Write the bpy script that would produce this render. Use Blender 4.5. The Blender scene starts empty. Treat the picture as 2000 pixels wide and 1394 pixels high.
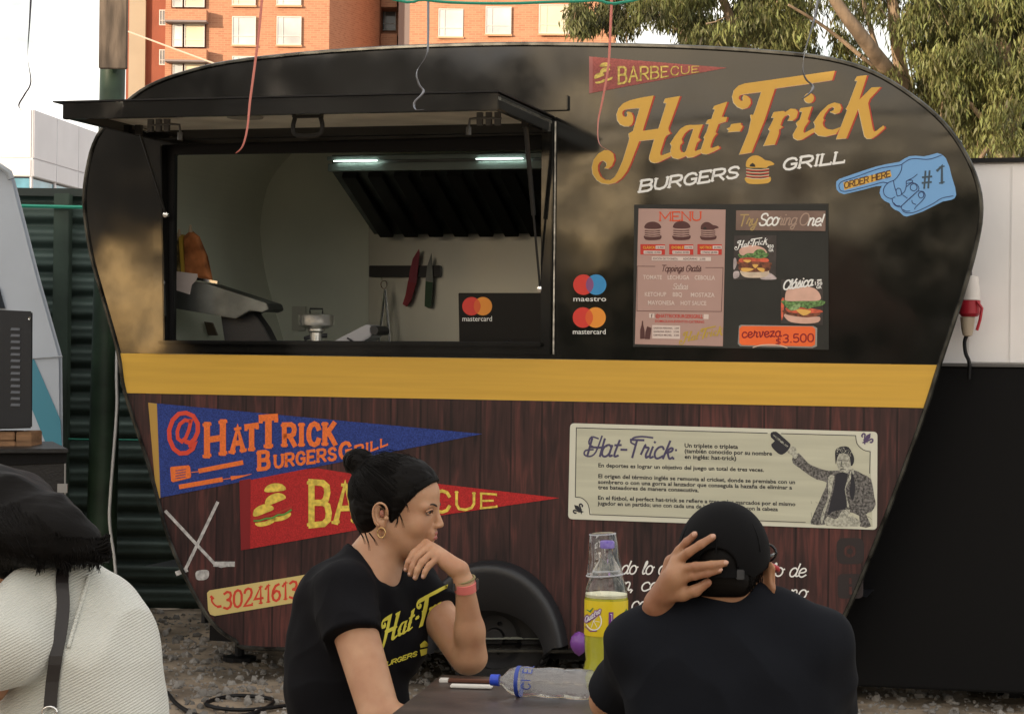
import bpy, bmesh, math, random
import numpy as np
from mathutils import Vector, Matrix, noise
from mathutils.geometry import tessellate_polygon
from mathutils.bvhtree import BVHTree
random.seed(7); RNG = np.random.default_rng(7)
R = math.radians
S = bpy.context.scene
COL = S.collection

# ---------------------------------------------------------------- camera, sky, sun, exposure
H = 1.65; F = 4000.0; ROLL = 0.0125
cd = bpy.data.cameras.new('camera'); cam = bpy.data.objects.new('camera', cd); COL.objects.link(cam)
cx_ = Vector((math.cos(ROLL), 0, math.sin(ROLL))); cy_ = Vector((-math.sin(ROLL), 0, math.cos(ROLL))); cz_ = Vector((0, -1, 0))
cam.matrix_world = Matrix(((cx_.x, cy_.x, cz_.x, 0), (cx_.y, cy_.y, cz_.y, 0), (cx_.z, cy_.z, cz_.z, H), (0, 0, 0, 1)))
cd.sensor_width = 36; cd.lens = F / 2000 * 36; cd.clip_end = 3000; cd.clip_start = 0.05
S.camera = cam
SUN_AZ, SUN_EL = R(42), R(8.5)       # azimuth measured left of straight behind the camera
sund = Vector((-math.sin(SUN_AZ) * math.cos(SUN_EL), -math.cos(SUN_AZ) * math.cos(SUN_EL), math.sin(SUN_EL)))
w = bpy.data.worlds.new('World'); S.world = w; w.use_nodes = True
nt = w.node_tree; nt.nodes.clear(); N = nt.nodes.new; L = nt.links.new
out = N('ShaderNodeOutputWorld'); bg = N('ShaderNodeBackground'); sky = N('ShaderNodeTexSky')
sky.sky_type = 'NISHITA'; sky.sun_disc = False; sky.sun_elevation = SUN_EL
sky.sun_rotation = math.pi + SUN_AZ
sky.dust_density = 2.6; sky.air_density = 1.0
tc = N('ShaderNodeTexCoord'); mp = N('ShaderNodeMapping'); mp.inputs['Scale'].default_value = (1.0, 1.0, 3.2)
nz = N('ShaderNodeTexNoise'); nz.inputs['Scale'].default_value = 2.6; nz.inputs['Detail'].default_value = 7; nz.inputs['Roughness'].default_value = .6
cr = N('ShaderNodeValToRGB'); cr.color_ramp.elements[0].position = .38; cr.color_ramp.elements[1].position = .60
mx = N('ShaderNodeMixRGB'); mx.inputs[2].default_value = (11.2, 10.5, 9.7, 1)
L(tc.outputs['Generated'], mp.inputs[0]); L(mp.outputs[0], nz.inputs['Vector']); L(nz.outputs['Fac'], cr.inputs[0])
L(cr.outputs[0], mx.inputs[0]); L(sky.outputs[0], mx.inputs[1]); L(mx.outputs[0], bg.inputs[0]); L(bg.outputs[0], out.inputs[0])
bg.inputs[1].default_value = 0.10
sl = bpy.data.lights.new('sun', 'SUN'); so = bpy.data.objects.new('sun', sl); COL.objects.link(so)
sl.energy = 2.9; sl.angle = R(.6); sl.color = (1.0, .80, .58)
so.rotation_euler = sund.to_track_quat('Z', 'Y').to_euler()
S.view_settings.view_transform = 'Standard'; S.view_settings.look = 'None'; S.view_settings.gamma = 1
S.view_settings.use_curve_mapping = False; S.view_settings.exposure = 1.0
S.render.engine = 'CYCLES'; S.cycles.use_denoising = True; S.cycles.max_bounces = 8; S.cycles.transparent_max_bounces = 12
S.cycles.sample_clamp_indirect = 6

# ---------------------------------------------------------------- measuring: photograph point -> point on a real plane
def ray(px, py):
    return (cx_ * ((px - 1000) / F) + cy_ * ((697 - py) / F) - cz_)
def at(px, py, Y):                                   # point at ground distance Y
    d = ray(px, py); return Vector((0, 0, H)) + d * (Y / d.y)
PSI = R(15.6)
TM = Matrix.Translation((0, 10, 0)) @ Matrix.Rotation(-PSI, 4, 'Z'); TMi = TM.inverted()
def T(px, py, off=0.0):
    """point of the trailer's side wall (local coords); off = metres proud of the wall, negative = inside"""
    d = TMi.to_3x3() @ ray(px, py); o = TMi @ Vector((0, 0, H))
    p = o + d * ((0 - o.y) / d.y); p.y = -off; return p
def TD(px, py, depth):                               # same pixel, but on the plane `depth` metres behind the wall
    d = TMi.to_3x3() @ ray(px, py); o = TMi @ Vector((0, 0, H))
    return o + d * ((depth - o.y) / d.y)

# ---------------------------------------------------------------- materials
MATS = {}
def mat(name, col, rough=.6, metal=0, noise_s=0, noise_a=0, bump=0, bump_s=40, spec=.5, coat=0, alpha=1, trans=0, stretch=None, emit=0, ior=1.45, sss=0, col2=None, detail=5, sheen=0):
    if name in MATS: return MATS[name]
    m = bpy.data.materials.new(name); m.use_nodes = True; MATS[name] = m
    t = m.node_tree; b = t.nodes['Principled BSDF']
    b.inputs['Base Color'].default_value = (*col, 1); b.inputs['Roughness'].default_value = rough; b.inputs['Metallic'].default_value = metal
    b.inputs['Specular IOR Level'].default_value = spec; b.inputs['IOR'].default_value = ior
    b.inputs['Coat Weight'].default_value = coat; b.inputs['Coat Roughness'].default_value = .05
    b.inputs['Alpha'].default_value = alpha; b.inputs['Transmission Weight'].default_value = trans
    if sheen: b.inputs['Sheen Weight'].default_value = sheen
    if sss:
        b.inputs['Subsurface Weight'].default_value = sss; b.inputs['Subsurface Radius'].default_value = (.012, .005, .003); b.inputs['Subsurface Scale'].default_value = 1
    if emit:
        b.inputs['Emission Color'].default_value = (*col, 1); b.inputs['Emission Strength'].default_value = emit
    tcn = t.nodes.new('ShaderNodeTexCoord'); mpn = t.nodes.new('ShaderNodeMapping'); t.links.new(tcn.outputs['Object'], mpn.inputs[0])
    if stretch: mpn.inputs['Scale'].default_value = stretch
    if noise_a:
        n = t.nodes.new('ShaderNodeTexNoise'); n.inputs['Scale'].default_value = noise_s; n.inputs['Detail'].default_value = detail
        t.links.new(mpn.outputs[0], n.inputs['Vector'])
        r = t.nodes.new('ShaderNodeValToRGB'); c2 = col2 or tuple(c * (1 - noise_a) for c in col)
        c1 = col if col2 else tuple(min(1, c * (1 + noise_a)) for c in col)
        r.color_ramp.elements[0].position = .35; r.color_ramp.elements[1].position = .65
        r.color_ramp.elements[0].color = (*c2, 1); r.color_ramp.elements[1].color = (*c1, 1)
        t.links.new(n.outputs['Fac'], r.inputs[0]); t.links.new(r.outputs[0], b.inputs['Base Color'])
    if bump:
        n2 = t.nodes.new('ShaderNodeTexNoise'); n2.inputs['Scale'].default_value = bump_s; n2.inputs['Detail'].default_value = 4
        t.links.new(mpn.outputs[0], n2.inputs['Vector'])
        bn = t.nodes.new('ShaderNodeBump'); bn.inputs['Strength'].default_value = 1; bn.inputs['Distance'].default_value = bump
        t.links.new(n2.outputs['Fac'], bn.inputs['Height']); t.links.new(bn.outputs[0], b.inputs['Normal'])
    return m
def nodes_of(m): return m.node_tree, m.node_tree.nodes['Principled BSDF']

# ---------------------------------------------------------------- object helpers
def tag(o, label=None, cat=None, group=None, kind=None):
    if label: o['label'] = label
    if cat: o['category'] = cat
    if group: o['group'] = group
    if kind: o['kind'] = kind
    return o
def empty(name, label, cat, loc=(0, 0, 0), rz=0, group=None):
    o = bpy.data.objects.new(name, None); COL.objects.link(o); o.location = loc; o.rotation_euler = (0, 0, rz); o.empty_display_size = .1
    return tag(o, label, cat, group)
def obj(name, me, m=None, parent=None, smooth=False):
    o = bpy.data.objects.new(name, me); COL.objects.link(o)
    if m is not None and not me.materials: me.materials.append(m)
    if parent: o.parent = parent
    if smooth: me.polygons.foreach_set('use_smooth', [True] * len(me.polygons))
    return o
def pyd(name, V, Fc, m=None, parent=None, smooth=False):
    me = bpy.data.meshes.new(name); me.from_pydata([tuple(v) for v in V], [], Fc); me.update()
    return obj(name, me, m, parent, smooth)
class MB:
    """collects shapes into one mesh"""
    def __init__(s): s.v = []; s.f = []
    def add(s, V, Fc):
        n = len(s.v); s.v += [Vector(v) for v in V]; s.f += [tuple(i + n for i in f) for f in Fc]; return s
    def box(s, c, d, M=None):
        x, y, z = (k / 2 for k in d); c = Vector(c)
        P = [Vector((a * x, b * y, e * z)) for a in (-1, 1) for b in (-1, 1) for e in (-1, 1)]
        if M is not None: P = [M @ p for p in P]
        return s.add([p + c for p in P], [(0, 1, 3, 2), (4, 6, 7, 5), (0, 4, 5, 1), (2, 3, 7, 6), (0, 2, 6, 4), (1, 5, 7, 3)])
    def bb(s, a, b):
        a = Vector(a); b = Vector(b); return s.box((a + b) / 2, [abs(k) for k in (b - a)])
    def tube(s, pts, r, n=8, cap=True):
        pts = [Vector(p) for p in pts]; rs = r if isinstance(r, (list, tuple)) else [r] * len(pts)
        V = []; prev = None
        for i, p in enumerate(pts):
            d = (pts[min(i + 1, len(pts) - 1)] - pts[max(i - 1, 0)]).normalized()
            if prev is None:
                u = d.cross(Vector((0, 0, 1)))
                if u.length < .1: u = d.cross(Vector((0, 1, 0)))
            else: u = prev - d * prev.dot(d)
            u.normalize(); prev = u; q = d.cross(u)
            for k in range(n):
                a = 2 * math.pi * k / n; V.append(p + (u * math.cos(a) + q * math.sin(a)) * rs[i])
        Fc = [(i * n + k, i * n + (k + 1) % n, (i + 1) * n + (k + 1) % n, (i + 1) * n + k) for i in range(len(pts) - 1) for k in range(n)]
        if cap: Fc += [tuple(range(n))[::-1], tuple((len(pts) - 1) * n + k for k in range(n))]
        return s.add(V, Fc)
    def lathe(s, prof, c=(0, 0, 0), n=24, M=None):
        V = []; c = Vector(c)
        for r, z in prof:
            for k in range(n):
                a = 2 * math.pi * k / n; p = Vector((r * math.cos(a), r * math.sin(a), z))
                V.append((M @ p if M is not None else p) + c)
        m = len(prof)
        Fc = [(i * n + k, i * n + (k + 1) % n, (i + 1) * n + (k + 1) % n, (i + 1) * n + k) for i in range(m - 1) for k in range(n)]
        return s.add(V, Fc)
    def prism(s, A, B):
        """two equal rings A (front) and B (back)"""
        n = len(A); V = list(A) + list(B)
        tr = tessellate_polygon([[Vector(p) for p in A]])
        Fc = [tuple(t) for t in tr] + [tuple(i + n for i in t[::-1]) for t in tr] + [(i, (i + 1) % n, (i + 1) % n + n, i + n) for i in range(n)]
        return s.add(V, Fc)
    def build(s, name, m, parent=None, smooth=False, bevel=0, fix=True):
        me = bpy.data.meshes.new(name); me.from_pydata([tuple(v) for v in s.v], [], s.f); me.update()
        bm = bmesh.new(); bm.from_mesh(me)
        if fix: bmesh.ops.recalc_face_normals(bm, faces=bm.faces)
        if bevel:
            es = [e for e in bm.edges if len(e.link_faces) == 2 and e.calc_face_angle(0) > .6]
            bmesh.ops.bevel(bm, geom=es, offset=bevel, segments=2, affect='EDGES', clamp_overlap=True)
        bm.to_mesh(me); bm.free()
        if smooth:
            me.polygons.foreach_set('use_smooth', [True] * len(me.polygons))
        o = obj(name, me, m, parent)
        if smooth and smooth != 'all':
            try: me.set_sharp_from_angle(angle=R(38))
            except Exception: pass
        return o
def copy_tree(o, parent=None):
    c = o.copy(); COL.objects.link(c)
    if parent: c.parent = parent
    for ch in [k for k in COL.objects if k.parent == o]: copy_tree(ch, c)
    return c

# ---------------------------------------------------------------- flat print: polygons and lettering traced on a surface
def catmull(P, n=4, closed=False):
    P = [Vector(p) for p in P]; m = len(P); o = []
    if m < 3: return P
    rng = range(m if closed else m - 1)
    for i in rng:
        a, b, c, d = (P[(i - 1) % m], P[i], P[(i + 1) % m], P[(i + 2) % m]) if closed else (P[max(i - 1, 0)], P[i], P[i + 1], P[min(i + 2, m - 1)])
        for k in range(n):
            t = k / n; o.append(.5 * ((2 * b) + (c - a) * t + (2 * a - 5 * b + 4 * c - d) * t * t + (3 * b - a - 3 * c + d) * t ** 3))
    if not closed: o.append(P[-1])
    return o
class Print:
    """flat shapes in surface coordinates, mapped by mp(x, y, offset)"""
    def __init__(s, mp, off): s.mp = mp; s.off = off; s.V = []; s.F = []; s.k = 0
    def poly(s, P, holes=(), off=None):
        off = s.off if off is None else off
        loops = [[Vector((p[0], -p[1], 0)) for p in P]] + [[Vector((p[0], -p[1], 0)) for p in h] for h in holes]
        flat = [p for l in loops for p in l]; n = len(s.V)
        for p in flat: s.V.append(s.mp(p.x, -p.y, off))
        for t in tessellate_polygon(loops):
            a, b, c = (flat[i] for i in t)
            if (b - a).cross(c - a).z < 0: t = t[::-1]
            s.F.append(tuple(i + n for i in t))
        return s
    def rect(s, x0, y0, x1, y1): return s.poly([(x0, y0), (x1, y0), (x1, y1), (x0, y1)])
    def stroke(s, P, wd, closed=False, w1=None):
        P = [Vector((p[0], p[1])) for p in P]
        if len(P) > 2 and (P[0] - P[-1]).length < 1e-6: closed = True; P = P[:-1]
        n = len(P); s.k = (s.k + 1) % 40; off = s.off + s.k * 2e-5
        if n < 2: return s
        b = len(s.V)
        for i, p in enumerate(P):
            a = P[i - 1] if (i or closed) else None; c = P[(i + 1) % n] if (i < n - 1 or closed) else None
            d1 = (p - a).normalized() if a is not None else (c - p).normalized()
            d2 = (c - p).normalized() if c is not None else d1
            t = d1 + d2; t = t.normalized() if t.length > .2 else d1
            nn = Vector((-t.y, t.x)); m = 1 / max(.55, abs(nn.dot(Vector((-d1.y, d1.x)))))
            ww = wd if w1 is None else wd + (w1 - wd) * i / (n - 1)
            q = p.copy()
            if not closed and i == 0: q = p - d1 * ww * .3
            if not closed and i == n - 1: q = p + d1 * ww * .3
            s.V.append(s.mp(*(q + nn * ww / 2 * m), off)); s.V.append(s.mp(*(q - nn * ww / 2 * m), off))
        for i in range(n if closed else n - 1):
            j = (i + 1) % n; s.F.append((b + 2 * i, b + 2 * i + 1, b + 2 * j + 1, b + 2 * j))
        return s
    def circle(s, x, y, rx, ry=None, n=28): 
        ry = ry or rx; return s.poly([(x + rx * math.cos(2 * math.pi * k / n), y + ry * math.sin(2 * math.pi * k / n)) for k in range(n)])
    def build(s, name, m, parent): return pyd(name, s.V, s.F, m, parent)
GL = {
'A': "8|0,0 4,10 8,0|1.6,3.6 6.4,3.6", 'B': "7|0,5.2 0,10 4.6,10 6.3,9.2 6.6,7.7 6,6 4.6,5.2 0,5.2|0,5.2 0,0 5,0 6.8,.9 7.2,2.6 6.6,4.4 5,5.2",
'C': "7|7,7.4 6,9.3 4,10 1.8,9.3 .4,7.3 0,5 .4,2.7 1.8,.7 4,0 6,.7 7,2.6", 'D': "7.5|0,0 0,10 3.8,10 6,9.2 7.2,7.3 7.5,5 7.2,2.7 6,.8 3.8,0 0,0",
'E': "6.3|6.3,10 0,10 0,0 6.5,0|0,5 5,5", 'F': "6|6.3,10 0,10 0,0|0,5 5,5", 'G': "7.4|7,7.6 6,9.3 4,10 1.8,9.3 .4,7.3 0,5 .4,2.7 1.8,.7 4,0 6,.6 7.2,2 7.2,4.6 4.4,4.6",
'H': "7.6|0,0 0,10|7.6,0 7.6,10|0,5 7.6,5", 'I': "1.4|.7,0 .7,10", 'J': "5|5,10 5,2.5 4.2,.6 2.5,0 .8,.5 0,2", 'K': "7|0,0 0,10|6.5,10 0,4|2.4,6 7,0",
'L': "5.8|0,10 0,0 6,0", 'M': "9|0,0 0,10 4.5,2.5 9,10 9,0", 'N': "7.2|0,0 0,10 7.2,0 7.2,10", 'O': "8|4,0 1.8,.7 .4,2.7 0,5 .4,7.3 1.8,9.3 4,10 6.2,9.3 7.6,7.3 8,5 7.6,2.7 6.2,.7 4,0",
'P': "6.6|0,0 0,10 4.6,10 6.4,9.2 7,7.4 6.4,5.5 4.6,4.6 0,4.6", 'Q': "8|4,0 1.8,.7 .4,2.7 0,5 .4,7.3 1.8,9.3 4,10 6.2,9.3 7.6,7.3 8,5 7.6,2.7 6.2,.7 4,0|4.8,3 8,-.8",
'R': "7|0,0 0,10 4.6,10 6.4,9.2 7,7.4 6.4,5.5 4.6,4.6 0,4.6|3.6,4.6 7.2,0", 'S': "6.6|6.4,8 5.4,9.5 3.4,10 1.2,9.3 .4,7.6 1.2,5.9 3.4,5 5.6,4.2 6.6,2.5 5.8,.7 3.4,0 1.2,.5 0,2.2",
'T': "8|0,10 8,10|4,10 4,0", 'U': "7.2|0,10 0,3.2 1,.9 3.6,0 6.2,.9 7.2,3.2 7.2,10", 'V': "8|0,10 4,0 8,10", 'W': "11|0,10 2.8,0 5.5,8 8.2,0 11,10", 'X': "7|0,0 7,10|0,10 7,0", 'Y': "8|0,10 4,5 8,10|4,5 4,0", 'Z': "7|0,10 7,10 0,0 7,0",
'0': "5.6|2.8,0 1,.8 0,3 0,7 1,9.2 2.8,10 4.6,9.2 5.6,7 5.6,3 4.6,.8 2.8,0", '1': "3|0,8 2,10 2,0", '2': "5.6|.2,7.6 1,9.4 2.8,10 4.8,9.3 5.4,7.4 4.6,5 0,0 5.8,0", '3': "5.4|.2,9 2.4,10 4.6,9.3 5.2,7.6 4.4,5.8 2.4,5.2|2.4,5.2 4.6,4.6 5.4,2.7 4.6,.8 2.4,0 0,1",
'4': "6|4.4,0 4.4,10 0,3 6,3", '5': "5.4|5,10 .8,10 .5,5.6 2.8,6.2 4.8,5.3 5.5,3 4.6,.8 2.4,0 0,1", '6': "5.6|4.8,9.6 2.4,9 .6,6.4 0,3.4 .8,1 2.8,0 4.8,.9 5.6,3 4.8,5.2 2.8,6 .6,4.6", '7': "5.4|0,10 5.4,10 2,0",
'8': "5.6|2.8,5.2 .8,6.2 .4,8 1.2,9.5 2.8,10 4.4,9.5 5.2,8 4.8,6.2 2.8,5.2 .8,4.4 0,2.5 .8,.7 2.8,0 4.8,.7 5.6,2.5 4.8,4.4 2.8,5.2", '9': "5.6|5.4,5.4 3.2,4.2 1,4.9 0,7 .8,9.2 2.8,10 4.8,9.2 5.6,7 5.2,3.6 3.4,1 1,.2",
'.': "1.2|.4,.2 .8,.2", ',': "1.4|.9,.4 .3,-1.6", ':': "1.4|.5,.2 .9,.2|.7,5 1.1,5", '!': "1.6|1.2,10 .8,3|.5,.2 .9,.2", '-': "4|.3,4.2 3.7,4.2", '#': "8|2,0 3,10|5,0 6,10|.5,3.3 7.3,3.3|.8,6.6 7.6,6.6", "$": "5|5,7.6 3,8.4 .8,7.4 1,5.6 4.4,4.2 4.8,2.4 3,1 .2,1.8|3.1,10 2.4,-.8",
'a': "6.4|5,5.4 3.6,6.6 1.8,6.2 .5,4.6 .4,2 1.4,.3 3,0 4.4,1 5.1,2.6|5.3,6.4 5,2 5.6,.3 6.9,.8", 'b': "6|1.6,10 .5,4 .6,1.6 1.6,.1 3.4,.2 4.8,2 4.9,4.4 3.6,5.9 2,5.4 .8,3.6", 'c': "5.4|5,5.2 3.8,6.6 1.8,6.2 .5,4.4 .4,2.2 1.5,.3 3.2,0 5.6,1.4",
'd': "6.6|5,5.2 3.6,6.6 1.7,6.2 .5,4.4 .4,2 1.4,.3 3,0 4.4,1.2 5.1,3|6,10 5.1,2 5.7,.3 7,.8", 'e': "5.4|.6,3 3.4,3.4 4.9,4.6 4.4,6 3,6.6 1.4,5.9 .4,4 .6,1.6 1.9,.1 3.6,0 5.8,1.6", 'f': "4|4.4,9 3.4,10 2.2,9 1.6,5 1,-3|0,5.8 3.6,5.8",
'g': "6.2|5,5.4 3.5,6.6 1.7,6.2 .5,4.6 .5,2.4 1.6,.6 3.4,.8 5,2.6|5.4,6.4 4.8,-1.4 3.4,-3.4 1.6,-3 1.2,-1.6 3,-.4 6.4,1", 'h': "6.2|1.6,10 .4,0|.6,3.6 2.4,6.2 4,6 4.4,4.4 4.2,1.2 4.9,.1 6.4,.9", 'i': "2.8|1.2,6.4 .8,2 1.4,.2 2.9,.8|1.5,8.9 1.7,9.3", 'j': "3|1.8,6.4 1.2,-2 .2,-3.4 -1,-3|2,8.9 2.2,9.3",
'k': "5.6|1.8,10 .4,0|.6,2.6 3,5.8 4.6,5.8 4.2,4.2 1,3.2|2.2,3.4 3.6,.8 4.6,0 6,.9", 'l': "2.8|.6,3 2.4,8 2,10 1.2,8.6 .8,2.4 1.5,.2 3,.9", 'm': "8.6|.4,6.4 .4,0|.6,3.6 2,6.2 3.4,6 3.8,4 3.6,0|3.8,3.6 5.2,6.2 6.6,6 7,4.2 6.8,1.2 7.4,.1 8.8,.8", 'n': "6|.6,6.4 .4,0|.6,3.6 2.2,6.2 3.8,6.2 4.4,4.6 4.2,1.2 4.9,.1 6.2,.9",
'o': "5.8|3,6.6 1.2,5.8 .3,3.4 1,1 2.8,0 4.8,.8 5.6,3.2 4.8,5.6 3,6.6|4.2,6 5.2,5 6.4,5.6", 'p': "6|.8,6.4 .2,-3.4|.6,4 2,6.2 4,6.2 5,4.2 4.4,1.6 2.8,.2 .8,.8", 'q': "6|5,5.4 3.5,6.6 1.7,6.2 .5,4.4 .5,2 1.6,.3 3.4,.6 5,2.6|5.4,6.4 4.8,-3.4 6,-2.6", 'r': "4.8|.4,2 1.4,7 2,6 4,5.6 3.4,2 4,.2 5.2,.9",
's': "4.6|.2,.9 2.4,7 3.2,5 4,2.4 3.2,.4 1.6,0 .4,1|3.6,.6 5,.9", 't': "4|2.2,9.4 1.4,2 2,.2 3.8,.8|.2,6.6 3.8,6.8", 'u': "6|.7,6.4 .5,2 1.4,.2 3,.4 4.7,2.6|5.1,6.4 4.8,1.6 5.4,.2 6.4,.8", 'v': "5.4|.4,6.2 1.4,5.6 2,.2 4.2,3 4.6,6.4 5.6,5.6", 'w': "8|.4,6.4 1.6,0 3.9,6 5.6,0 7.6,6.4",
'x': "5.4|.4,6.4 5,0|5,6.4 .4,0", 'y': "5.8|.6,6.4 .7,2.6 1.8,1.2 3.6,1.8 5.1,4|5.4,6.4 4.6,-1.6 3.2,-3.4 1.4,-2.8 2,-1.4 5.8,1", 'z': "5.2|.4,6.2 4.6,6.4 .6,.4 2.6,.8 5.4,.2", "'": "1|.6,10 .4,8", '(': "3|2.4,11 .6,8 .6,2 2.4,-1", ')': "3|.6,11 2.4,8 2.4,2 .6,-1"}
ACC = {'á': 'a', 'í': 'i', 'é': 'e', 'ó': 'o', 'ú': 'u', 'ñ': 'n', 'Á': 'A'}
def stroke_text(pr, txt, p0, p1, h, wd, h1=None, slant=0, serif=0, smooth=False, gap=2.0, small=None, vert=1):
    """lettering drawn with a pen of width wd; runs from p0 to p1 along the baseline, capitals h tall (h1 at the end)"""
    h1 = h if h1 is None else h1; lay = []; x = 0
    for ch in txt:
        if ch == ' ': x += 5; continue
        acc = ch in ACC; g = ACC.get(ch, ch); k = 1.0
        if small and g.islower(): g = g.upper(); k = small
        parts = GL[g].split('|'); gw = float(parts[0]) * k
        for s_ in parts[1:]:
            pts = [tuple(float(v) for v in q.split(',')) for q in s_.split()]
            lay.append(([(x + a * k, b * k) for a, b in pts], k))
        if acc: lay.append(([(x + 3 * k, 8 * k), (x + 4.4 * k, 10 * k)], k))
        x += gw + gap * (k ** .5)
    tot = x - gap; p0 = Vector(p0); p1 = Vector(p1); dr = (p1 - p0); 
    def m(a, b):
        t = a / tot; hh = (h + (h1 - h) * t) / 10
        return (p0.x + dr.x * t + (slant * hh * b), p0.y + dr.y * t - hh * b)
    for pts, k in lay:
        P = [Vector(p) for p in pts]
        if smooth and len(P) > 2:
            cl = (P[0] - P[-1]).length < 1e-6
            P = catmull(P[:-1], 5, True) if cl else catmull(P, 5)
            if cl: P.append(P[0])
        tm = sum(p.x for p in P) / len(P) / tot; hw = wd * (h + (h1 - h) * tm) / h
        pr.stroke([m(p.x, p.y) for p in P], hw)
        if serif:
            sw = (.5 + serif * .65) * hw / (dr.length / tot); sv = (.5 + serif * .65) * hw / ((h + (h1 - h) * tm) / 10); cap = 10 * k
            for i, p in enumerate(pts):
                nb = [pts[j] for j in (i - 1, i + 1) if 0 <= j < len(pts)]
                if any(abs(q[0] - p[0]) < abs(q[1] - p[1]) * .75 and abs(q[1] - p[1]) > 2 for q in nb) and (abs(p[1]) < .05 or abs(p[1] - cap) < .05):
                    yy = p[1] + (.22 * sv if p[1] < 1 else -.22 * sv)
                    pr.stroke([m(p[0] - sw, yy), m(p[0] + sw, yy)], hw * .52)
                elif len(nb) == 1 and abs(nb[0][1] - p[1]) < .05 and abs(nb[0][0] - p[0]) > 2 and k * 4.9 != p[1] and (p[1] < .05 or p[1] > cap - .05):
                    d_ = -1 if p[1] > 1 else 1
                    pr.stroke([m(p[0], p[1]), m(p[0], p[1] + d_ * sv * 1.1)], hw * .6)
def font_text(pr, txt, p0, p1, h, bold=0, shear=0, h1=None):
    """plain sans lettering between p0 and p1, capitals h tall"""
    c = bpy.data.curves.new('t', 'FONT'); c.body = txt; c.offset = bold; c.resolution_u = 2; c.shear = shear
    o = bpy.data.objects.new('t', c); COL.objects.link(o)
    dg = bpy.context.evaluated_depsgraph_get(); me = bpy.data.meshes.new_from_object(o.evaluated_get(dg))
    n = len(me.vertices); co = np.empty(n * 3, 'f'); me.vertices.foreach_get('co', co); co = co.reshape(-1, 3)
    x0, x1 = co[:, 0].min(), co[:, 0].max(); p0 = Vector(p0); p1 = Vector(p1); b = len(pr.V); h1 = h if h1 is None else h1
    for a in co:
        t = (a[0] - x0) / (x1 - x0); q = p0 + (p1 - p0) * float(t); hh = h + (h1 - h) * float(t)
        pr.V.append(pr.mp(q.x, q.y - float(a[1]) / .73 * hh, pr.off))
    for f in me.polygons: pr.F.append(tuple(v + b for v in f.vertices))
    bpy.data.objects.remove(o); bpy.data.meshes.remove(me); bpy.data.curves.remove(c)

ZA = lambda s: [(1150 + float(a) / 6.971, 170 + float(b) / 6.971) for a, b in (q.split(',') for q in s.split())]
ZB = lambda s: [(1420 + float(a) / 5.809, 130 + float(b) / 5.809) for a, b in (q.split(',') for q in s.split())]
LOGO = [
 (ZA("885,118 700,150 560,185 470,225 410,290 380,370 390,450 430,510 490,535 550,535 590,510 608,460 605,400 580,350 530,335 520,350 530,370 525,400 500,412 470,400 455,365 465,325 500,305 560,298 640,290 695,290 605,600 545,635 555,700 540,760 470,990 400,1150 350,1230 290,1270 220,1265 160,1220 125,1140 125,1070 155,1015 200,1000 240,1030 245,1070 215,1105 270,1112 320,1070 350,990 335,910 280,865 210,862 130,910 70,990 45,1090 55,1180 110,1265 180,1310 270,1325 370,1300 450,1240 520,1150 570,1040 690,735 895,712 830,930 825,980 850,1020 900,1035 960,1020 1120,940 1112,890 1000,930 975,925 975,890 1035,700 1060,660 1115,630 1090,600 1085,560 1245,125 1040,160 1020,215 1060,222 950,570 735,600"), ()),
 (ZA("1555,512 1450,520 1380,518 1320,528 1250,570 1180,660 1110,770 1130,800 1115,870 1122,930 1150,965 1220,982 1300,950 1330,935 1350,962 1420,955 1530,900 1525,850 1450,875 1440,860 1475,760 1520,720 1490,690 1500,650"), (ZA("1430,565 1370,580 1310,630 1265,710 1280,760 1245,790 1240,850 1265,890 1310,890 1330,860"),)),
 (ZA("1890,200 1710,260 1690,300 1720,305 1690,380 1675,435 1620,450 1595,500 1640,505 1610,600 1565,685 1580,700 1530,850 1532,895 1560,912 1610,915 1680,890 1785,835 1765,800 1690,830 1655,830 1660,790 1700,690 1745,635 1725,620 1770,500 1870,470 1885,410 1810,410"), ()),
 (ZB("50,655 160,640 155,660 180,680 150,735 10,745 25,725 0,705 35,690"), ()),
 (ZB("1225,50 1195,155 870,205 545,250 430,600 280,975 140,998 245,740 275,600 265,548 300,550 320,500 390,290 230,310 165,320 135,340 135,370 160,395 185,385 180,350 190,325 230,335 265,370 270,420 240,465 180,485 120,460 75,410 60,340 80,270 130,220 200,195 450,160 800,110"), ()),
 (ZB("530,520 505,580 535,580 510,640 470,710 490,730 415,900 545,885 590,760 590,715 635,685 605,670 630,600 660,560 700,545 715,570 690,615 750,615 790,580 805,520 780,485 720,480 660,520 640,505"), ()),
 (ZB("835,475 820,510 855,515 830,600 785,640 800,680 750,770 755,810 800,838 850,830 990,745 985,700 880,755 865,740 880,690 930,620 915,600 965,455"), ()),
 ([(1420 + (932 + 56 * math.cos(t / 3)) / 5.809, 130 + (360 + 56 * math.sin(t / 3)) / 5.809) for t in range(19)], ()),
 (ZB("1170,515 1230,540 1280,520 1300,470 1280,425 1220,410 1150,435 1060,520 985,630 1000,670 990,740 1040,785 1120,795 1240,765 1290,690 1200,720 1130,710 1095,680 1085,640 1102,605 1090,590 1110,540 1160,475 1200,458 1220,470 1210,500"), ()),
 (ZB("1590,100 1475,115 1450,160 1480,165 1380,430 1350,480 1365,495 1240,825 1355,815 1430,630 1490,480 1560,790 1590,820 1640,820 1700,780 1790,700 1775,670 1690,735 1670,740 1655,710 1600,420 1620,370 1745,235 1640,240 1500,380"), ()),
]
def dedupe(P):
    o = [P[0]]
    for p in P[1:]:
        if (Vector(p) - Vector(o[-1])).length > 1e-4: o.append(p)
    return o
def logo(pr, f=lambda x, y: (x, y)):
    for i, (P, hs) in enumerate(LOGO):
        pr.poly([f(*p) for p in dedupe(P)], [[f(*p) for p in h] for h in hs], off=pr.off + i * 4e-5)
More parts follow.
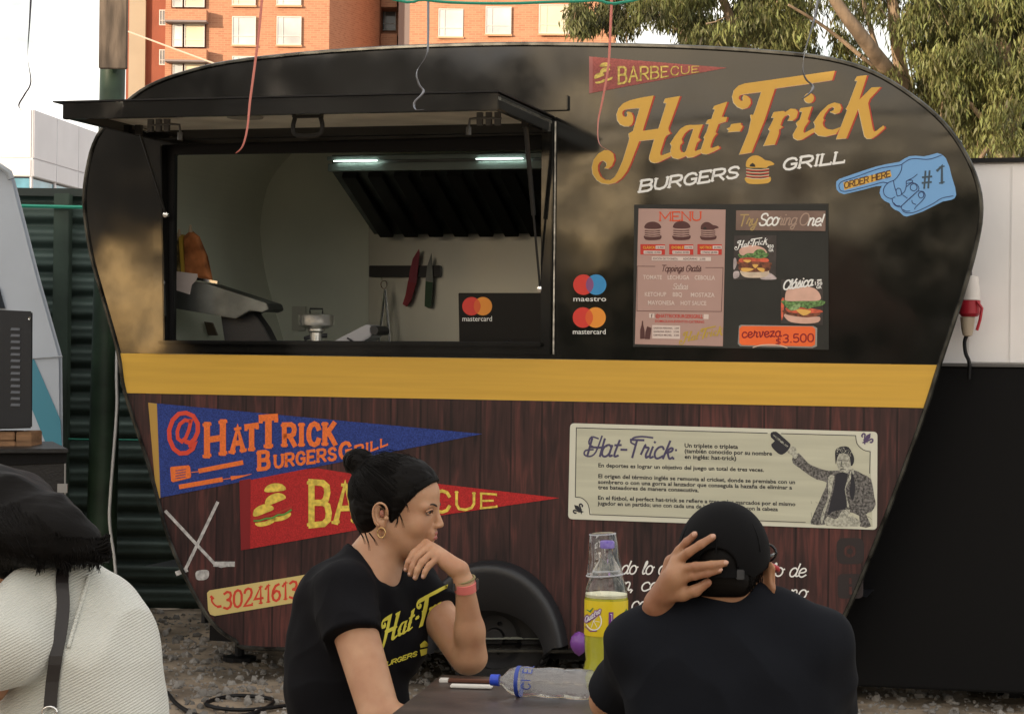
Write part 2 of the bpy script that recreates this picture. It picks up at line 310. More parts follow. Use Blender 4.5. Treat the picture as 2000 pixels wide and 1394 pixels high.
def logo_to(x0, y0, x1, y1, rot=0):
    """logo fitted into a box (its own box is 1157..1728 x 138..360)"""
    def f(x, y):
        return (x0 + (x - 1157) / 571 * (x1 - x0), y0 + (y - 138) / 222 * (y1 - y0) + rot * (x - 1157) / 571)
    return f

# ---------------------------------------------------------------- ground
M_ground = mat('dirt', (.25, .20, .145), .95, noise_s=3, noise_a=.5, bump=.02, bump_s=14, detail=9)
gv = []; gf = []
nx, ny = 150, 150
for j in range(ny + 1):
    for i in range(nx + 1):
        x = -7 + 14 * i / nx; y = 2 + 14 * j / ny
        e = min(1, min(i, nx - i, j, ny - j) / 8)
        z = (noise.noise((x * 1.3, y * 1.3, 0)) * .03 + noise.noise((x * 6, y * 6, 3)) * .018) * e + .004
        gv.append((x, y, z))
for j in range(ny):
    for i in range(nx):
        a = j * (nx + 1) + i; gf.append((a, a + 1, a + nx + 2, a + nx + 1))
tag(pyd('ground', gv, gf, M_ground, smooth=True), kind='structure')
tag(pyd('far_ground', [(-900, -900, -.03), (900, -900, -.03), (900, 1500, -.03), (-900, 1500, -.03)], [(0, 1, 2, 3)], M_ground), kind='structure')
def gz(x, y): return noise.noise((x * 1.3, y * 1.3, 0)) * .03 + noise.noise((x * 6, y * 6, 3)) * .018 + .004
# gravel: thousands of small stones
g = MB()
ico = bmesh.new(); bmesh.ops.create_icosphere(ico, subdivisions=1, radius=1); IV = [v.co.copy() for v in ico.verts]; IF = [tuple(v.index for v in f.verts) for f in ico.faces]; ico.free()
V = []; Fc = []
for k in range(14000):
    x = random.uniform(-3.6, 3.6); y = random.uniform(7.6, 12.8)
    s = random.choice((.005, .007, .009, .012, .016, .026)) * random.uniform(.7, 1.3)
    M = Matrix.Rotation(random.random() * 6, 3, (random.random(), random.random(), random.random() + .1)) @ Matrix.Diagonal((1, random.uniform(.6, 1), random.uniform(.4, .8)))
    n = len(V); o = Vector((x, y, gz(x, y) + s * .15))
    V += [tuple(M @ (v * (s * random.uniform(.8, 1.2))) + o) for v in IV]; Fc += [tuple(i + n for i in f) for f in IF]
gr = pyd('gravel', V, Fc, mat('gravel', (.24, .225, .205), .9, noise_s=2.5, noise_a=.45, bump=.004, bump_s=90)); tag(gr, 'grey gravel and rubble strewn on the ground round the trailer', 'gravel', kind='stuff')

# ---------------------------------------------------------------- food trailer
black = mat('black_gloss', (.007, .007, .0065), .085, spec=.62, coat=.0)
t, b = nodes_of(black); _tc = t.nodes.new('ShaderNodeTexCoord'); _n = t.nodes.new('ShaderNodeTexNoise'); _n.inputs['Scale'].default_value = 1.9; _n.inputs['Detail'].default_value = 1.2; _b = t.nodes.new('ShaderNodeBump'); _b.inputs['Distance'].default_value = .007
t.links.new(_tc.outputs['Object'], _n.inputs['Vector']); t.links.new(_n.outputs['Fac'], _b.inputs['Height']); t.links.new(_b.outputs[0], b.inputs['Normal'])
_n2 = t.nodes.new('ShaderNodeTexNoise'); _n2.inputs['Scale'].default_value = 6; _n2.inputs['Detail'].default_value = 8; _r = t.nodes.new('ShaderNodeMapRange'); _r.inputs[1].default_value = .3; _r.inputs[2].default_value = .7; _r.inputs[3].default_value = .05; _r.inputs[4].default_value = .13; t.links.new(_tc.outputs['Object'], _n2.inputs['Vector']); t.links.new(_n2.outputs['Fac'], _r.inputs[0]); t.links.new(_r.outputs[0], b.inputs['Roughness'])
blackm = mat('black_matt', (.005, .005, .006), .5, spec=.3, bump=.0006, bump_s=200)
darkplastic = mat('dark_plastic', (.016, .017, .020), .38, bump=.0008, bump_s=120)
steel = mat('stainless', (.40, .40, .36), .36, 1, bump=.0003, bump_s=60, stretch=(1, 1, 8))
steel_d = mat('dull_steel', (.16, .17, .165), .45, 1, noise_s=5, noise_a=.3, bump=.0005, bump_s=30)
chrome = mat('chrome', (.75, .75, .74), .12, 1)
greyw = mat('pale_lining', (.66, .68, .58), .5, noise_s=1.5, noise_a=.06)
white = mat('white_print', (.78, .78, .76), .55)
inner_white = mat('white_enamel', (.86, .84, .83), .35, noise_s=2, noise_a=.05)
FT = empty('food_trailer', 'black rounded food trailer with open hatch, yellow stripe and wood print lower half', 'food trailer', (0, 10, 0), -PSI)
PROF = [(165, 400), (171, 330), (190, 268), (235, 212), (290, 170), (360, 143), (450, 122), (600, 105), (780, 93), (980, 87), (1150, 88), (1330, 92), (1500, 102), (1620, 116), (1705, 142), (1780, 187), (1842, 240), (1886, 302), (1911, 365), (1916, 420), (1905, 485), (1880, 575), (1835, 712), (1808, 797), (1760, 930), (1700, 1085), (1655, 1190), (1625, 1240), (1580, 1266), (1000, 1270), (520, 1266), (460, 1250), (415, 1215), (375, 1150), (330, 1050), (290, 905), (245, 768), (232, 690), (204, 590), (178, 495)]
PROFs = [tuple(p) for p in catmull(PROF, 4, True)]
def line_y(x, y0, y1): return y0 + (y1 - y0) * (x - 230) / 1605
def split_profile(ya, yb):
    """part of the profile between two sloping lines given by their y at x=230 and x=1835"""
    P = PROFs; o = []
    def clip(P, f):
        r = []
        for i, p in enumerate(P):
            q = P[(i + 1) % len(P)]; a, b = f(p), f(q)
            if a >= 0: r.append(p)
            if (a >= 0) != (b >= 0):
                t = a / (a - b); r.append((p[0] + (q[0] - p[0]) * t, p[1] + (q[1] - p[1]) * t))
        return r
    if ya: P = clip(P, lambda p: p[1] - line_y(p[0], *ya))
    if yb: P = clip(P, lambda p: line_y(p[0], *yb) - p[1])
    return dedupe(P)
OPEN = [(316, 282), (1062, 262), (1060, 676), (322, 674)]
def panel(name, P, m, holes=(), th=.03, off=0.0):
    loops = [[T(*p, off) for p in P]] + [[T(*p, off) for p in h] for h in holes]
    fl = [p for l in loops for p in l]; n = len(fl)
    tr = tessellate_polygon([[Vector((p.x, p.z, 0)) for p in l] for l in loops])
    V = fl + [p + Vector((0, th, 0)) for p in fl]; Fc = [tuple(t) for t in tr] + [tuple(i + n for i in t[::-1]) for t in tr]
    b = 0
    for l in loops:
        m_ = len(l); Fc += [(b + i, b + (i + 1) % m_, b + (i + 1) % m_ + n, b + i + n) for i in range(m_)]; b += m_
    o = pyd(name, V, Fc, m, FT)
    bm = bmesh.new(); bm.from_mesh(o.data); bmesh.ops.recalc_face_normals(bm, faces=bm.faces); bm.to_mesh(o.data); bm.free()
    return o
panel('upper_panel', split_profile(None, (689, 712)), black, [OPEN])
yellow = mat('yellow_wood_print', (.60, .36, .055), .34, spec=.4, noise_s=5, noise_a=.055, stretch=(.25, 1, 7), bump=.0006, bump_s=3)
panel('stripe_panel', split_profile((689.6, 712.6), (767, 797)), yellow, off=.003)
# printed dark planks
wood = mat('dark_plank_print', (.05, .02, .022), .5, spec=.35)
t, b = nodes_of(wood)
tcn = t.nodes.new('ShaderNodeTexCoord'); sx = t.nodes.new('ShaderNodeSeparateXYZ'); t.links.new(tcn.outputs['Object'], sx.inputs[0])
def math_(op, a, bv=None, c=None):
    n = t.nodes.new('ShaderNodeMath'); n.operation = op
    for i, k in enumerate((a, bv, c)):
        if k is None: continue
        if isinstance(k, (int, float)): n.inputs[i].default_value = k
        else: t.links.new(k, n.inputs[i])
    return n.outputs[0]
px_ = math_('DIVIDE', sx.outputs[0], .155); pid = math_('FLOOR', px_); fr = math_('SUBTRACT', px_, pid)
wn = t.nodes.new('ShaderNodeTexWhiteNoise'); wn.noise_dimensions = '1D'; t.links.new(pid, wn.inputs['W'])
mpn = t.nodes.new('ShaderNodeMapping'); mpn.inputs['Scale'].default_value = (16, 1, 1.4); t.links.new(tcn.outputs['Object'], mpn.inputs[0])
comb = t.nodes.new('ShaderNodeCombineXYZ'); t.links.new(math_('MULTIPLY', wn.outputs['Value'], 37.0), comb.inputs[2]); t.links.new(comb.outputs[0], mpn.inputs['Location'])
n1 = t.nodes.new('ShaderNodeTexNoise'); n1.inputs['Scale'].default_value = 2.4; n1.inputs['Detail'].default_value = 9; n1.inputs['Distortion'].default_value = .8; t.links.new(mpn.outputs[0], n1.inputs['Vector'])
n2 = t.nodes.new('ShaderNodeTexNoise'); n2.inputs['Scale'].default_value = 2.2; n2.inputs['Detail'].default_value = 3; t.links.new(tcn.outputs['Object'], n2.inputs['Vector'])
rp = t.nodes.new('ShaderNodeValToRGB'); e = rp.color_ramp.elements; e[0].position = .30; e[0].color = (.011, .007, .008, 1); e[1].position = .72; e[1].color = (.135, .042, .036, 1); e.new(.50).color = (.046, .020, .019, 1)
mix_ = math_('ADD', math_('MULTIPLY', n1.outputs['Fac'], .62), math_('MULTIPLY', n2.outputs['Fac'], .38)); mix_ = math_('ADD', mix_, math_('MULTIPLY', math_('SUBTRACT', wn.outputs['Value'], .5), .10))
t.links.new(mix_, rp.inputs[0])
edge = math_('GREATER_THAN', math_('ABSOLUTE', math_('SUBTRACT', fr, .5)), .468)
mxn = t.nodes.new('ShaderNodeMixRGB'); mxn.inputs[2].default_value = (.012, .007, .008, 1); t.links.new(math_('MULTIPLY', edge, .8), mxn.inputs[0]); t.links.new(rp.outputs[0], mxn.inputs[1]); t.links.new(mxn.outputs[0], b.inputs['Base Color'])
ARCH = [(960 + 150 * math.cos(a), 1275 - 182 * math.sin(a)) for a in [math.pi * k / 24 for k in range(25)]]
ARCH = [(1110, 1258)] + [p for p in ARCH if p[1] < 1250] + [(810, 1258)]
LP = split_profile((767.6, 797.6), None); LP2 = []; done_ = False
for p in LP:
    if p[1] > 1250 and 800 < p[0] < 1120:
        if not done_: LP2 += [(1110, 1270)] + ARCH + [(810, 1270)]; done_ = True
    else: LP2.append(p)
panel('lower_panel', LP2, wood, off=.0)
# body shell behind the flat sides
PL = [T(*p) for p in PROFs]; xl = min(p.x for p in PL); xr = max(p.x for p in PL); zt = max(p.z for p in PL); zb = min(p.z for p in PL)
def inset(a, bb, c, d):
    o = []
    for p in PL:
        o.append(Vector((xl + a + (p.x - xl) / (xr - xl) * (xr - xl - a - bb), 0, zb + d + (p.z - zb) / (zt - zb) * (zt - zb - c - d))))
    return o
def shell(name, P, y0, y1, m, back=True):
    n = len(P); V = [p + Vector((0, y0, 0)) for p in P] + [p + Vector((0, y1, 0)) for p in P]
    Fc = [(i, (i + 1) % n, (i + 1) % n + n, i + n) for i in range(n)]
    if back: Fc += [tuple(i + n for i in tt) for tt in tessellate_polygon([[Vector((p.x, p.z, 0)) for p in P]])]
    return pyd(name, V, Fc, m, FT, smooth=False)
shell('outer_skin', inset(.09, .24, .03, .02), .031, 2.12, blackm)
shell('lining', inset(.12, .27, .06, .05), .032, 2.07, greyw)
pyd('floor_panel', [(xl + .35, .04, .55), (xr - .5, .04, .55), (xr - .5, 2.05, .55), (xl + .35, 2.05, .55)], [(0, 1, 2, 3)], darkplastic, FT)
# bright worn edge trim all round
trim = MB(); lp = [T(*p, .004) for p in PROFs]; trim.tube(lp + [lp[0]], .011, 6, False)
trim.build('edge_trim', mat('edge_trim', (.05, .05, .045), .25, .6, noise_s=9, noise_a=.8), FT, smooth=True)
# window frame
def ring(name, outer, inner, m, off=.02, th=.05):
    A = [T(*p, off) for p in outer]; B = [T(*p, off) for p in inner]
    V = A + B + [p + Vector((0, th, 0)) for p in A + B]; n = len(A)
    Fc = []
    for i in range(n):
        j = (i + 1) % n
        Fc += [(i, j, n + j, n + i), (2 * n + i, 3 * n + i, 3 * n + j, 2 * n + j), (i, 2 * n + i, 2 * n + j, j), (n + i, n + j, 3 * n + j, 3 * n + i)]
    me = MB(); me.add(V, Fc); return me.build(name, m, FT, bevel=.004)
ring('window_frame', [(301, 270), (1083, 236), (1077, 692), (304, 688)], [(318, 284), (1060, 264), (1057, 672), (324, 670)], black, .022, .075)
ring('window_seal', [(317, 283), (1061, 263), (1058, 673), (323, 671)], [(333, 300), (1053, 290), (1052, 667), (330, 664)], blackm, -.05, .04)
sm = MB(); a = T(318, 672, .06); bq = T(1062, 677, .06); sm.prism([a, bq, bq + Vector((0, 0, .018)), a + Vector((0, 0, .018))], [p + Vector((0, .2, 0)) for p in (a, bq, bq + Vector((0, 0, .018)), a + Vector((0, 0, .018)))])
sm.build('sill', black, FT, bevel=.004)
hs = MB(); hs.tube([T(1086, 238, .012), T(1082, 692, .012)], .004, 6); hs.build('sealant_bead', mat('sealant', (.45, .42, .36), .6, noise_s=30, noise_a=.6), FT)
gut = MB(); A = [T(660, 199, .03), T(1111, 187, .03), T(1111, 216, .03), T(660, 228, .03)]; gut.prism(A, [p + Vector((0, .03, 0)) for p in A]); gut.build('gutter_rail', black, FT, bevel=.003)

# hatch held open level
hz = T(1075, 240).z; hxl = T(301, 262).x; hxr = T(1081, 240).x; HL = .98; th = .055
hatch = MB(); hatch.bb((hxl, -HL + .005, hz - .008), (hxr, -.03, hz + .006)); ho = hatch.build('hatch', mat('hatch_sheet', (.80, .78, .68), .32, .1, noise_s=3, noise_a=.2, bump=.0015, bump_s=5), FT)
fr_ = MB()
fr_.bb((hxl - .0, -HL, hz - th), (hxr, -HL + .035, hz + .022)); fr_.bb((hxl, -HL + .036, hz - th + .004), (hxl + .03, -.03, hz + .02)); fr_.bb((hxr - .03, -HL + .036, hz - th + .004), (hxr, -.03, hz + .02)); fr_.bb((hxl + .031, -.06, hz - th + .005), (hxr - .031, -.03, hz + .019))
fr_.build('hatch_rail', black, ho, bevel=.003)
fl = MB(); fl.bb((hxl - .045, -HL - .012, hz + .0225), (hxr + .01, -.02, hz + .029)); fl.build('hatch_top_sheet', blackm, ho)
hd = MB(); hx = (T(562, 250).x); hp = [Vector((-.062, 0, 0)), Vector((-.072, 0, -.05)), Vector((-.05, 0, -.085)), Vector((.05, 0, -.085)), Vector((.072, 0, -.05)), Vector((.062, 0, 0))]
hcx = (lambda p: p.x)(TMi @ at(562, 250, 9.2)); hcy = -HL + .18
hp = [Vector((hcx, hcy, hz - .045)) + q for q in hp]; hd.tube(catmull(hp, 4), .011, 8); hd.bb((hcx - .07, hcy - .02, hz - .05), (hcx + .07, hcy + .02, hz - .01)); hd.build('hatch_handle', mat('rubber', (.01, .01, .01), .5), ho, smooth=True)
for lx, s_ in (((TMi @ at(222, 255, 9.35)).x, 1), ((TMi @ at(955, 250, 9.35)).x, -1)):
    l = MB(); ly = -.62
    for q in (-.055, -.012, .03): l.box((lx + q, ly, hz - .05), (.026, .022, .06))
    l.tube([(lx + .05 * -s_ - .0, ly - .01, hz - .05), (lx + s_ * .05, ly - .01, hz - .045), (lx + s_ * .10, ly - .01, hz - .05), (lx + s_ * .105, ly - .01, hz - .09)], .006, 6)
    l.lathe([(0, -.02), (.014, -.018), (.014, .018), (0, .02)], (lx + s_ * .105, ly - .01, hz - .105), 10)
    l.build('latch', mat('latch_metal', (.12, .12, .12), .4, .8), ho, smooth=True)
dsc = MB(); dsc.lathe([(0, -.006), (.085, -.006), (.088, 0)], ((TMi @ at(392, 248, 9.3)).x, -.55, hz - .009), 24); dsc.build('hatch_disc', mat('disc', (.34, .34, .30), .4, .3), ho)
for s_, xx in ((1, hxr - .06), (-1, hxl + .06)):
    st_ = MB(); a = Vector((xx, -.30, hz - .03)); bq = Vector((T(1056, 565).x if s_ > 0 else T(326, 420).x, -.01, T(1056, 565).z if s_ > 0 else T(326, 420).z)); mid = a.lerp(bq, .55)
    st_.tube([a, mid], .012 if s_ > 0 else .007, 8); st_.tube([mid, bq], .006, 8); st_.box(a, (.03, .03, .05)); st_.build('gas_strut', mat('strut', (.02, .02, .02), .3), FT, smooth=True)
    st2 = MB(); st2.lathe([(0, -.014), (.014, -.01), (.014, .01), (0, .014)], bq, 10, Matrix.Rotation(R(90), 3, 'X')); st2.build('strut_end', chrome, FT, smooth=True)
    st2 = MB(); st2.tube([a + Vector((0, 0, .03)), a + Vector((0, .02, .005)), a + Vector((0, .09, .0)), a + Vector((0, .12, .01))], .008, 6); st2.build('strut_bracket', chrome, FT, smooth=True)

# inside
pyd('steel_splashback', [TD(720, 440, 2.04), TD(1190, 440, 2.04), TD(1190, 800, 2.04), TD(720, 800, 2.04)], [(0, 1, 2, 3)], steel, FT)
hood = MB()
a = TD(648, 303, 1.25); c_ = TD(733, 458, 1.98); xr_ = 1.3; lipz = TD(648, 335, 1.25).z
prof = [(1.25, a.z), (1.25, lipz), (1.98, c_.z), (2.03, c_.z + .02), (2.03, a.z)]
hood.prism([Vector((a.x, y, z)) for y, z in prof], [Vector((xr_, y, z)) for y, z in prof]); hd_o = hood.build('extractor_hood', steel_d, FT, bevel=.003)
lip = MB(); lip.bb((a.x - .01, 1.20, a.z - .035), (xr_, 1.249, a.z - .012)); lip.bb((a.x - .01, 1.215, a.z - .095), (xr_, 1.249, a.z - .052)); lip.build('hood_rail', mat('hood_steel', (.30, .36, .34), .35, .9, bump=.0005, bump_s=30, stretch=(1, 1, 8)), hd_o, bevel=.002)
led = mat('led_tube', (.80, 1.0, .88), .3, emit=6)
for u0, u1 in ((652, 735), (930, 1020), (1190, 1290)):
    q = MB(); A = TD(u0, 300, 1.18); B_ = TD(u1, 300, 1.18); q.bb((A.x, 1.180, a.z - .043), (B_.x, 1.197, a.z - .039)); q.build('light_tube', led, hd_o)
for k in range(9):
    x0 = a.x + .06 + k * .155; q = MB(); d = Vector((0, 1.96 - 1.27, c_.z - lipz)); nrm = Vector((0, d.z, -d.y)).normalized()
    A = [Vector((x0, 1.27, lipz)) + nrm * .004, Vector((x0 + .085, 1.27, lipz)) + nrm * .004, Vector((x0 + .085, 1.27, lipz)) + d * .96 + nrm * .004, Vector((x0, 1.27, lipz)) + d * .96 + nrm * .004]
    q.prism(A, [p + nrm * .035 for p in A]); q.build('baffle', mat('baffle', (.022, .022, .021), .5, .3), hd_o, bevel=.003)
pl_ = MB(); A = TD(724, 519, 2.03); B_ = TD(859, 541, 2.0); pl_.bb((A.x, 2.0, B_.z), (B_.x, 2.035, A.z)); kr = pl_.build('magnetic_strip', mat('strip', (.012, .012, .014), .35), FT, bevel=.003)
sock = MB(); A = TD(570, 598, 2.05); B_ = TD(596, 645, 2.05); sock.bb((A.x, 2.05, B_.z), (B_.x, 2.066, A.z)); sock.build('socket_plate', mat('socket', (.5, .49, .42), .4), FT, bevel=.002)
counter = MB(); counter.bb((T(322, 690).x, .09, T(690, 700).z - .02), (T(1058, 690).x + .3, .62, T(690, 700).z)); counter.build('counter', steel, FT)

# fender, wheel, tongue
fe = MB()
A = ARCH; ins = [(960 + (x - 960) * .74, 1290 - (1290 - y) * .52) for x, y in ARCH]
n = len(A)
V = [T(*p, .001) for p in A] + [T(960 + (x - 960) * .985, 1275 - (1275 - y) * .985, .07) for x, y in A] + [T(960 + (x - 960) * .93, 1275 - (1275 - y) * .93, .10) for x, y in A] + [T(960 + (x - 960) * .86, 1275 - (1275 - y) * .86, .085) for x, y in A] + [T(*p, .085) for p in ins] + [T(*p, -.15) for p in ins]
Fc = []
for r in range(5):
    for i in range(n - 1): Fc.append((r * n + i, r * n + i + 1, (r + 1) * n + i + 1, (r + 1) * n + i))
fe.add(V, Fc); fe.build('fender', darkplastic, FT, smooth='all')
wc = T(955, 1255); wr = .262; whM = Matrix.Rotation(R(90), 3, 'X')
def wheel(cx, y0):
    tprof = [(.15, -.085), (.165, -.09), (.23, -.088), (.252, -.07), (.262, -.05), (.262, .05), (.252, .07), (.23, .088), (.165, .09), (.15, .085)]
    ty = MB(); ty.lathe(tprof, (cx, y0, wr), 40, whM)
    for k in range(48):
        a = 2 * math.pi * k / 48
        ty.box((cx + .264 * math.cos(a), y0, wr + .264 * math.sin(a)), (.012, .13, .02), Matrix.Rotation(-a, 3, 'Y'))
    to = ty.build('tyre', mat('tyre', (.010, .010, .0105), .8, bump=.001, bump_s=60), FT, smooth=True)
    rm = MB(); rm.lathe([(.15, -.085), (.15, -.06), (.11, -.03), (.05, -.035), (.045, -.06), (0, -.062)], (cx, y0, wr), 32, Matrix.Rotation(R(90), 3, 'X') @ Matrix.Diagonal((1, 1, -1)))
    for k in range(5):
        a = 2 * math.pi * k / 5; rm.lathe([(0, -.012), (.009, -.012), (.009, .012)], (cx + .075 * math.cos(a), y0 - .045, wr + .075 * math.sin(a)), 8, whM)
    rm.build('rim', mat('rim', (.018, .018, .02), .6, .2), to, smooth=True)
wheel(wc.x, .15); wheel(wc.x, 1.95)
ww = MB(); ww.bb((wc.x - .42, .30, .30), (wc.x + .42, .32, .75)); ww.bb((wc.x - .42, .045, .68), (wc.x + .42, .30, .70)); ww.build('wheel_light_blind', blackm, FT)  # black plates added behind the wheel to shut out light from beyond
ch = MB(); ch.bb((xl + .6, .3, zb - .02), (xr - .8, .36, zb + .06)); ch.bb((xl + .6, 1.7, zb - .02), (xr - .8, 1.76, zb + .06)); ch.tube([(wc.x, .1, wr), (wc.x, 1.9, wr)], .03, 8)
tz = T(300, 1170, -.9).z
ch.bb((T(285, 1170, -.9).x, .85, tz - .05), (xl + .8, .93, tz + .02)); ch.bb((T(282, 1152).x, .7, T(282, 1222).z), (T(352, 1152).x, 1.15, T(282, 1152).z)); ch.build('chassis', blackm, FT)
jk = MB(); jx = T(284, 1100).x
jk.tube([(jx + .0, .75, T(0, 1235).z), (jx, .75, T(0, 1150).z)], .020, 10); jk.tube([(jx, .75, T(0, 1150).z), (jx + .02, .75, T(0, 1068).z)], .028, 10); jk.lathe([(.0, 0), (.06, 0), (.06, .015), (0, .015)], (jx, .75, T(0, 1152).z), 14)
jk.tube([T(284, 1062, -.75), T(262, 1068, -.75), T(213, 1094, -.75)], .007, 6); jk.tube([T(284, 1062, -.75), T(286, 1052, -.75)], .02, 8); jk.build('jack', darkplastic, FT, smooth=True)
jb = MB(); jb.tube([T(212, 1096, -.8), T(337, 1106, -.8)], .012, 8); jb.build('safety_bar', mat('pale_bar', (.35, .35, .34), .4, .5), FT, smooth=True)
for q in (385, 1250, 1490): ml = MB(); ml.tube([(T(q, 1262).x, .55, .02), (T(q, 1262).x, .55, zb)], .028, 8); ml.lathe([(0, 0), (.09, 0), (.09, .02), (.03, .025)], (T(q, 1262).x, .55, .01), 12); ml.build('support_leg', blackm, FT)

# ---------------------------------------------------------------- prints on the trailer
def W(px, py, off=.0012): return T(px, py, off)
def P_(off): return Print(W, off)
c_gold = mat('gold_print', (.62, .36, .06), .45); c_red = mat('red_print', (.42, .035, .022), .5); c_cream = mat('cream_print', (.72, .60, .40), .5)
p = P_(.0012); logo(p, lambda x, y: (x + 3.2, y + .8)); p.build('logo_shadow', c_red, FT)
p = P_(.0016); logo(p, lambda x, y: (x - .8, y + .9)); p.build('logo_highlight', c_cream, FT)
p = P_(.0022); logo(p); p.build('logo_lettering', c_gold, FT)
for s_, a, bq in (('BURGERS', (1249, 375), (1440, 347)), ('GRILL', (1529, 333), (1648, 317))): p = P_(.0015); stroke_text(p, s_, a, bq, 22, 4.6, slant=.22, serif=.4); p.build('subtitle_lettering', white, FT)
def capburger(x, y, s, off, gold, red, wht, par, mp=W, cap=True):
    """burger whose top bun is a cap; x, y = left bottom, s = size"""
    p = Print(mp, off)
    if cap: top = [(0, -42), (2, -50), (8, -57), (16, -61), (27, -61), (36, -56), (43, -51), (54, -49), (63, -43), (60, -40), (50, -38), (46, -34), (36, -34), (18, -34), (2, -35)]
    else: top = [(0, -38), (1, -46), (8, -54), (20, -58), (34, -58), (46, -53), (53, -45), (54, -38), (40, -35), (14, -35)]
    p.poly([tuple(v) for v in catmull([(x + a * s, y + b * s) for a, b in top], 2, True)])
    p.poly([tuple(v) for v in catmull([(x + a * s, y + b * s) for a, b in [(-1, -13), (20, -10), (40, -11), (54, -14), (55, -6), (48, 0), (26, 2), (6, 1), (-1, -5)]], 2, True)])
    p.build('bun', gold, par)
    p = Print(mp, off); 
    for k in (-31, -24, -17): p.poly([(x + a * s, y + (k + b) * s) for a, b in ((2, 0), (26, 2), (50, 0), (52, 3), (26, 5), (0, 3))])
    p.build('patty', red, par)
    p = Print(mp, off + .0004)
    for k in (-32, -25, -18, -12): p.stroke([(x + (a - 1) * s, y + (k + b) * s) for a, b in ((2, 0), (16, 2), (34, 2.4), (52, 0))], 1.5 * s)
    p.build('bun_line', wht, par)
    if cap:
        p = Print(mp, off + .0006); p.poly([(x + 8 * s, y - 37 * s), (x + 10 * s, y - 42 * s), (x + 15 * s, y - 45 * s), (x + 20 * s, y - 41 * s), (x + 21 * s, y - 36 * s)]); p.build('cap_opening', mat('near_black', (.015, .012, .01), .4), par)
capburger(1457, 358, .88, .0015, c_gold, c_red, c_cream, FT)

# pennant 'BARBECUE' small, upper
def pennant(P, band, felt, bandc, off, name='pennant'):
    pr = P_(off); A = [T(*q, off + .002) for q in P]; m = MB(); m.prism(A, [T(*q, off) for q in P]); o = m.build(name, felt, FT)
    pr = P_(off + .0026); pr.poly(band); pr.build('pennant_band', bandc, o); return o
felt_p = mat('faded_red_felt', (.30, .085, .075), .8, noise_s=160, noise_a=.2)
o = pennant([(1151, 111), (1420, 133), (1151, 183)], [(1151, 111), (1158, 112), (1158, 182), (1151, 183)], felt_p, mat('felt_band', (.36, .13, .12), .8), .001)
c_yel = mat('yellow_print', (.55, .42, .10), .6, noise_s=60, noise_a=.35); c_yel2 = mat('bright_yellow_print', (.70, .52, .08), .6, noise_s=45, noise_a=.25)
p = P_(.0045); stroke_text(p, 'BARBECUE', (1209, 164), (1365, 141), 32, 4.4, h1=11, serif=.12, gap=2.8); p.build('lettering', c_yel, o)
def slider_icon(x, y, s, off, par, colr, green=None):
    p = P_(off)
    for dx, dy in ((0, 0), (24, -22), (22, -40)):
        if dy == -22 or dx == 0: p.poly([tuple(v) for v in catmull([(x + (dx + a) * s, y + (dy + b) * s) for a, b in ((0, 4), (2, -8), (12, -16), (26, -20), (38, -16), (41, -9), (28, -3), (10, 4))], 2, True)])
        else: p.poly([tuple(v) for v in catmull([(x + (dx + a) * s, y + (dy + b) * s) for a, b in ((0, -6), (6, -16), (20, -21), (36, -19), (44, -9), (30, -5), (8, -3))], 2, True)])
    for dx, dy in ((4, 16), (34, 6)): p.poly([tuple(v) for v in catmull([(x + (dx + a) * s, y + (dy + b) * s) for a, b in ((0, 2), (20, -1), (40, -9), (40, -2), (30, 5), (14, 9), (4, 8))], 2, True)])
    p.build('burger_print', colr, par)
    if green:
        p = P_(off + .0005); p.stroke(catmull([(x + a * s, y + b * s) for a, b in ((2, 14), (14, 13), (26, 9), (38, 8), (50, 2), (62, 1), (76, -8))], 3), 3.6 * s); p.build('lettuce_print', green, par)
        p = P_(off + .0003); p.stroke([(x + a * s, y + b * s) for a, b in ((0, 10), (26, 4), (52, -3), (76, -13))], 4 * s); p.build('tomato_print', c_red, par)
slider_icon(1161, 152, .48, .0045, o, c_yel)
# big pennants
blue = mat('blue_felt', (.022, .045, .22), .85, noise_s=170, noise_a=.35, bump=.0006, bump_s=220)
o = pennant([(290, 786), (942, 847), (306, 973)], [(290, 786), (307, 788), (314, 972), (306, 973)], blue, mat('ochre_band', (.45, .27, .06), .8), .001)
c_or = mat('orange_print', (.80, .17, .03), .6, noise_s=120, noise_a=.12); c_or2 = mat('red_orange_print', (.66, .06, .03), .6)
p = P_(.0045)
stroke_text(p, 'H', (405, 891), (436, 886), 64, 12, serif=.1); stroke_text(p, 'AT', (454, 883), (503, 876), 46, 10.5, serif=.05)
stroke_text(p, 'T', (510, 873), (540, 871), 57, 13, serif=.1); stroke_text(p, 'RICK', (556, 870), (655, 867), 41, 9.5, serif=.1, gap=4.2)
stroke_text(p, 'B', (507, 916), (525, 914), 33, 8, serif=.1); stroke_text(p, 'URGERS', (538, 913), (656, 897), 24, 5.6, h1=23, serif=.1, gap=3.4); stroke_text(p, 'G', (665, 896), (685, 893), 30, 7, serif=.1); stroke_text(p, 'RILL', (695, 891), (757, 868), 20, 4.6, h1=14, serif=.1, gap=3.2)
p.build('lettering', c_or, o)
p = P_(.0045)
ex = lambda cx, cy, rx, ry, a0, a1, tilt=.18: [(cx + rx * math.cos(R(a)) + tilt * ry * math.sin(R(a)), cy - ry * math.sin(R(a))) for a in np.linspace(a0, a1, 26)]
p.stroke(ex(357, 848, 26, 36, -50 + 8, -50 + 8 - 30 + 0 * 1, .18)[:1] + ex(357, 848, 26, 37, -38, 0, .1)[:0] + [(382, 866), (377, 876), (366, 884), (352, 885), (340, 876), (332, 858), (331, 840), (338, 820), (350, 808), (364, 806), (378, 812), (387, 827), (387, 843), (381, 857), (372, 865), (364, 862)][0:], 8.5)
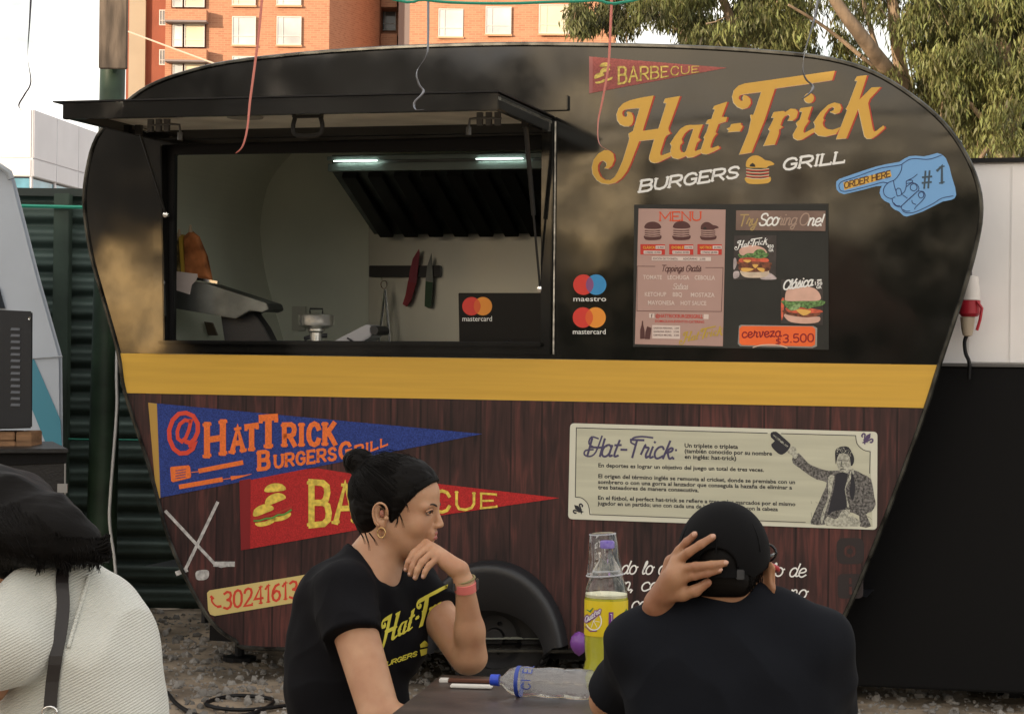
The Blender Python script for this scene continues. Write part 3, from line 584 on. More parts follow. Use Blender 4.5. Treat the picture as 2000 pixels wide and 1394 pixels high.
p.stroke([(372, 822), (362, 820), (352, 828), (347, 842), (348, 856), (356, 862), (364, 854), (370, 838), (374, 820)], 7)
p.build('at_sign', c_or2, o)
p = P_(.0045)
p.poly([(333, 913), (336, 911), (369, 908), (372, 911), (374, 929), (372, 933), (339, 941), (335, 939)]); p.stroke([(391, 919), (473, 903)], 9); p.stroke([(353, 950), (433, 936)], 9); p.stroke([(454, 933), (476, 929)], 8, w1=3); p.stroke([(476, 929), (492, 925)], 3, w1=1); p.stroke([(375, 922), (390, 920)], 1.5); p.stroke([(434, 936), (454, 933)], 1.5)
p.build('spatula_print', c_or, o)
p = P_(.0052)
for q in (917, 922, 927, 932): p.stroke([(344, q + 2), (363, q - 1)], 1.3)
p.build('spatula_slot', blue, o)
redf = mat('red_felt', (.42, .020, .020), .85, noise_s=170, noise_a=.25, bump=.0006, bump_s=220)
o = pennant([(468, 938), (560, 918), (620, 914), (690, 925), (860, 945), (1092, 972), (860, 1006), (471, 1074)], [(468, 938), (490, 934), (489, 1071), (471, 1074)], redf, mat('dark_red_band', (.22, .012, .014), .8), .0008)
p = P_(.0045); stroke_text(p, 'BARBECUE', (609, 1025), (970, 989), 84, 12.5, h1=24, serif=.12, gap=3.0); p.build('lettering', c_yel2, o)
slider_icon(495, 1003, .98, .0045, o, c_yel2, mat('lettuce_green', (.10, .28, .05), .6))
# hockey sticks, puck and phone plate
lg = mat('grey_print', (.46, .45, .44), .6, noise_s=40, noise_a=.3)
p = P_(.0016); p.stroke([(324, 998), (420, 1101), (432, 1105), (456, 1101)], 6); p.stroke([(425, 981), (362, 1112), (356, 1117), (345, 1118)], 6); p.stroke([(420, 1101), (456, 1101)], 10); p.stroke([(364, 1112), (346, 1119)], 9); p.build('hockey_stick_print', lg, FT)
p = P_(.0016); p.poly([tuple(v) for v in catmull([(382, 1120), (386, 1114), (400, 1112), (408, 1115), (407, 1127), (398, 1132), (385, 1131)], 3, True)]); p.build('puck_print', lg, FT)
m = MB(); Q = [(405, 1157), (410, 1152), (588, 1123), (598, 1121), (624, 1150), (622, 1160), (600, 1172), (420, 1202), (411, 1199), (407, 1190)]; m.prism([T(*q, .004) for q in Q], [T(*q, .001) for q in Q]); o = m.build('phone_plate', mat('cream_plate', (.66, .52, .20), .5), FT)
p = P_(.0048); stroke_text(p, '302416131', (438, 1189), (594, 1164), 33, 4.6, serif=.35); p.stroke(catmull([(414, 1166), (415, 1174), (422, 1182), (430, 1184)], 3), 3.4); p.stroke([(413, 1164), (417, 1168)], 5); p.stroke([(426, 1184), (432, 1183)], 5); p.build('lettering', c_or2, o)
# slogan, partly hidden behind the men, and faded icons
for s_, a, bq in (('do lo q', (1212, 1120), (1298, 1121)), ('lo de', (1504, 1124), (1572, 1126)), ('n, con', (1214, 1152), (1302, 1154)), ('y no', (1512, 1166), (1573, 1168)), ('cos', (1232, 1190), (1272, 1191))):
    p = P_(.0016); stroke_text(p, s_, a, bq, 25, 2.8, slant=.3, smooth=True, gap=0.2); p.build('slogan_lettering', white, FT)
fad = mat('faded_black_print', (.02, .014, .015), .6)
p = P_(.0016); rr = lambda x0, y0, x1, y1, r: [(x1 - r + r * math.cos(a), y1 - r + r * math.sin(a)) for a in (0, .5, 1.07, 1.57)] + [(x0 + r - r * math.sin(a), y1 - r + r * math.cos(a)) for a in (0, .5, 1.07, 1.57)] + [(x0 + r - r * math.cos(a), y0 + r - r * math.sin(a)) for a in (0, .5, 1.07, 1.57)] + [(x1 - r + r * math.sin(a), y0 + r - r * math.cos(a)) for a in (0, .5, 1.07, 1.57)]
p.poly(rr(1634, 1050, 1688, 1101, 13), [[(1660 + 12 * math.cos(-k / 3), 1076 + 12 * math.sin(-k / 3)) for k in range(19)]]); p.circle(1660, 1076, 6); p.poly(rr(1636, 1120, 1686, 1168, 9), [rr(1658, 1128, 1664, 1160, 1)]); p.stroke([(1652, 1142), (1672, 1143)], 5); p.build('social_icon', fad, FT)

# card stickers
c_mr = mat('sticker_red', (.62, .035, .025), .4); c_mo = mat('sticker_orange', (.75, .27, .03), .4); c_mb = mat('sticker_blue', (.03, .25, .55), .4); c_mm = mat('sticker_mid', (.66, .10, .02), .4); c_mp = mat('sticker_plum', (.22, .07, .20), .4)
def lens(cx, cy, r, d):
    h = math.acos(d / r); return [(cx - d + r * math.cos(a), cy + r * math.sin(a)) for a in np.linspace(-h, h, 10)] + [(cx + d - r * math.cos(a), cy - r * math.sin(a)) for a in np.linspace(-h, h, 10)][1:-1]
def card(cx, cy, r, c2, cm, word, par, mp, off=.0015, name='card_sticker'):
    d = r * .62
    p = Print(mp, off); p.circle(cx - d, cy, r); o = p.build(name, c_mr, par)
    p = Print(mp, off + .0002); p.circle(cx + d, cy, r); p.build('circle_print', c2, par if par.parent else o)
    p = Print(mp, off + .0004); p.poly(lens(cx, cy, r, d)); p.build('overlap_print', cm, par if par.parent else o)
    p = Print(mp, off + .0004); font_text(p, word, (cx - r * 1.6, cy + r * 1.62), (cx + r * 1.6, cy + r * 1.62), 10.5, .004); p.build('lettering', white, par if par.parent else o)
stk = mat('clear_film', (.010, .010, .0095), .12, spec=.6)
p = P_(.0008); p.poly([(1110, 590), (1110, 530), (1122, 528), (1122, 585), (1150, 592)]); p.poly([(1140, 527), (1140, 470), (1192, 469), (1192, 524)]); p.build('film_patch', black, FT)
card(1152, 556, 20, c_mb, c_mp, 'maestro', FT, W); card(1151, 620, 20, c_mo, c_mm, 'mastercard', FT, W)

# blue pointing hand
m = MB(); ZC = lambda s: [(1620 + float(a) / 7.692, 290 + float(b) / 7.692) for a, b in (q.split(',') for q in s.split())]
HP = ZC("100,560 105,500 150,460 250,425 500,340 700,275 850,240 1050,205 1120,160 1200,120 1300,112 1420,122 1500,105 1620,72 1690,90 1750,150 1800,270 1840,430 1890,590 1905,700 1880,750 1830,775 1700,800 1560,870 1400,950 1250,1000 1160,1025 1110,1010 1050,950 980,920 930,880 905,825 830,790 780,740 755,670 765,610 790,565 700,570 500,625 330,665 220,690 150,665 110,620")
m.prism([T(*q, .004) for q in HP], [T(*q, .001) for q in HP]); o = m.build('foam_hand_sticker', mat('sky_blue_print', (.16, .36, .66), .45), FT)
nv = mat('navy_print', (.012, .03, .12), .5)
p = P_(.0048)
for s_ in ("150,590 145,550 200,495 400,430 700,320 850,285 1050,255 1110,225 1200,170 1300,155 1450,168 1560,150 1695,100", "1090,250 1080,330 1030,420 970,480 880,520 820,600 820,680 860,730 930,755 985,730", "150,590 180,640 300,640 600,565 780,515 840,515 880,525", "965,485 975,560 1000,640 1020,715", "1000,640 1020,605 1060,605 1080,650 1080,700 1020,718", "1080,690 1130,650 1155,560 1160,490 1240,480 1245,510 1165,530", "1160,490 1260,440 1320,390", "1160,575 1240,520 1310,540 1345,600 1310,660 1100,850 1060,880 990,860 950,800 945,750", "1340,645 1410,650 1440,710 1400,780 1300,880 1280,915", "1330,640 1100,850 1090,910 1140,965 1260,965 1400,910 1560,830 1690,750 1860,715", "1215,590 1225,555 1270,530 1310,560 1315,610 1270,640 1225,620 1215,590", "1335,700 1350,670 1390,655 1420,690 1405,735 1360,745 1335,700", "1110,920 1150,945 1210,942", "970,820 1010,860 1060,860", "1100,700 1170,750", "1240,780 1250,820 1300,845"):
    p.stroke(catmull(ZC(s_), 3), 1.5)
p.build('outline_print', nv, o)
p = P_(.0044); p.poly(ZC("210,510 915,330 935,425 225,628")); p.build('finger_label', c_gold, o)
p = P_(.0050); stroke_text(p, 'ORDER HERE', ZC("228,602")[0], ZC("912,425")[0], 12, 1.9, serif=.2); p.build('lettering', mat('brown_print', (.08, .03, .01), .5), o)
p = P_(.0050); stroke_text(p, '#', ZC("1385,605")[0], ZC("1545,590")[0], 33, 3.6); stroke_text(p, '1', ZC("1620,540")[0], ZC("1725,515")[0], 33, 5, serif=.7); p.build('number_lettering', mat('slate_print', (.04, .07, .10), .5), o)

# ---------------------------------------------------------------- menu board and posters
def sheet(P, off, th, m, par, name):
    q = MB(); q.prism([T(*p, off + th) for p in P], [T(*p, off) for p in P]); return q.build(name, m, par)
board = sheet([(1239, 400), (1618, 398), (1619, 683), (1237, 677)], .001, .005, mat('board_black', (.013, .014, .012), .5, noise_s=5, noise_a=.2), FT, 'menu_board')
ZM = lambda s: [(1220 + float(a) / 4.357, 380 + float(b) / 4.357) for a, b in (q.split(',') for q in s.split())]
bk = board
def BP(k=0): return P_(.0088 + .0006 * k)
pink = mat('menu_card', (.42, .27, .235), .5, noise_s=3, noise_a=.05)
sheet(ZM("122,120 862,130 838,1290 90,1272"), .0062, .0018, pink, bk, 'menu_card')
brown = mat('menu_brown', (.085, .03, .028), .6); redc = mat('menu_red', (.50, .03, .02), .5); dw = mat('menu_pale', (.66, .55, .50), .6); org = mat('menu_orange', (.66, .07, .015), .5)
p = BP(); a, b2 = ZM("305,225 650,222"); stroke_text(p, 'MENU', a, b2, 17, 2.5, serif=.5); p.build('menu_heading', org, bk)
for (x, y), s_, cp in zip(ZM("172,385 415,385 650,385"), (.60, .62, .56), (0, 0, 1)):
    capburger(x, y, s_, .0088, brown, brown, pink, bk, cap=bool(cp))
p = BP(); p2 = BP(1); p3 = BP(2); p4 = BP(2)
for x0, x1, nm, v1, v2 in ((137, 347, 'CLÁSICA', '12.900', '+ PAPAS 15.900'), (382, 588, 'DOBLE', '16.900', '+ PAPAS 20.900'), (622, 830, 'HAT-TRICK', '24.900', '+ PAPAS 28.900')):
    p.poly(ZM(f"{x0},423 {x1},425 {x1 - 1},514 {x0},511"))
    p2.poly(ZM(f"{x0 + 130},436 {x1 - 2},436 {x1 - 2},464 {x0 + 130},464")); p2.poly(ZM(f"{x0 + 28},478 {x1 - 30},480 {x1 - 30},508 {x0 + 28},506"))
    a, b2 = ZM(f"{x0 + 22},462 {x0 + 124},462"); font_text(p3, nm, a, b2, 5.2, .02)
    a, b2 = ZM(f"{x0 + 140},459 {x1 - 8},459"); font_text(p4, v1, a, b2, 4, .01); a, b2 = ZM(f"{x0 + 36},501 {x1 - 38},502"); font_text(p4, v2, a, b2, 4, .01)
p2.poly(ZM("235,530 738,532 738,566 233,562"))
a, b2 = ZM("245,554 455,556"); font_text(p4, 'EDICIÓN DE TOCINETA', a, b2, 4, .01); a, b2 = ZM("500,556 690,557"); font_text(p4, 'ADIC/PAPAS   2.500', a, b2, 4, .01)
p.build('price_block', redc, bk); p2.build('price_label', dw, bk); p3.build('price_name', mat('menu_yellow', (.75, .40, .05), .5), bk); p4.build('price_lettering', brown, bk)
p = BP()
for s_ in ("262,612 110,610 108,990 826,995 840,622 692,622",): p.stroke(ZM(s_), 1.0)
a, b2 = ZM("312,655 650,655"); stroke_text(p, 'Toppings Gratis', a, b2, 12, 1.5, slant=.25, smooth=True, gap=.3); p.build('frame_print', brown, bk)
p = BP()
for s_, a in (('TOMATE', "160,720 320,722"), ('LECHUGA', "370,722 553,724"), ('CEBOLLA', "598,724 772,726"), ('KETCHUP', "175,865 357,866"), ('BBQ', "413,867 492,868"), ('MOSTAZA', "566,870 768,872"), ('MAYONESA', "202,937 428,939"), ('HOT SAUCE', "480,940 698,942")):
    a, b2 = ZM(a); p = BP(); font_text(p, s_, a, b2, 8.4, .012); p.build('topping_lettering', dw, bk)
p = BP(); a, b2 = ZM("412,805 538,807"); stroke_text(p, 'Salsas', a, b2, 11, 1.1, slant=.25, smooth=True, gap=.3); p.build('topping_lettering', dw, bk); p = BP()
p.poly(ZM("212,1010 256,1012 256,1050 212,1048")); p.build('icon_label', dw, bk); p = BP(); p.poly(ZM("676,1018 718,1020 716,1060 674,1058")); p.build('icon_label', dw, bk); p = BP(); p.poly(ZM("238,1110 476,1116 474,1228 238,1224"))
p.build('icon_label', dw, bk)
p = BP(); a, b2 = ZM("266,1046 668,1052"); font_text(p, '@HATTRICKBURGERSGRILL', a, b2, 7.2, .02); a, b2 = ZM("262,1086 680,1094"); font_text(p, 'DOMICILIOS-EVENTOS-CATERING', a, b2, 5, .015); p.build('handle_lettering', redc, bk)
p = BP(1)
for k, s_ in enumerate(('GASEOSA PERSONAL   2.500', 'GASEOSA ZERO   2.500', 'CERVEZA MICHEL   3.500')):
    a, b2 = ZM(f"248,{1142 + 30 * k} 466,{1144 + 30 * k}"); font_text(p, s_, a, b2, 3.4, .01)
p.poly(ZM("150,1075 160,1075 162,1110 172,1150 175,1225 135,1228 136,1150 148,1110")); p.poly(ZM("195,1120 232,1135 218,1230 175,1228 180,1170"))
a, b2 = ZM("228,1046 240,1046"); font_text(p, 'f', a, b2, 7, .03); p.build('drink_print', brown, bk)
yl = mat('mustard_print', (.48, .33, .04), .5)
p = BP(1); f = logo_to(1327, 640, 1414, 674, -5); 
for P0, hs in LOGO: p.poly([(min(f(*q)[0], 1413), f(*q)[1]) for q in dedupe(P0)], [[f(*q) for q in h] for h in hs])
p.build('small_logo', yl, bk)
# sign "Try Scoring One!"
sheet(ZM("952,137 1712,140 1710,312 948,305"), .0062, .003, mat('mirror_brown', (.17, .115, .10), .3, .3, noise_s=3, noise_a=.3), bk, 'slogan_plate')
p = P_(.0100); a, b2 = ZM("965,270 1120,270"); stroke_text(p, 'Try', a, b2, 22, 2.7, slant=.28, smooth=True, gap=.2); p.build('slogan_lettering', mat('gilt_print', (.38, .27, .11), .4), bk)
p = P_(.0100); a, b2 = ZM("1145,265 1300,262"); stroke_text(p, 'Sco', a, b2, 23, 3.2, slant=.28, smooth=True, gap=.2); p.build('slogan_lettering', white, bk); p = P_(.0100); a, b2 = ZM("1560,264 1680,266"); stroke_text(p, 'ne!', a, b2, 22, 3, slant=.28, smooth=True, gap=.2); p.build('slogan_lettering', white, bk)
p = P_(.0100); a, b2 = ZM("1300,262 1460,262"); stroke_text(p, 'ring', a, b2, 22, 2.4, slant=.28, smooth=True, gap=.2); a, b2 = ZM("1485,262 1555,262"); stroke_text(p, 'O', a, b2, 23, 2.4, slant=.28, smooth=True, gap=.2); p.build('slogan_lettering', mat('rose_print', (.34, .24, .19), .4), bk)
# two burger photographs (flat prints)
bunm = mat('photo_bun', (.62, .34, .20), .45, noise_s=14, noise_a=.15); bunm2 = mat('photo_bun_pale', (.62, .38, .30), .45, noise_s=14, noise_a=.1); bread = mat('photo_bread', (.62, .50, .38), .5, noise_s=30, noise_a=.15)
meat = mat('photo_meat', (.16, .05, .025), .5, noise_s=60, noise_a=.6); cheese = mat('photo_cheese', (.72, .42, .10), .5); tomato = mat('photo_tomato', (.55, .10, .05), .5, noise_s=50, noise_a=.3); leaf = mat('photo_leaf', (.10, .20, .06), .5, noise_s=90, noise_a=.7)
blk2 = mat('photo_ground', (.035, .028, .027), .4, noise_s=10, noise_a=.5)
def blob(s_, n=3): return [tuple(v) for v in catmull(ZM(s_), n, True)]
sheet(ZM("935,350 1295,348 1290,725 928,725"), .0062, .002, blk2, bk, 'burger_poster')
def lay(shapes, base):
    for i, (s_, m_) in enumerate(shapes):
        p = P_(base + .0003 * (i + 1)); p.poly(blob(s_)); p.build('poster_print', m_, bk)
pale = mat('photo_pale', (.45, .38, .38), .5, noise_s=20, noise_a=.3)
lay([("930,550 950,545 955,600 930,640", pale), ("930,660 975,655 975,700 932,715", pale), ("1165,680 1230,665 1285,700 1285,722 1165,722", pale),
     ("1000,640 1210,640 1225,680 1180,705 1060,708 1005,690", bread), ("995,590 1240,590 1245,610 1215,655 1000,655", meat), ("1000,625 1100,632 1060,655 1005,655", cheese), ("1130,625 1190,630 1185,660 1150,650", cheese),
     ("980,560 1230,575 1225,600 990,600", meat), ("985,545 1100,535 1215,545 1220,575 1100,570 990,578", tomato), ("1010,558 1080,560 1050,582", cheese), ("1090,598 1140,598 1115,628", cheese),
     ("985,500 1210,495 1215,530 1150,545 1060,535 990,540", leaf), ("980,500 985,465 1040,435 1120,435 1190,460 1215,500 1160,475 1120,500 1050,500 1010,520", bunm2), ("1100,500 1130,470 1180,470 1212,510 1205,528 1120,520", leaf)], .0082)
p = P_(.0125); f = logo_to(*ZM("938,365")[0], *ZM("1225,475")[0])
for P0, hs in LOGO: p.poly([f(*q) for q in dedupe(P0)], [[f(*q) for q in h] for h in hs])
a, b2 = ZM("1215,455 1272,455"); font_text(p, '450', a, b2, 6.5, .03); a, b2 = ZM("1228,486 1272,486"); font_text(p, 'GR', a, b2, 5.5, .03); p.build('poster_lettering', white, bk)
sheet(ZM("1335,722 1690,722 1686,1110 1330,1095"), .0062, .002, blk2, bk, 'burger_poster')
lay([("1335,900 1360,890 1350,1040 1335,1060", tomato), ("1360,1020 1420,1005 1560,1040 1660,1040 1650,1085 1540,1098 1420,1085 1370,1050", bunm2), ("1350,985 1460,990 1640,1000 1660,1025 1560,1045 1420,1030 1360,1010", meat), ("1380,960 1560,965 1675,985 1670,1005 1500,1010 1400,1000", tomato),
     ("1460,975 1590,990 1525,1030", cheese), ("1360,900 1680,900 1690,940 1600,960 1560,975 1500,955 1430,990 1390,970 1350,930", leaf), ("1440,940 1500,930 1480,975 1410,985", mat('photo_leaf_light', (.22, .33, .14), .5, noise_s=80, noise_a=.5)), ("1368,870 1385,810 1440,785 1540,782 1620,800 1665,850 1660,900 1520,905 1380,905", bunm2)], .0082)
p = P_(.0125); a, b2 = ZM("1350,812 1600,775"); stroke_text(p, 'Clásica', a, b2, 18, 3, slant=.25, smooth=True, gap=.2); a, b2 = ZM("1622,770 1685,770"); font_text(p, '150', a, b2, 6.5, .03); a, b2 = ZM("1632,800 1680,800"); font_text(p, 'GR', a, b2, 5.5, .03); p.stroke(ZM("1645,730 1675,728"), 3); p.build('poster_lettering', white, bk)
# beer price card
sheet(ZM("975,1118 990,1108 1610,1118 1640,1135 1638,1290 1600,1305 985,1290 965,1270"), .0062, .001, mat('clear_tape', (.30, .29, .27), .2), bk, 'card_sleeve')
sheet(ZM("978,1140 1000,1118 1600,1122 1625,1145 1622,1275 1595,1292 1000,1280 978,1262"), .0074, .0015, mat('neon_orange', (.80, .13, .025), .5, noise_s=5, noise_a=.08), bk, 'price_card')
p = P_(.0095); a, b2 = ZM("1002,1217 1335,1208"); stroke_text(p, 'cerveza', a, b2, 16, 2.6, smooth=True, gap=.9); a, b2 = ZM("1288,1278 1328,1275"); stroke_text(p, '$', a, b2, 13, 2.0); a, b2 = ZM("1352,1258 1608,1250"); stroke_text(p, '3.500', a, b2, 15, 2.6, smooth=True, gap=2.2); p.build('marker_lettering', mat('marker_red', (.26, .004, .010), .5), bk)
p = P_(.0098); p.stroke(catmull(ZM("1095,1300 1160,1282 1250,1277 1330,1285 1385,1302"), 3), 2.0); p.build('glare_arc', mat('tape_glare', (.65, .5, .4), .3), bk)  # glare on the tape, painted as a pale stroke

# ---------------------------------------------------------------- poster "Hat-Trick:"
ZP = lambda s: [(1090 + float(a) / 3.03, 800 + float(b) / 3.03) for a, b in (q.split(',') for q in s.split())]
cream = mat('poster_cream', (.50, .50, .39), .5, noise_s=4, noise_a=.08, stretch=(.3, 1, 5))
def rq(c, r):
    o = []
    for i in range(4):
        p = Vector(c[i]); a = (Vector(c[i - 1]) - p).normalized() * r; b2 = (Vector(c[(i + 1) % 4]) - p).normalized() * r
        for k in range(6):
            t_ = k / 5; o.append(tuple((p + a) * (1 - t_) ** 2 + p * 2 * t_ * (1 - t_) + (p + b2) * t_ ** 2))
    return o
poster = sheet(rq([(1114, 826), (1714, 843), (1713, 1034), (1110, 1013)], 9), .001, .004, mat('poster_rim', (.62, .62, .52), .5), FT, 'story_poster')
p = P_(.0058); p.poly(ZP("112,110 1762,152 1775,200 1810,235 1845,247 1862,690 200,615 185,560 150,525 105,512")); p.build('poster_field', cream, poster)
ink = mat('poster_ink', (.02, .02, .028), .6); ink2 = mat('poster_navy', (.07, .06, .13), .6)
p = P_(.0066)
p.stroke(ZP("1240,138 110,106 104,515"), 1.4); p.stroke(catmull(ZP("104,515 145,522 180,560 190,618"), 3), 1.4); p.stroke(ZP("190,618 1465,665"), 1.2); p.stroke(ZP("1322,140 1762,152"), 1.4); p.stroke(catmull(ZP("1762,152 1770,200 1805,235 1848,247"), 3), 1.4); p.stroke(ZP("1848,247 1845,375"), 1.4)
for s_, a, hh in (('Un triplete o tripleta', "750,222 1066,230", 6.6), ('(también conocido por su nombre', "750,254 1268,270", 6.6), ('en inglés: hat-trick)', "750,288 1056,298", 6.6), ('En deportes es lograr un objetivo del juego un total de tres veces.', "240,338 1220,366", 6.2),
                  ('El origen del término inglés se remonta al cricket, donde se premiaba con un', "240,402 1404,438", 6.2), ('sombrero o con una gorra al lanzador que conseguía la hazaña de eliminar a', "238,436 1386,470", 6.2), ('tres bateadores de manera consecutiva.', "238,468 834,486", 6.2),
                  ('En el fútbol, el perfect hat-trick se refiere a tres goles marcados por el mismo', "238,530 1406,568", 6.2), ('jugador en un partido; uno con cada una de las piernas y otro con la cabeza', "236,562 1302,598", 6.2)):
    a, b2 = ZP(a); font_text(p, s_, a, b2, hh * 1.28, .026)
p.build('poster_lettering', ink, poster)
p = P_(.0066); a, b2 = ZP("175,272 690,290"); stroke_text(p, 'Hat-Trick:', a, b2, 34, 4.2, slant=.28, smooth=True, gap=.3); p.stroke(catmull(ZP("240,170 200,160 185,200 230,225 290,215"), 3), 3.2); p.stroke(catmull(ZP("210,235 165,240 158,265 190,275 225,250 262,155"), 3), 3.2)
p.stroke(catmull(ZP("562,165 500,158 450,165 432,190 455,205"), 3), 3.4); p.build('title_lettering', ink2, poster)
def fleur(cx, cy, s_, an, col_):
    p = P_(.0066); c, q = math.cos(an), math.sin(an); f = lambda P0: [(cx + (x * c - y * q) * s_, cy + (x * q + y * c) * s_) for x, y in P0]
    p.poly(f([(0, -12), (4, -5), (1.5, 4), (-1.5, 4), (-4, -5)]))
    for e_ in (-1, 1): p.stroke(catmull(f([(e_ * 1, 5), (e_ * 4, 0), (e_ * 7, -5), (e_ * 10, -4), (e_ * 10, 0), (e_ * 8, 1)]), 3), 2.6 * s_)
    p.stroke(f([(-4, 4), (4, 4)]), 1.6 * s_); p.poly(f([(-1.5, 5), (1.5, 5), (3.5, 10), (0, 8.5), (-3.5, 10)])); p.build('fleur_print', col_, poster)
fleur(1693, 857, 1.15, .6, mat('poster_plum', (.09, .06, .14), .6)); fleur(1131, 994, 1.05, -.8, ink)
# engraving of a waving man: flat ink shapes and hatching
ZE = lambda s: [(1490 + float(a) / 6.8, 830 + float(b) / 6.8) for a, b in (q.split(',') for q in s.split())]
gry = mat('engraving_mid', (.12, .115, .11), .6, noise_s=110, noise_a=.75); gl = mat('engraving_light', (.38, .38, .32), .6, noise_s=90, noise_a=.35)
def ep(shapes, m_, off, nm='engraving_print'):
    for s_ in shapes: p = P_(off); p.poly([tuple(v) for v in catmull(ZE(s_), 2, True)]); p.build(nm, m_, poster)
ep(["400,420 480,370 600,500 720,560 850,600 1000,600 1200,590 1330,650 1440,720 1480,940 1500,1050 1440,1150 1370,1180 1440,1340 1290,1340 1280,1200 1100,1150 980,1240 850,1260 820,1320 640,1310 660,1220 720,1080 800,900 850,760 720,720 600,650 480,560 400,500"], gry, .0066)
ep(["985,400 1010,360 1130,370 1160,450 1170,560 1120,640 1040,630 1000,570 980,480", "330,330 380,280 440,300 450,370 470,400 430,450 390,400 340,370", "870,690 950,670 930,780 900,940 830,1150 790,1310 770,1240 810,1100 870,950", "1190,560 1210,640 1140,760 1100,860 1150,1090 1110,1060 1090,850 1130,720", "860,1210 1000,1260 1160,1200 1280,1260 1260,1340 840,1330", "1000,1230 1060,1130 1160,1120 1130,1210 1040,1250"], gl, .0070)
ep(["110,100 180,85 260,150 350,230 370,270 330,340 260,390 200,370 130,300 115,250 160,210 110,160", "960,380 980,310 1060,280 1140,290 1190,370 1215,440 1205,510 1170,540 1155,420 1080,370 1010,390 985,460 970,520", "980,640 1130,640 1090,850 1120,1080 1000,1130 920,1150 860,1190 930,900 960,760", "1180,600 1230,800 1200,1000 1150,900 1170,760"], ink, .0074)
p = P_(.0078)
rl = random.Random(3)
for k in range(150):
    x = rl.uniform(620, 1440); y = rl.uniform(640, 1280); a_ = rl.uniform(.6, 1.6)
    if 830 + (y - 600) * .1 > x and y < 1000: continue
    ln = rl.uniform(20, 70); q = ZE(f"{x},{y} {x + ln * math.cos(a_)},{y + ln * math.sin(a_)}")
    (p if k % 2 else p).stroke(q, .45)
for s_ in ("1000,470 1050,465", "1080,468 1130,472", "1050,480 1040,540 1070,550", "1030,590 1060,580 1100,590"): p.stroke(ZE(s_), 1.3)
p.build('hatching_print', ink, poster)['kind'] = 'stuff'
p = P_(.0080)
for k in range(60):
    x = rl.uniform(980, 1190); y = rl.uniform(290, 400); p.stroke(ZE(f"{x},{y} {x + rl.uniform(-20, 20)},{y + rl.uniform(5, 25)}"), .6)
for k in range(26):
    x = rl.uniform(140, 340); y = 120 + (x - 140) * .75 + rl.uniform(0, 30); p.stroke(ZE(f"{x},{y} {x + 30},{y + 24}"), .6)
p.build('highlight_print', gl, poster)['kind'] = 'stuff'

# ---------------------------------------------------------------- things inside the hatch
def TW(px, py, depth): return TM @ TD(px, py, depth)
def ground_thing(name, label, cat, p, group=None): return empty(name, label, cat, p, -PSI, group)
def knife(pts_b, pts_h, colr, label):
    c0 = TW(*pts_h[-1], 1.985); o = ground_thing('knife', label, 'knife', c0, 'knives on the magnetic strip'); inv = o.matrix_basis.inverted()
    def pr(P0, th, m_, nm):
        q = MB(); A = [inv @ TW(*p, 1.985) for p in P0]; q.prism(A, [a + Vector((0, th, 0)) for a in A]); q.build(nm, m_, o, bevel=.001)
    pr(pts_b, .003, colr[0], 'blade'); pr(pts_h, .012, colr[1], 'handle')
kred = mat('red_plastic', (.33, .012, .03), .4); kgr = mat('green_plastic', (.012, .07, .02), .4)
knife([(818, 486), (820, 494), (813, 556), (797, 550), (800, 530), (806, 505)], [(797, 548), (813, 553), (802, 588), (794, 599), (786, 594), (792, 575)], (mat('red_blade', (.30, .02, .05), .35), kred), 'red chef knife hanging tilted on the black magnetic strip')
knife([(843, 494), (846, 550), (831, 549), (834, 520)], [(831, 549), (845, 551), (842, 596), (837, 602), (829, 598)], (steel_d, kgr), 'knife with a dark green handle hanging upright on the magnetic strip')
ton = ground_thing('tongs', 'steel tongs hanging by a ring below the magnetic strip', 'tongs', TW(750, 672, 1.9)); inv = ton.matrix_basis.inverted()
q = MB(); q.tube([inv @ TW(752, 566, 1.93), inv @ TW(747, 610, 1.93), inv @ TW(739, 672, 1.9), inv @ TW(738, 700, 1.9)], .008, 6); q.tube([inv @ TW(752, 566, 1.92), inv @ TW(757, 620, 1.92), inv @ TW(761, 672, 1.9), inv @ TW(763, 700, 1.9)], .008, 6); q.build('arm', chrome, ton, smooth=True)
q = MB(); q.tube([inv @ TW(750 + 6 * math.cos(a), 556 + 8 * math.sin(a), 1.95) for a in np.linspace(0, 6.28, 13)], .003, 5); q.tube([inv @ TW(744, 541, 1.96), inv @ TW(748, 550, 1.95)], .003, 5); q.build('ring', chrome, ton, smooth=True)
# small stainless pan on its burner
cz = T(690, 700).z
pc = TW(617, 670, .45); pot = empty('serving_pan', 'small polished steel pan with lid standing on a steel foot behind the sill', 'pan', (pc.x, pc.y, cz))
rw = (TW(650, 640, .45) - TW(584, 640, .45)).length / 2; zz = lambda y: TW(617, y, .45).z - cz
q = MB(); q.lathe([(0, zz(642)), (rw * .6, zz(642)), (rw * .95, zz(636)), (rw, zz(628)), (rw, zz(617)), (rw * 1.03, zz(615)), (rw * .9, zz(614)), (0, zz(610))], (0, 0, 0), 32); q.build('pan_body', mat('pan_steel', (.78, .77, .72), .26, .85), pot, smooth=True)
q = MB(); q.lathe([(rw * .36, 0), (rw * .36, zz(650)), (rw * .5, zz(646)), (rw * .5, zz(641))], (0, 0, 0), 24); q.build('foot', mat('pan_steel', ()), pot, smooth=True)
q = MB(); q.tube([(-rw * .35, 0, zz(612)), (-rw * .35, 0, zz(603)), (rw * .35, 0, zz(603)), (rw * .35, 0, zz(612))], .005, 6); q.build('lid_handle', blackm, pot, smooth=True)
q = MB(); q.tube([(-rw * .6, -.02, zz(662)), (-rw * .2, 0, zz(656)), (rw * .62, 0, zz(655))], .012, 8); q.build('tap', darkplastic, pot, smooth=True)
pr_ = ground_thing('card_printer', 'slanted pale grey card reader roll lying behind the sill near the pan', 'card reader', TW(690, 676, .4)); inv = pr_.matrix_basis.inverted()
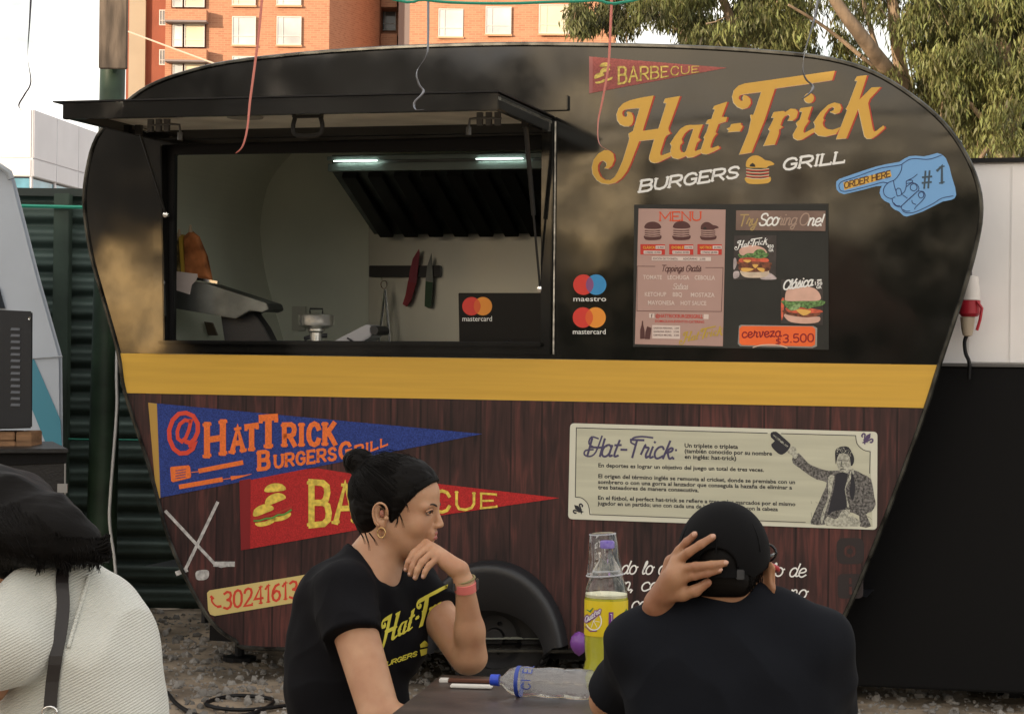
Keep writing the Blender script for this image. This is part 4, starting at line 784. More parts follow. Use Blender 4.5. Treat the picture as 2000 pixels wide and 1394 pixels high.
q = MB(); A = [inv @ TW(*p, .35) for p in ((632, 676), (716, 633), (724, 636), (727, 650), (722, 658), (690, 677))]; q.prism(A, [a + Vector((0, .18, 0)) for a in A]); q.build('body', mat('grey_plastic', (.36, .36, .38), .4), pr_, bevel=.005)
q = MB(); a = inv @ TW(730, 645, .35); q.tube([a, a + Vector((0, .18, 0))], .024, 14); q.tube([inv @ TW(678, 660, .33), inv @ TW(692, 668, .33), inv @ TW(702, 668, .33)], .005, 6); q.build('roller', darkplastic, pr_, smooth=True)
# till screen: black panel with sticker
sc = ground_thing('screen', 'black till screen with a red and orange card sticker at the hatch corner', 'screen', TW(976, 680, .25)); inv = sc.matrix_basis.inverted()
q = MB(); A = [inv @ TW(*p, .25) for p in ((895, 572), (1060, 572), (1060, 680), (897, 680))]; q.prism(A, [a + Vector((0, .02, 0)) for a in A]); so_ = q.build('screen_case', mat('screen_black', (.003, .003, .0035), .3, spec=.25), sc, bevel=.003)
card(932, 598, 18, c_mo, c_mm, 'mastercard', so_, lambda x, y, o_: inv @ TW(x, y, .25 - o_), .0015)
q = MB(); q.tube(catmull([inv @ TW(*p, .22) for p in ((985, 672), (992, 664), (1002, 668), (1020, 670), (1050, 672))], 4), .004, 6); q.build('cable', blackm, sc, smooth=True)
# steel tray tilted at left, on a black stand
tr = ground_thing('till_arm', 'tilted steel till keyboard tray on a black stand at the left of the hatch', 'till', TW(470, 676, .35)); inv = tr.matrix_basis.inverted()
q = MB(); A = [inv @ TW(*p, .28) for p in ((326, 545), (400, 553), (520, 592), (524, 604), (512, 609), (488, 606), (460, 622), (327, 600))]; q.prism(A, [a + Vector((0, .22, 0)) for a in A]); q.build('tray', steel_d, tr, bevel=.004)
q = MB(); A = [inv @ TW(*p, .36) for p in ((430, 612), (488, 600), (516, 640), (536, 680), (440, 680))]; q.prism(A, [a + Vector((0, .1, 0)) for a in A]); q.build('stand', darkplastic, tr, bevel=.006)
q = MB(); A = [inv @ TW(*p, .27) for p in ((328, 528), (385, 535), (386, 545), (374, 556), (370, 575), (328, 562))]; q.prism(A, [a + Vector((0, .006, 0)) for a in A]); q.build('paper_card', mat('note_paper', (.55, .48, .46), .7), tr)
q = MB(); A = [inv @ TW(*p, .26) for p in ((385, 542), (425, 549), (424, 554), (384, 547))]; q.prism(A, [a + Vector((0, .02, 0)) for a in A]); q.build('clip', chrome, tr)
q = MB(); A = [inv @ TW(*p, .9) for p in ((398, 628), (414, 630), (424, 655), (406, 655))]; q.prism(A, [a + Vector((0, .02, 0)) for a in A]); q.build('switch', mat('switch_brown', (.12, .09, .06), .4), tr, bevel=.002)
# sauce pouches
for P0, m_, lab in (([(358, 462), (372, 450), (386, 462), (402, 500), (412, 548), (384, 548), (360, 540)], mat('sauce_orange', (.44, .16, .06), .25, noise_s=9, noise_a=.6), 'orange sauce bottle leaning against the till, furthest right of the sauces'),
                    ([(333, 470), (345, 466), (352, 500), (358, 538), (333, 540)], mat('sauce_label', (.16, .12, .05), .3, noise_s=30, noise_a=.9), 'sauce bottle with a black and gold label at the hatch corner'),
                    ([(350, 458), (358, 458), (366, 540), (356, 538)], mat('sauce_yellow', (.50, .33, .05), .3), 'thin yellow sauce bottle between the two larger sauces')):
    base = TW(P0[-1][0], 548, .5); so2 = ground_thing('sauce_bottle', lab, 'sauce bottle', base, 'sauces by the till'); inv = so2.matrix_basis.inverted()
    A = [inv @ TW(*p, .5) for p in P0]; c0 = sum(A, Vector()) / len(A); q = MB()
    R0 = [c0 + (a - c0) * .8 + Vector((0, -.022, 0)) for a in A]; R1 = A; R2 = [a + Vector((0, .03, 0)) for a in A]; n_ = len(A)
    q.add(R0 + R1 + R2, [tuple(range(n_))] + [(r * n_ + i, r * n_ + (i + 1) % n_, (r + 1) * n_ + (i + 1) % n_, (r + 1) * n_ + i) for r in (0, 1) for i in range(n_)] + [tuple(2 * n_ + i for i in range(n_))[::-1]])
    q.build('body', m_, so2, bevel=.003); q = MB(); topp = min(P0, key=lambda p: p[1]); a = inv @ TW(*topp, .5); q.tube([a - Vector((0, 0, .01)), a + Vector((0, 0, .03))], [.012, .005], 10); q.build('nozzle', mat('nozzle', (.45, .35, .25), .4), so2, smooth=True)

# ---------------------------------------------------------------- neighbouring trailer at right
NB = empty('neighbour_trailer', 'plain white kiosk trailer with black lower half, beside the food trailer', 'trailer', TM @ Vector((2.1, .42, 0)), -PSI); inv = NB.matrix_basis.inverted()
def NP(px, py, d=.42): return inv @ TW(px, py, d)
a = NP(1892, 318); bq = NP(2000, 712); zt_ = a.z; zm = NP(1900, 711).z; zl = NP(1900, 1334).z; x0 = a.x
q = MB(); q.bb((x0, 0, zm), (x0 + 3.2, 2.0, zt_)); q.build('white_body', inner_white, NB, bevel=.01)
q = MB(); SK = [NP(1806, 713.5), NP(1750, 900), NP(1690, 1080), NP(1625, 1220), NP(1625, 1334)]; SK = [Vector((p.x, -.06, p.z)) for p in SK] + [Vector((x0 + 3.2, -.06, zl)), Vector((x0 + 3.2, -.06, zm - .012))]; q.prism(SK, [p + Vector((0, .25, 0)) for p in SK]); q.bb((x0, .2, zl), (x0 + 3.2, 1.9, zm - .013)); q.build('black_skirt', mat('skirt', (.0035, .0035, .004), .7, spec=.2), NB, bevel=.01)
q = MB(); q.bb((NP(1806, 713).x, -.075, zm - .012), (x0 + 3.2, .0, zm + .004)); q.build('ledge', mat('ledge', (.10, .10, .10), .35), NB, bevel=.003)
q = MB(); q.bb((x0 - .02, -.02, zt_), (x0 + 3.2, .05, zt_ + .02)); q.build('roof_rail', blackm, NB)
seam = mat('seam_grey', (.74, .72, .71), .5)
for u in (.20, 1.4, 2.6): q = MB(); q.bb((x0 + u, -.004, zm + .01), (x0 + u + .006, -.0005, zt_ - .02)); q.build('panel_seam', seam, NB)
CP = [NP(1872, 320), NP(1872, 560), NP(1850, 640), NP(1822, 710)]; CP = [Vector((p.x, .0, p.z)) for p in CP] + [Vector((x0 + .002, 0, zm)), Vector((x0 + .002, 0, zt_ - .004))]; q = MB(); q.prism([p + Vector((0, -.002, 0)) for p in CP], [p + Vector((0, .06, 0)) for p in CP]); q.build('corner_panel', inner_white, NB)
for k in range(2):
    q = MB(); q.lathe([(.0, -.09), (.29, -.09), (.31, -.05), (.31, .05), (.29, .09), (0, .09)], (x0 + 1.4 + .7 * k, .5, .31), 28, whM); q.build('wheel', mat('tyre', ()), NB, smooth=True)
for k in (0.2, 3.0):
    q = MB(); q.bb((x0 + k, .3, 0), (x0 + k + .07, .37, zl)); q.build('support_leg', blackm, NB)
PG = empty('power_plug', 'white and red industrial plug hanging between the two trailers', 'plug', TW(1892, 620, .30), -PSI); inv = PG.matrix_basis.inverted()
def lz(px, ys, rs, d=.30): return [(r, (inv @ TW(px, y, d)).z) for y, r in zip(ys, rs)], (inv @ TW(px, ys[0], d))
def plug_part(px, ys, ws, m_, nm):
    pf, c0 = lz(px, ys, [w_ * .0025 for w_ in ws]); q = MB(); q.lathe(pf[::-1], (c0.x, 0, 0), 20); return q.build(nm, m_, PG, smooth=True)
plug_part(1896, (538, 540, 560, 586, 588), (0, 14, 17, 19, 0), mat('socket_white', (.72, .68, .64), .4), 'socket')
plug_part(1894, (586, 587, 612, 618, 620), (0, 20, 20, 15, 0), mat('plug_red', (.40, .02, .035), .35), 'collar')
plug_part(1890, (618, 619, 640, 655, 658), (0, 14, 12, 9, 0), mat('plug_cream', (.50, .42, .32), .5), 'plug_body')
q = MB(); q.tube([inv @ TW(*p, .26) for p in ((1908, 588), (1918, 602), (1914, 625), (1908, 645))], .008, 6); q.build('lever', mat('plug_red', ()), PG, smooth=True)
q = MB(); q.tube(catmull([inv @ TW(*p, .30) for p in ((1888, 655), (1884, 668), (1886, 690), (1893, 708), (1893, 740))], 4), .009, 8); q.build('cable', blackm, PG, smooth=True)
q = MB(); q.tube([inv @ TW(1896, 545, .30), inv @ TW(1896, 530, .36)], .006, 6); q.build('hook', blackm, PG)

# ---------------------------------------------------------------- left side: van, vent box, tool box
VN = empty('white_van', 'white van body with a blue diagonal stripe, in front of the green fence', 'van', at(60, 900, 11.0)); VN.location.z = 0; inv = Matrix.Translation(VN.location).inverted()
def vp(px, py, Y=11.0): return inv @ at(px, py, Y)
A = [vp(*p) for p in ((-420, 322), (8, 322), (22, 334), (30, 352), (78, 540), (122, 695), (124, 900), (-420, 900))]
q = MB(); q.prism(A, [a + Vector((-.5, 1.6, 0)) for a in A]); vb = q.build('van_body', mat('van_paint', (.42, .47, .54), .35, noise_s=2, noise_a=.06), VN, bevel=.02)
q = MB(); A = [vp(*p, 10.995) for p in ((63, 699), (66, 700), (118, 820), (121, 872), (92, 872), (63, 800))]; q.prism(A, [a + Vector((0, .003, 0)) for a in A]); q.build('stripe', mat('van_stripe', (.06, .24, .33), .4), VN)
q = MB(); q.tube([vp(-300, 322, 10.96), vp(0, 325, 10.96), vp(18, 338, 10.96), vp(22, 350, 10.96)], .018, 8); q.build('rain_gutter', mat('gutter_grey', (.3, .33, .36), .4), VN, smooth=True)
q = MB(); A = [vp(*p, 10.985) for p in ((-300, 560), (-2, 560), (10, 602), (-300, 602))]; q.prism(A, [a + Vector((0, .01, 0)) for a in A]); q.build('side_window', mat('van_glass', (.02, .03, .04), .08), VN)
q = MB(); q.tube([vp(63, 700, 10.99), vp(122, 696, 10.99)], .004, 6); q.build('panel_seam', mat('gutter_grey', ()), VN)
for k in (-320, -60):
    q = MB(); c0 = vp(k, 1120, 11.2); q.lathe([(0, -.1), (.30, -.1), (.33, -.06), (.33, .06), (.3, .1), (0, .1)], (c0.x, .2, .33), 28, whM); q.build('wheel', mat('tyre', ()), VN, smooth=True)
q = MB(); A = [vp(*p, 11.05) for p in ((-420, 900), (60, 900), (60, 1110), (-420, 1110))]; q.prism(A, [a + Vector((-.5, 1.5, 0)) for a in A]); q.build('underbody', blackm, VN)
VB = empty('vent_box', 'black steel box with a column of vent slots standing on wood blocks', 'cabinet', at(0, 840, 9.0)); inv = Matrix.Translation(VB.location).inverted()
def vp(px, py, Y=9.0): return inv @ at(px, py, Y)
q = MB(); A = [vp(*p) for p in ((-150, 598), (64, 608), (63, 836), (-150, 842))]; q.prism(A, [a + Vector((-.08, .25, 0)) for a in A]); q.build('cabinet_case', mat('cabinet_paint', (.007, .009, .013), .4, bump=.0005, bump_s=200), VB, bevel=.006)
for k in range(13):
    y = 640 + k * 12.3; q = MB(); A = [vp(22, y, 8.994), vp(39, y + .6, 8.994), vp(38, y + 5.5, 8.994), vp(20, y + 5, 8.994)]; q.prism(A, [a + Vector((0, .006, 0)) for a in A]); q.build('vent_slot', mat('slot_edge', (.10, .11, .13), .5), VB)
q = MB(); c0 = vp(58, 622, 8.992); q.lathe([(0, -.004), (.006, -.004), (.006, .004)], c0, 8, whM); q.build('screw', chrome, VB)
plank = mat('raw_wood', (.22, .12, .06), .8, noise_s=6, noise_a=.4, stretch=(1, 1, 6), bump=.002, bump_s=30)
for i, (x0, x1, y0, y1, lb) in enumerate(((-60, 28, 843, 860, 'upper wooden board under the black vent box'), (-50, 30, 861, 878, 'lower wooden board under the black vent box'), (31, 62, 843, 879, 'thick wooden end block beside the stacked boards'))):
    c0 = at((x0 + x1) / 2, y1, 9.05); wb = empty('wood_block', lb, 'wood block', c0, 0, 'wood blocks under the vent box'); inv2 = Matrix.Translation(c0).inverted(); q = MB(); A = [inv2 @ at(*p, 9.02) for p in ((x0, y0), (x1, y0), (x1, y1), (x0, y1))]; q.prism(A, [a + Vector((0, .2, 0)) for a in A]); q.build('block', plank, wb, bevel=.004)
TB = empty('tool_box', 'black chequer plate tool box with a hinged front beside the fence', 'tool box', at(0, 1150, 8.8)); TB.location.z = 0; inv = Matrix.Translation(TB.location).inverted()
def vp(px, py, Y=8.8): return inv @ at(px, py, Y)
tbm = mat('chequer_plate', (.014, .014, .015), .42, .3, bump=.002, bump_s=90)
q = MB(); A = [vp(*p) for p in ((-300, 920), (130, 902), (128, 1060), (-300, 1080))]; q.prism(A, [a + Vector((-.2, .6, 0)) for a in A]); q.build('box_body', tbm, TB, bevel=.006)
q = MB(); A = [vp(*p, 8.76) for p in ((-300, 878), (133, 876), (134, 884), (-300, 886))]; q.prism(A, [a + Vector((-.22, .7, 0)) for a in A]); q.build('box_lid', tbm, TB, bevel=.003)
q = MB(); A = [vp(*p, 8.79) for p in ((-300, 884), (131, 884), (130, 903), (-300, 921))]; q.prism(A, [a + Vector((-.2, .6, 0)) for a in A]); q.build('box_rim', mat('skirt', ()), TB)
q = MB(); q.tube([vp(127, 905, 8.78), vp(127, 1000, 8.78)], .004, 6); q.bb(vp(113, 944, 8.78), vp(131, 962, 8.77)); q.build('hinge', mat('hinge_grey', (.28, .28, .28), .4, .7), TB)
q = MB()
for xx in (-250, 110): a = vp(xx, 1060, 8.9); q.bb((a.x - .03, .15, 0), (a.x + .03, .21, a.z))
q.build('support_leg', blackm, TB)

# ---------------------------------------------------------------- fence, posts, ropes, tall pole
FN = empty('corrugated_fence', 'dark green corrugated metal fence behind the trailers', 'fence', (-2, 13.2, 0)); zf = at(100, 384, 13.2).z
fmat = mat('fence_green', (.065, .095, .082), .5, .2, noise_s=1.6, noise_a=.35, bump=.001, bump_s=20)
pw = .154; n_ = int(zf / pw * 12)
sheets = [(-8 + 1.2 * k) for k in range(13)]
for k, x0 in enumerate(sheets):
    V = []; Fc = []
    for i in range(n_ + 1):
        z = zf * i / n_; ph = (z / pw) % 1; y = .022 * math.cos(2 * math.pi * ph) + .01 * math.cos(4 * math.pi * ph) + (k % 2) * .012
        V += [(x0 + 2, y, z), (x0 + 3.24, y, z)]
    Fc = [(2 * i, 2 * i + 1, 2 * i + 3, 2 * i + 2) for i in range(n_)]
    pyd('panel', V, Fc, fmat, FN, smooth=True)
q = MB(); q.bb((-6, -.05, zf), (9.6, .03, zf + .05)); q.build('top_rail', mat('rail_dark', (.03, .04, .035), .6), FN)
pg = mat('post_green', (.040, .062, .045), .6, noise_s=4, noise_a=.3, bump=.001, bump_s=30)
for xx in (at(-130, 390, 13.05).x, at(121, 390, 13.05).x, 1.0, 3.6, 6.0):
    q = MB(); q.bb((xx + 2 - .05, -.16, 0), (xx + 2 + .05, -.06, zf + .01)); q.build('post', pg, FN, bevel=.005)
rpm = mat('mint_rope', (.03, .30, .20), .6)
for y_ in (394, 849):
    q = MB(); za = at(60, y_, 12.98).z; q.tube([Vector((x + 2, -.19 if y_ < 500 else -.10, za - .01 * math.sin(x * 2) + .008 * x)) for x in np.linspace(-6, 6, 30)], .012 if y_ < 500 else .006, 6); q.build('rope', rpm, FN, smooth=True)
PO = empty('tall_pole', 'tall dark green round pole with a weathered board fixed near its top', 'pole', (at(202, 900, 11.6).x, 11.6, 0)); 
a = at(222, 60, 11.6); bq = at(202, 900, 11.6); lean = (a - bq) / (a.z - bq.z); base = bq - lean * bq.z
q = MB(); q.tube([base - Vector(PO.location) + lean * z for z in (0, 1.5, 3, 6.2)], [.088, .082, .072, .062], 20); q.build('shaft', mat('pole_green', (.030, .055, .032), .5, noise_s=5, noise_a=.4, bump=.001, bump_s=20), PO, smooth=True)
q = MB(); c0 = at(222, 45, 11.45) - Vector(PO.location); q.box((c0.x, c0.y, at(222, 135, 11.45).z + .7), (.155, .04, 1.4)); q.build('board', mat('grey_board', (.11, .085, .065), .85, noise_s=5, noise_a=.45, stretch=(4, 1, .6), bump=.002, bump_s=30), PO, bevel=.004)
q = MB(); q.tube(catmull([at(*p, 11.35) for p in ((245, 262), (240, 420), (228, 700), (228, 800), (216, 960), (214, 1020), (222, 1080), (226, 1120))], 4), .0085, 6); CB = q.build('white_cable', mat('cable_white', (.80, .80, .78), .5), None, smooth=True); tag(CB, 'thin white cable hanging down beside the green pole', 'cable')
q = MB(); q.tube(catmull([Vector((x, y, gz(x, y) + .015)) for x, y in ((-1.62, 9.75), (-1.5, 9.4), (-1.35, 9.2), (-1.15, 9.25), (-1.1, 9.6), (-1.3, 9.75), (-1.4, 9.5), (-1.2, 9.3), (-.9, 9.6))], 5), .010, 6); tag(q.build('hose', blackm, None, smooth=True), 'black hose coiled on the gravel under the trailer', 'hose')

# ---------------------------------------------------------------- pale building at left
PB = empty('pale_building', 'pale panelled low building with blue windows rising behind the green fence', 'building', (-15, 60, 0)); inv = Matrix.Translation((-15, 60, 0)).inverted()
zc = at(65, 214, 60).z; zb_ = at(65, 345, 60).z; C0 = at(65, 214, 60); C1 = at(192, 263, 66.3)
C0 = inv @ Vector((C0.x, 60, 0)); C1 = inv @ Vector((C1.x, 66.3, 0)); CL = C0 + Vector((-14, -.4, 0)); CB_ = C1 + (CL - C0)
def quadwall(name, a, b, z0, z1, m_, par, out_=0.0):
    n_ = Vector((b.y - a.y, -(b.x - a.x), 0)).normalized() * out_
    q = MB(); A = [Vector((a.x, a.y, z0)) + n_, Vector((b.x, b.y, z0)) + n_, Vector((b.x, b.y, z1)) + n_, Vector((a.x, a.y, z1)) + n_]; q.prism(A, [p - n_ * 1.2 - Vector((b.y - a.y, -(b.x - a.x), 0)).normalized() * .1 for p in A]); return q.build(name, m_, par)
pw_ = mat('panel_white', (.62, .62, .66), .6, noise_s=.8, noise_a=.04); gw = mat('blue_glass', (.10, .26, .36), .15, noise_s=1.2, noise_a=.3); beam = mat('beam_grey', (.45, .45, .47), .6)
q = MB(); q.prism([Vector((p.x, p.y, 0)) for p in (CL, C0, C1, CB_)], [Vector((p.x, p.y, zb_ - 1.6)) for p in (CL, C0, C1, CB_)]); q.build('lower_wall', beam, PB)
q = MB(); q.prism([Vector((p.x, p.y, zb_)) for p in (CL, C0, C1, CB_)], [Vector((p.x, p.y, zc)) for p in (CL, C0, C1, CB_)]); q.build('upper_wall', pw_, PB)
for a, bq, k0 in ((CL, C0, 5), (C0, C1, 3)):
    for k in range(k0):
        p0 = a.lerp(bq, k / k0 + .004); p1 = a.lerp(bq, (k + 1) / k0 - .004)
        quadwall('panel', p0, p1, zb_ + .55, zc - .02, pw_, PB, .03); quadwall('lower_panel', p0, p1, zb_ + .02, zb_ + .5, pw_, PB, .03)
        quadwall('window', p0, p1, zb_ - 1.55, zb_ - .05, gw, PB, -.12); quadwall('mullion', p0, a.lerp(bq, k / k0 + .03), zb_ - 1.6, zb_, pw_, PB, -.04)

# ---------------------------------------------------------------- brick apartment building
AB = empty('apartment_building', 'orange brick apartment tower with white framed windows behind the trailer', 'building', (-8, 130, 0)); inv = Matrix.Translation((-8, 130, 0)).inverted()
brk = mat('orange_brick', (.42, .155, .065), .85, noise_s=.25, noise_a=.14)
t, b = nodes_of(brk)
bt_ = t.nodes.new('ShaderNodeTexBrick'); bt_.inputs['Color1'].default_value = (.45, .215, .13, 1); bt_.inputs['Color2'].default_value = (.36, .165, .10, 1); bt_.inputs['Mortar'].default_value = (.45, .25, .15, 1)
bt_.inputs['Scale'].default_value = 1; bt_.inputs['Brick Width'].default_value = .42; bt_.inputs['Row Height'].default_value = .14; bt_.inputs['Mortar Size'].default_value = .018
tcn = t.nodes.new('ShaderNodeTexCoord'); sx = t.nodes.new('ShaderNodeSeparateXYZ'); cb = t.nodes.new('ShaderNodeCombineXYZ'); t.links.new(tcn.outputs['Object'], sx.inputs[0])
ad = t.nodes.new('ShaderNodeMath'); t.links.new(sx.outputs[0], ad.inputs[0]); t.links.new(sx.outputs[1], ad.inputs[1]); t.links.new(ad.outputs[0], cb.inputs[0]); t.links.new(sx.outputs[2], cb.inputs[1]); t.links.new(cb.outputs[0], bt_.inputs['Vector']); t.links.new(bt_.outputs[0], b.inputs['Base Color'])
dbrk = mat('shaded_brick', (.28, .085, .05), .85, noise_s=.3, noise_a=.15); beige = mat('beige_render', (.34, .28, .21), .8, noise_s=.4, noise_a=.06); gconc = mat('grey_render', (.22, .19, .19), .8)  # dbrk is the brick in shade: the shade is put into its colour
fwm = mat('window_frame_grey', (.55, .54, .52), .5); glz = mat('window_glass', (.50, .52, .54), .12, noise_s=.35, noise_a=.25); glz2 = mat('window_glass_dark', (.16, .17, .18), .1, noise_s=.4, noise_a=.5); blind = mat('window_blind', (.62, .56, .42), .7, noise_s=.6, noise_a=.06); recess = mat('recess_shade', (.12, .05, .035), .9)
def ap(px, py, Y): return inv @ at(px, py, Y)
TOP = 46.0
def block(px0, px1, Y0, Y1, m_, name='wall', depth=12):
    a = ap(px0, 300, Y0); c = ap(px1, 300, Y1); a.z = 0; c.z = 0; q = MB()
    q.prism([a, c, c + Vector((0, 0, TOP)), a + Vector((0, 0, TOP))], [p + Vector((0, depth, 0)) for p in (a, c, c + Vector((0, 0, TOP)), a + Vector((0, 0, TOP)))]); return q.build(name, m_, AB)
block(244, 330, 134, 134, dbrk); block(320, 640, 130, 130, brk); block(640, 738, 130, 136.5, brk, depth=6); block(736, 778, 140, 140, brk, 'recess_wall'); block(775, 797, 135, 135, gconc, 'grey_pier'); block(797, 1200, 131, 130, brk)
block(249, 281, 133.6, 133.6, beige, 'beige_pier', 1)
rnd = random.Random(5); ROW = 77.5
def window(px0, py0, px1, py1, Y, gm, bars=1, sillm=True, Y1=None):
    Y1 = Y1 or Y
    a = ap(px0, py1, Y - .02); c = ap(px1, py0, Y1 - .02); x0, x1, z0, z1 = a.x, c.x, a.z, c.z
    ux = Vector((c.x - a.x, c.y - a.y, 0)); wd_ = ux.length; ux.normalize(); nn = Vector((ux.y, -ux.x, 0))
    def bx(q, u0, u1, za, zb2, d0, d1):
        A = [a + ux * u + nn * d0 for u in (u0, u1)]; B = [a + ux * u + nn * d1 for u in (u0, u1)]
        P = [Vector((p.x, p.y, zz_)) for p in A for zz_ in (za, zb2)]; Q = [Vector((p.x, p.y, zz_)) for p in B for zz_ in (za, zb2)]
        q.prism([P[0], P[2], P[3], P[1]], [Q[0], Q[2], Q[3], Q[1]])
    q = MB(); t_ = .06
    bx(q, 0, wd_, z0, z0 + t_, .0, .06); bx(q, 0, wd_, z1 - t_, z1, 0, .06); bx(q, 0, t_, z0 + t_, z1 - t_, 0, .06); bx(q, wd_ - t_, wd_, z0 + t_, z1 - t_, 0, .06)
    for k in range(bars): u = wd_ * (.24 if bars == 1 else (k + 1) / (bars + 1)); bx(q, u, u + .04, z0 + t_, z1 - t_, .012, .05)
    zz_ = z0 + (z1 - z0) * .3; bx(q, t_, wd_ - t_, zz_, zz_ + .04, .014, .045)
    o = q.build('window', fwm, AB)
    q = MB(); bx(q, t_, wd_ - t_, z0 + t_, z1 - t_, .002, .010); q.build('pane', gm, o)
    if sillm: q = MB(); bx(q, -.06, wd_ + .06, z0 - .12, z0 - .01, .0, .12); q.build('sill', mat('brick_sill', (.55, .30, .18), .8), o)
for r in range(-3, 7):
    dy = r * ROW
    gl_ = lambda: rnd.choice((glz, glz, blind, glz))
    window(453, 33 + dy, 500, 88 + dy, 129.9, gl_()); window(540, 33 + dy, 589, 88 + dy, 129.9, gl_())
    q = MB(); a = ap(335, 40 + dy, 129.95); c = ap(402, 95 + dy, 129.95); q.bb((a.x, a.y, c.z), (c.x, a.y + .05, a.z)); q.build('balcony_shade', recess, AB)  # flat sheet on the wall, balcony shade put into its dark colour
    window(337, 48 + dy, 357, 92 + dy, 129.8, glz, 0, False); window(360, 48 + dy, 400, 92 + dy, 129.8, blind, 0, False)
    q = MB(); a = ap(322, 18 + dy, 129); c = ap(403, 40 + dy, 129); q.bb((a.x, 129 - 130, c.z), (c.x, 129.9 - 130, a.z)); bal = q.build('balcony', brk, AB)
    q = MB(); q.bb((a.x, -1.05, c.z - .12), (c.x, -.1, c.z - .005)); q.build('balcony_slab', gconc, bal)
    window(311, 20 + dy, 334, 50 + dy, 133.2, glz2, 1, False)
    for xx, Yw in ((688, 133.1), (702, 134.0)): window(xx, 62 + dy - 40, xx + 7, 82 + dy - 40, Yw, blind, 0, False, Yw + .5)
    window(744, 18 + dy, 774, 60 + dy, 139.9, glz2, 1, False)
    q = MB(); a = ap(738, 66 + dy, 138); c = ap(775, 92 + dy, 138); q.bb((a.x, 8, c.z), (c.x, 9.9, a.z)); q.build('balcony', brk, AB)
    window(856, 18 + dy, 905, 72 + dy, 130.75, gl_()); window(948, 14 + dy, 999, 67 + dy, 130.4, gl_()); window(1052, 10 + dy, 1112, 66 + dy, 130.1, blind)
q = MB(); q.bb((ap(250, 0, 133).x, 3.2, 0), (ap(281, 0, 133).x, 3.5, 1)); 
wr_ = MB(); wr_.tube([at(250, 62, 60), at(330, 92, 60), at(450, 136, 60), at(900, 330, 60)], .025, 5); tag(wr_.build('power_line', mat('wire_pale', (.6, .5, .4), .6), None), 'thin pale wire slanting down in front of the brick building', 'wire')

# ---------------------------------------------------------------- eucalyptus trees
barkm = mat('pale_bark', (.26, .19, .13), .85, noise_s=1.2, noise_a=.45, stretch=(2, 2, .4), bump=.02, bump_s=6)
leafm = mat('eucalyptus_leaf', (.135, .142, .050), .5, noise_s=.9, noise_a=.75, detail=3)
t, b = nodes_of(leafm); b.inputs['Subsurface Weight'].default_value = 0
oi = t.nodes.new('ShaderNodeNewGeometry')
hsv = t.nodes.new('ShaderNodeHueSaturation'); mr = t.nodes.new('ShaderNodeMapRange'); mr.inputs[3].default_value = .55; mr.inputs[4].default_value = 1.6
t.links.new(oi.outputs['Random Per Island'], mr.inputs[0]); t.links.new(mr.outputs[0], hsv.inputs['Value'])
mr2 = t.nodes.new('ShaderNodeMapRange'); mr2.inputs[3].default_value = .47; mr2.inputs[4].default_value = .53; t.links.new(oi.outputs['Random Per Island'], mr2.inputs[0]); t.links.new(mr2.outputs[0], hsv.inputs['Hue'])
src = b.inputs['Base Color'].links[0].from_socket; t.links.new(src, hsv.inputs['Color']); t.links.new(hsv.outputs[0], b.inputs['Base Color'])
tl = t.nodes.new('ShaderNodeBsdfTranslucent'); ms = t.nodes.new('ShaderNodeMixShader'); ms.inputs[0].default_value = .3; t.links.new(hsv.outputs[0], tl.inputs[0]); t.links.new(b.outputs[0], ms.inputs[1]); t.links.new(tl.outputs[0], ms.inputs[2]); t.links.new(ms.outputs[0], t.nodes['Material Output'].inputs[0])
def leaves(name, clumps, par, n_per, seed):
    """drooping narrow leaves hung round clump centres (x, y, z, r)"""
    g_ = np.random.default_rng(seed); C = np.repeat(np.array(clumps), n_per, axis=0); n = len(C)
    # leaves hang in strings below twig points
    tw = g_.normal(size=(n // 6 + 1, 3)); tw /= np.linalg.norm(tw, axis=1)[:, None]; tw *= g_.random((len(tw), 1)) ** .45
    tw = np.repeat(tw, 6, axis=0)[:n]
    P = C[:, :3] + tw * C[:, 3:4] * np.array([1, 1, .75]) + g_.normal(size=(n, 3)) * .07
    ln = g_.uniform(.10, .21, n); wd_ = ln * g_.uniform(.13, .22, n)
    az = g_.uniform(0, 2 * np.pi, n); dr = g_.uniform(.1, .75, n)
    d = np.stack([np.cos(az) * np.sin(dr), np.sin(az) * np.sin(dr), -np.cos(dr)], 1)
    a2 = g_.uniform(0, 2 * np.pi, n); s_ = np.stack([np.cos(a2), np.sin(a2), g_.uniform(-.4, .4, n)], 1); s_ -= d * (s_ * d).sum(1)[:, None]; s_ /= np.linalg.norm(s_, axis=1)[:, None]
    cv = np.cross(d, s_) * (ln * g_.uniform(-.15, .15, n))[:, None]
    p0 = P; p1 = P + d * (ln * .4)[:, None] + s_ * wd_[:, None] / 2 + cv; p2 = P + d * ln[:, None]; p3 = P + d * (ln * .4)[:, None] - s_ * wd_[:, None] / 2 + cv
    V = np.stack([p0, p1, p2, p3], 1).reshape(-1, 3).astype('f'); me = bpy.data.meshes.new(name)
    me.vertices.add(4 * n); me.vertices.foreach_set('co', V.ravel()); me.loops.add(4 * n); me.loops.foreach_set('vertex_index', np.arange(4 * n, dtype='i')); me.polygons.add(n); me.polygons.foreach_set('loop_start', np.arange(0, 4 * n, 4, dtype='i')); me.polygons.foreach_set('loop_total', np.full(n, 4, dtype='i')); me.update(calc_edges=True)
    return obj(name, me, leafm, par)
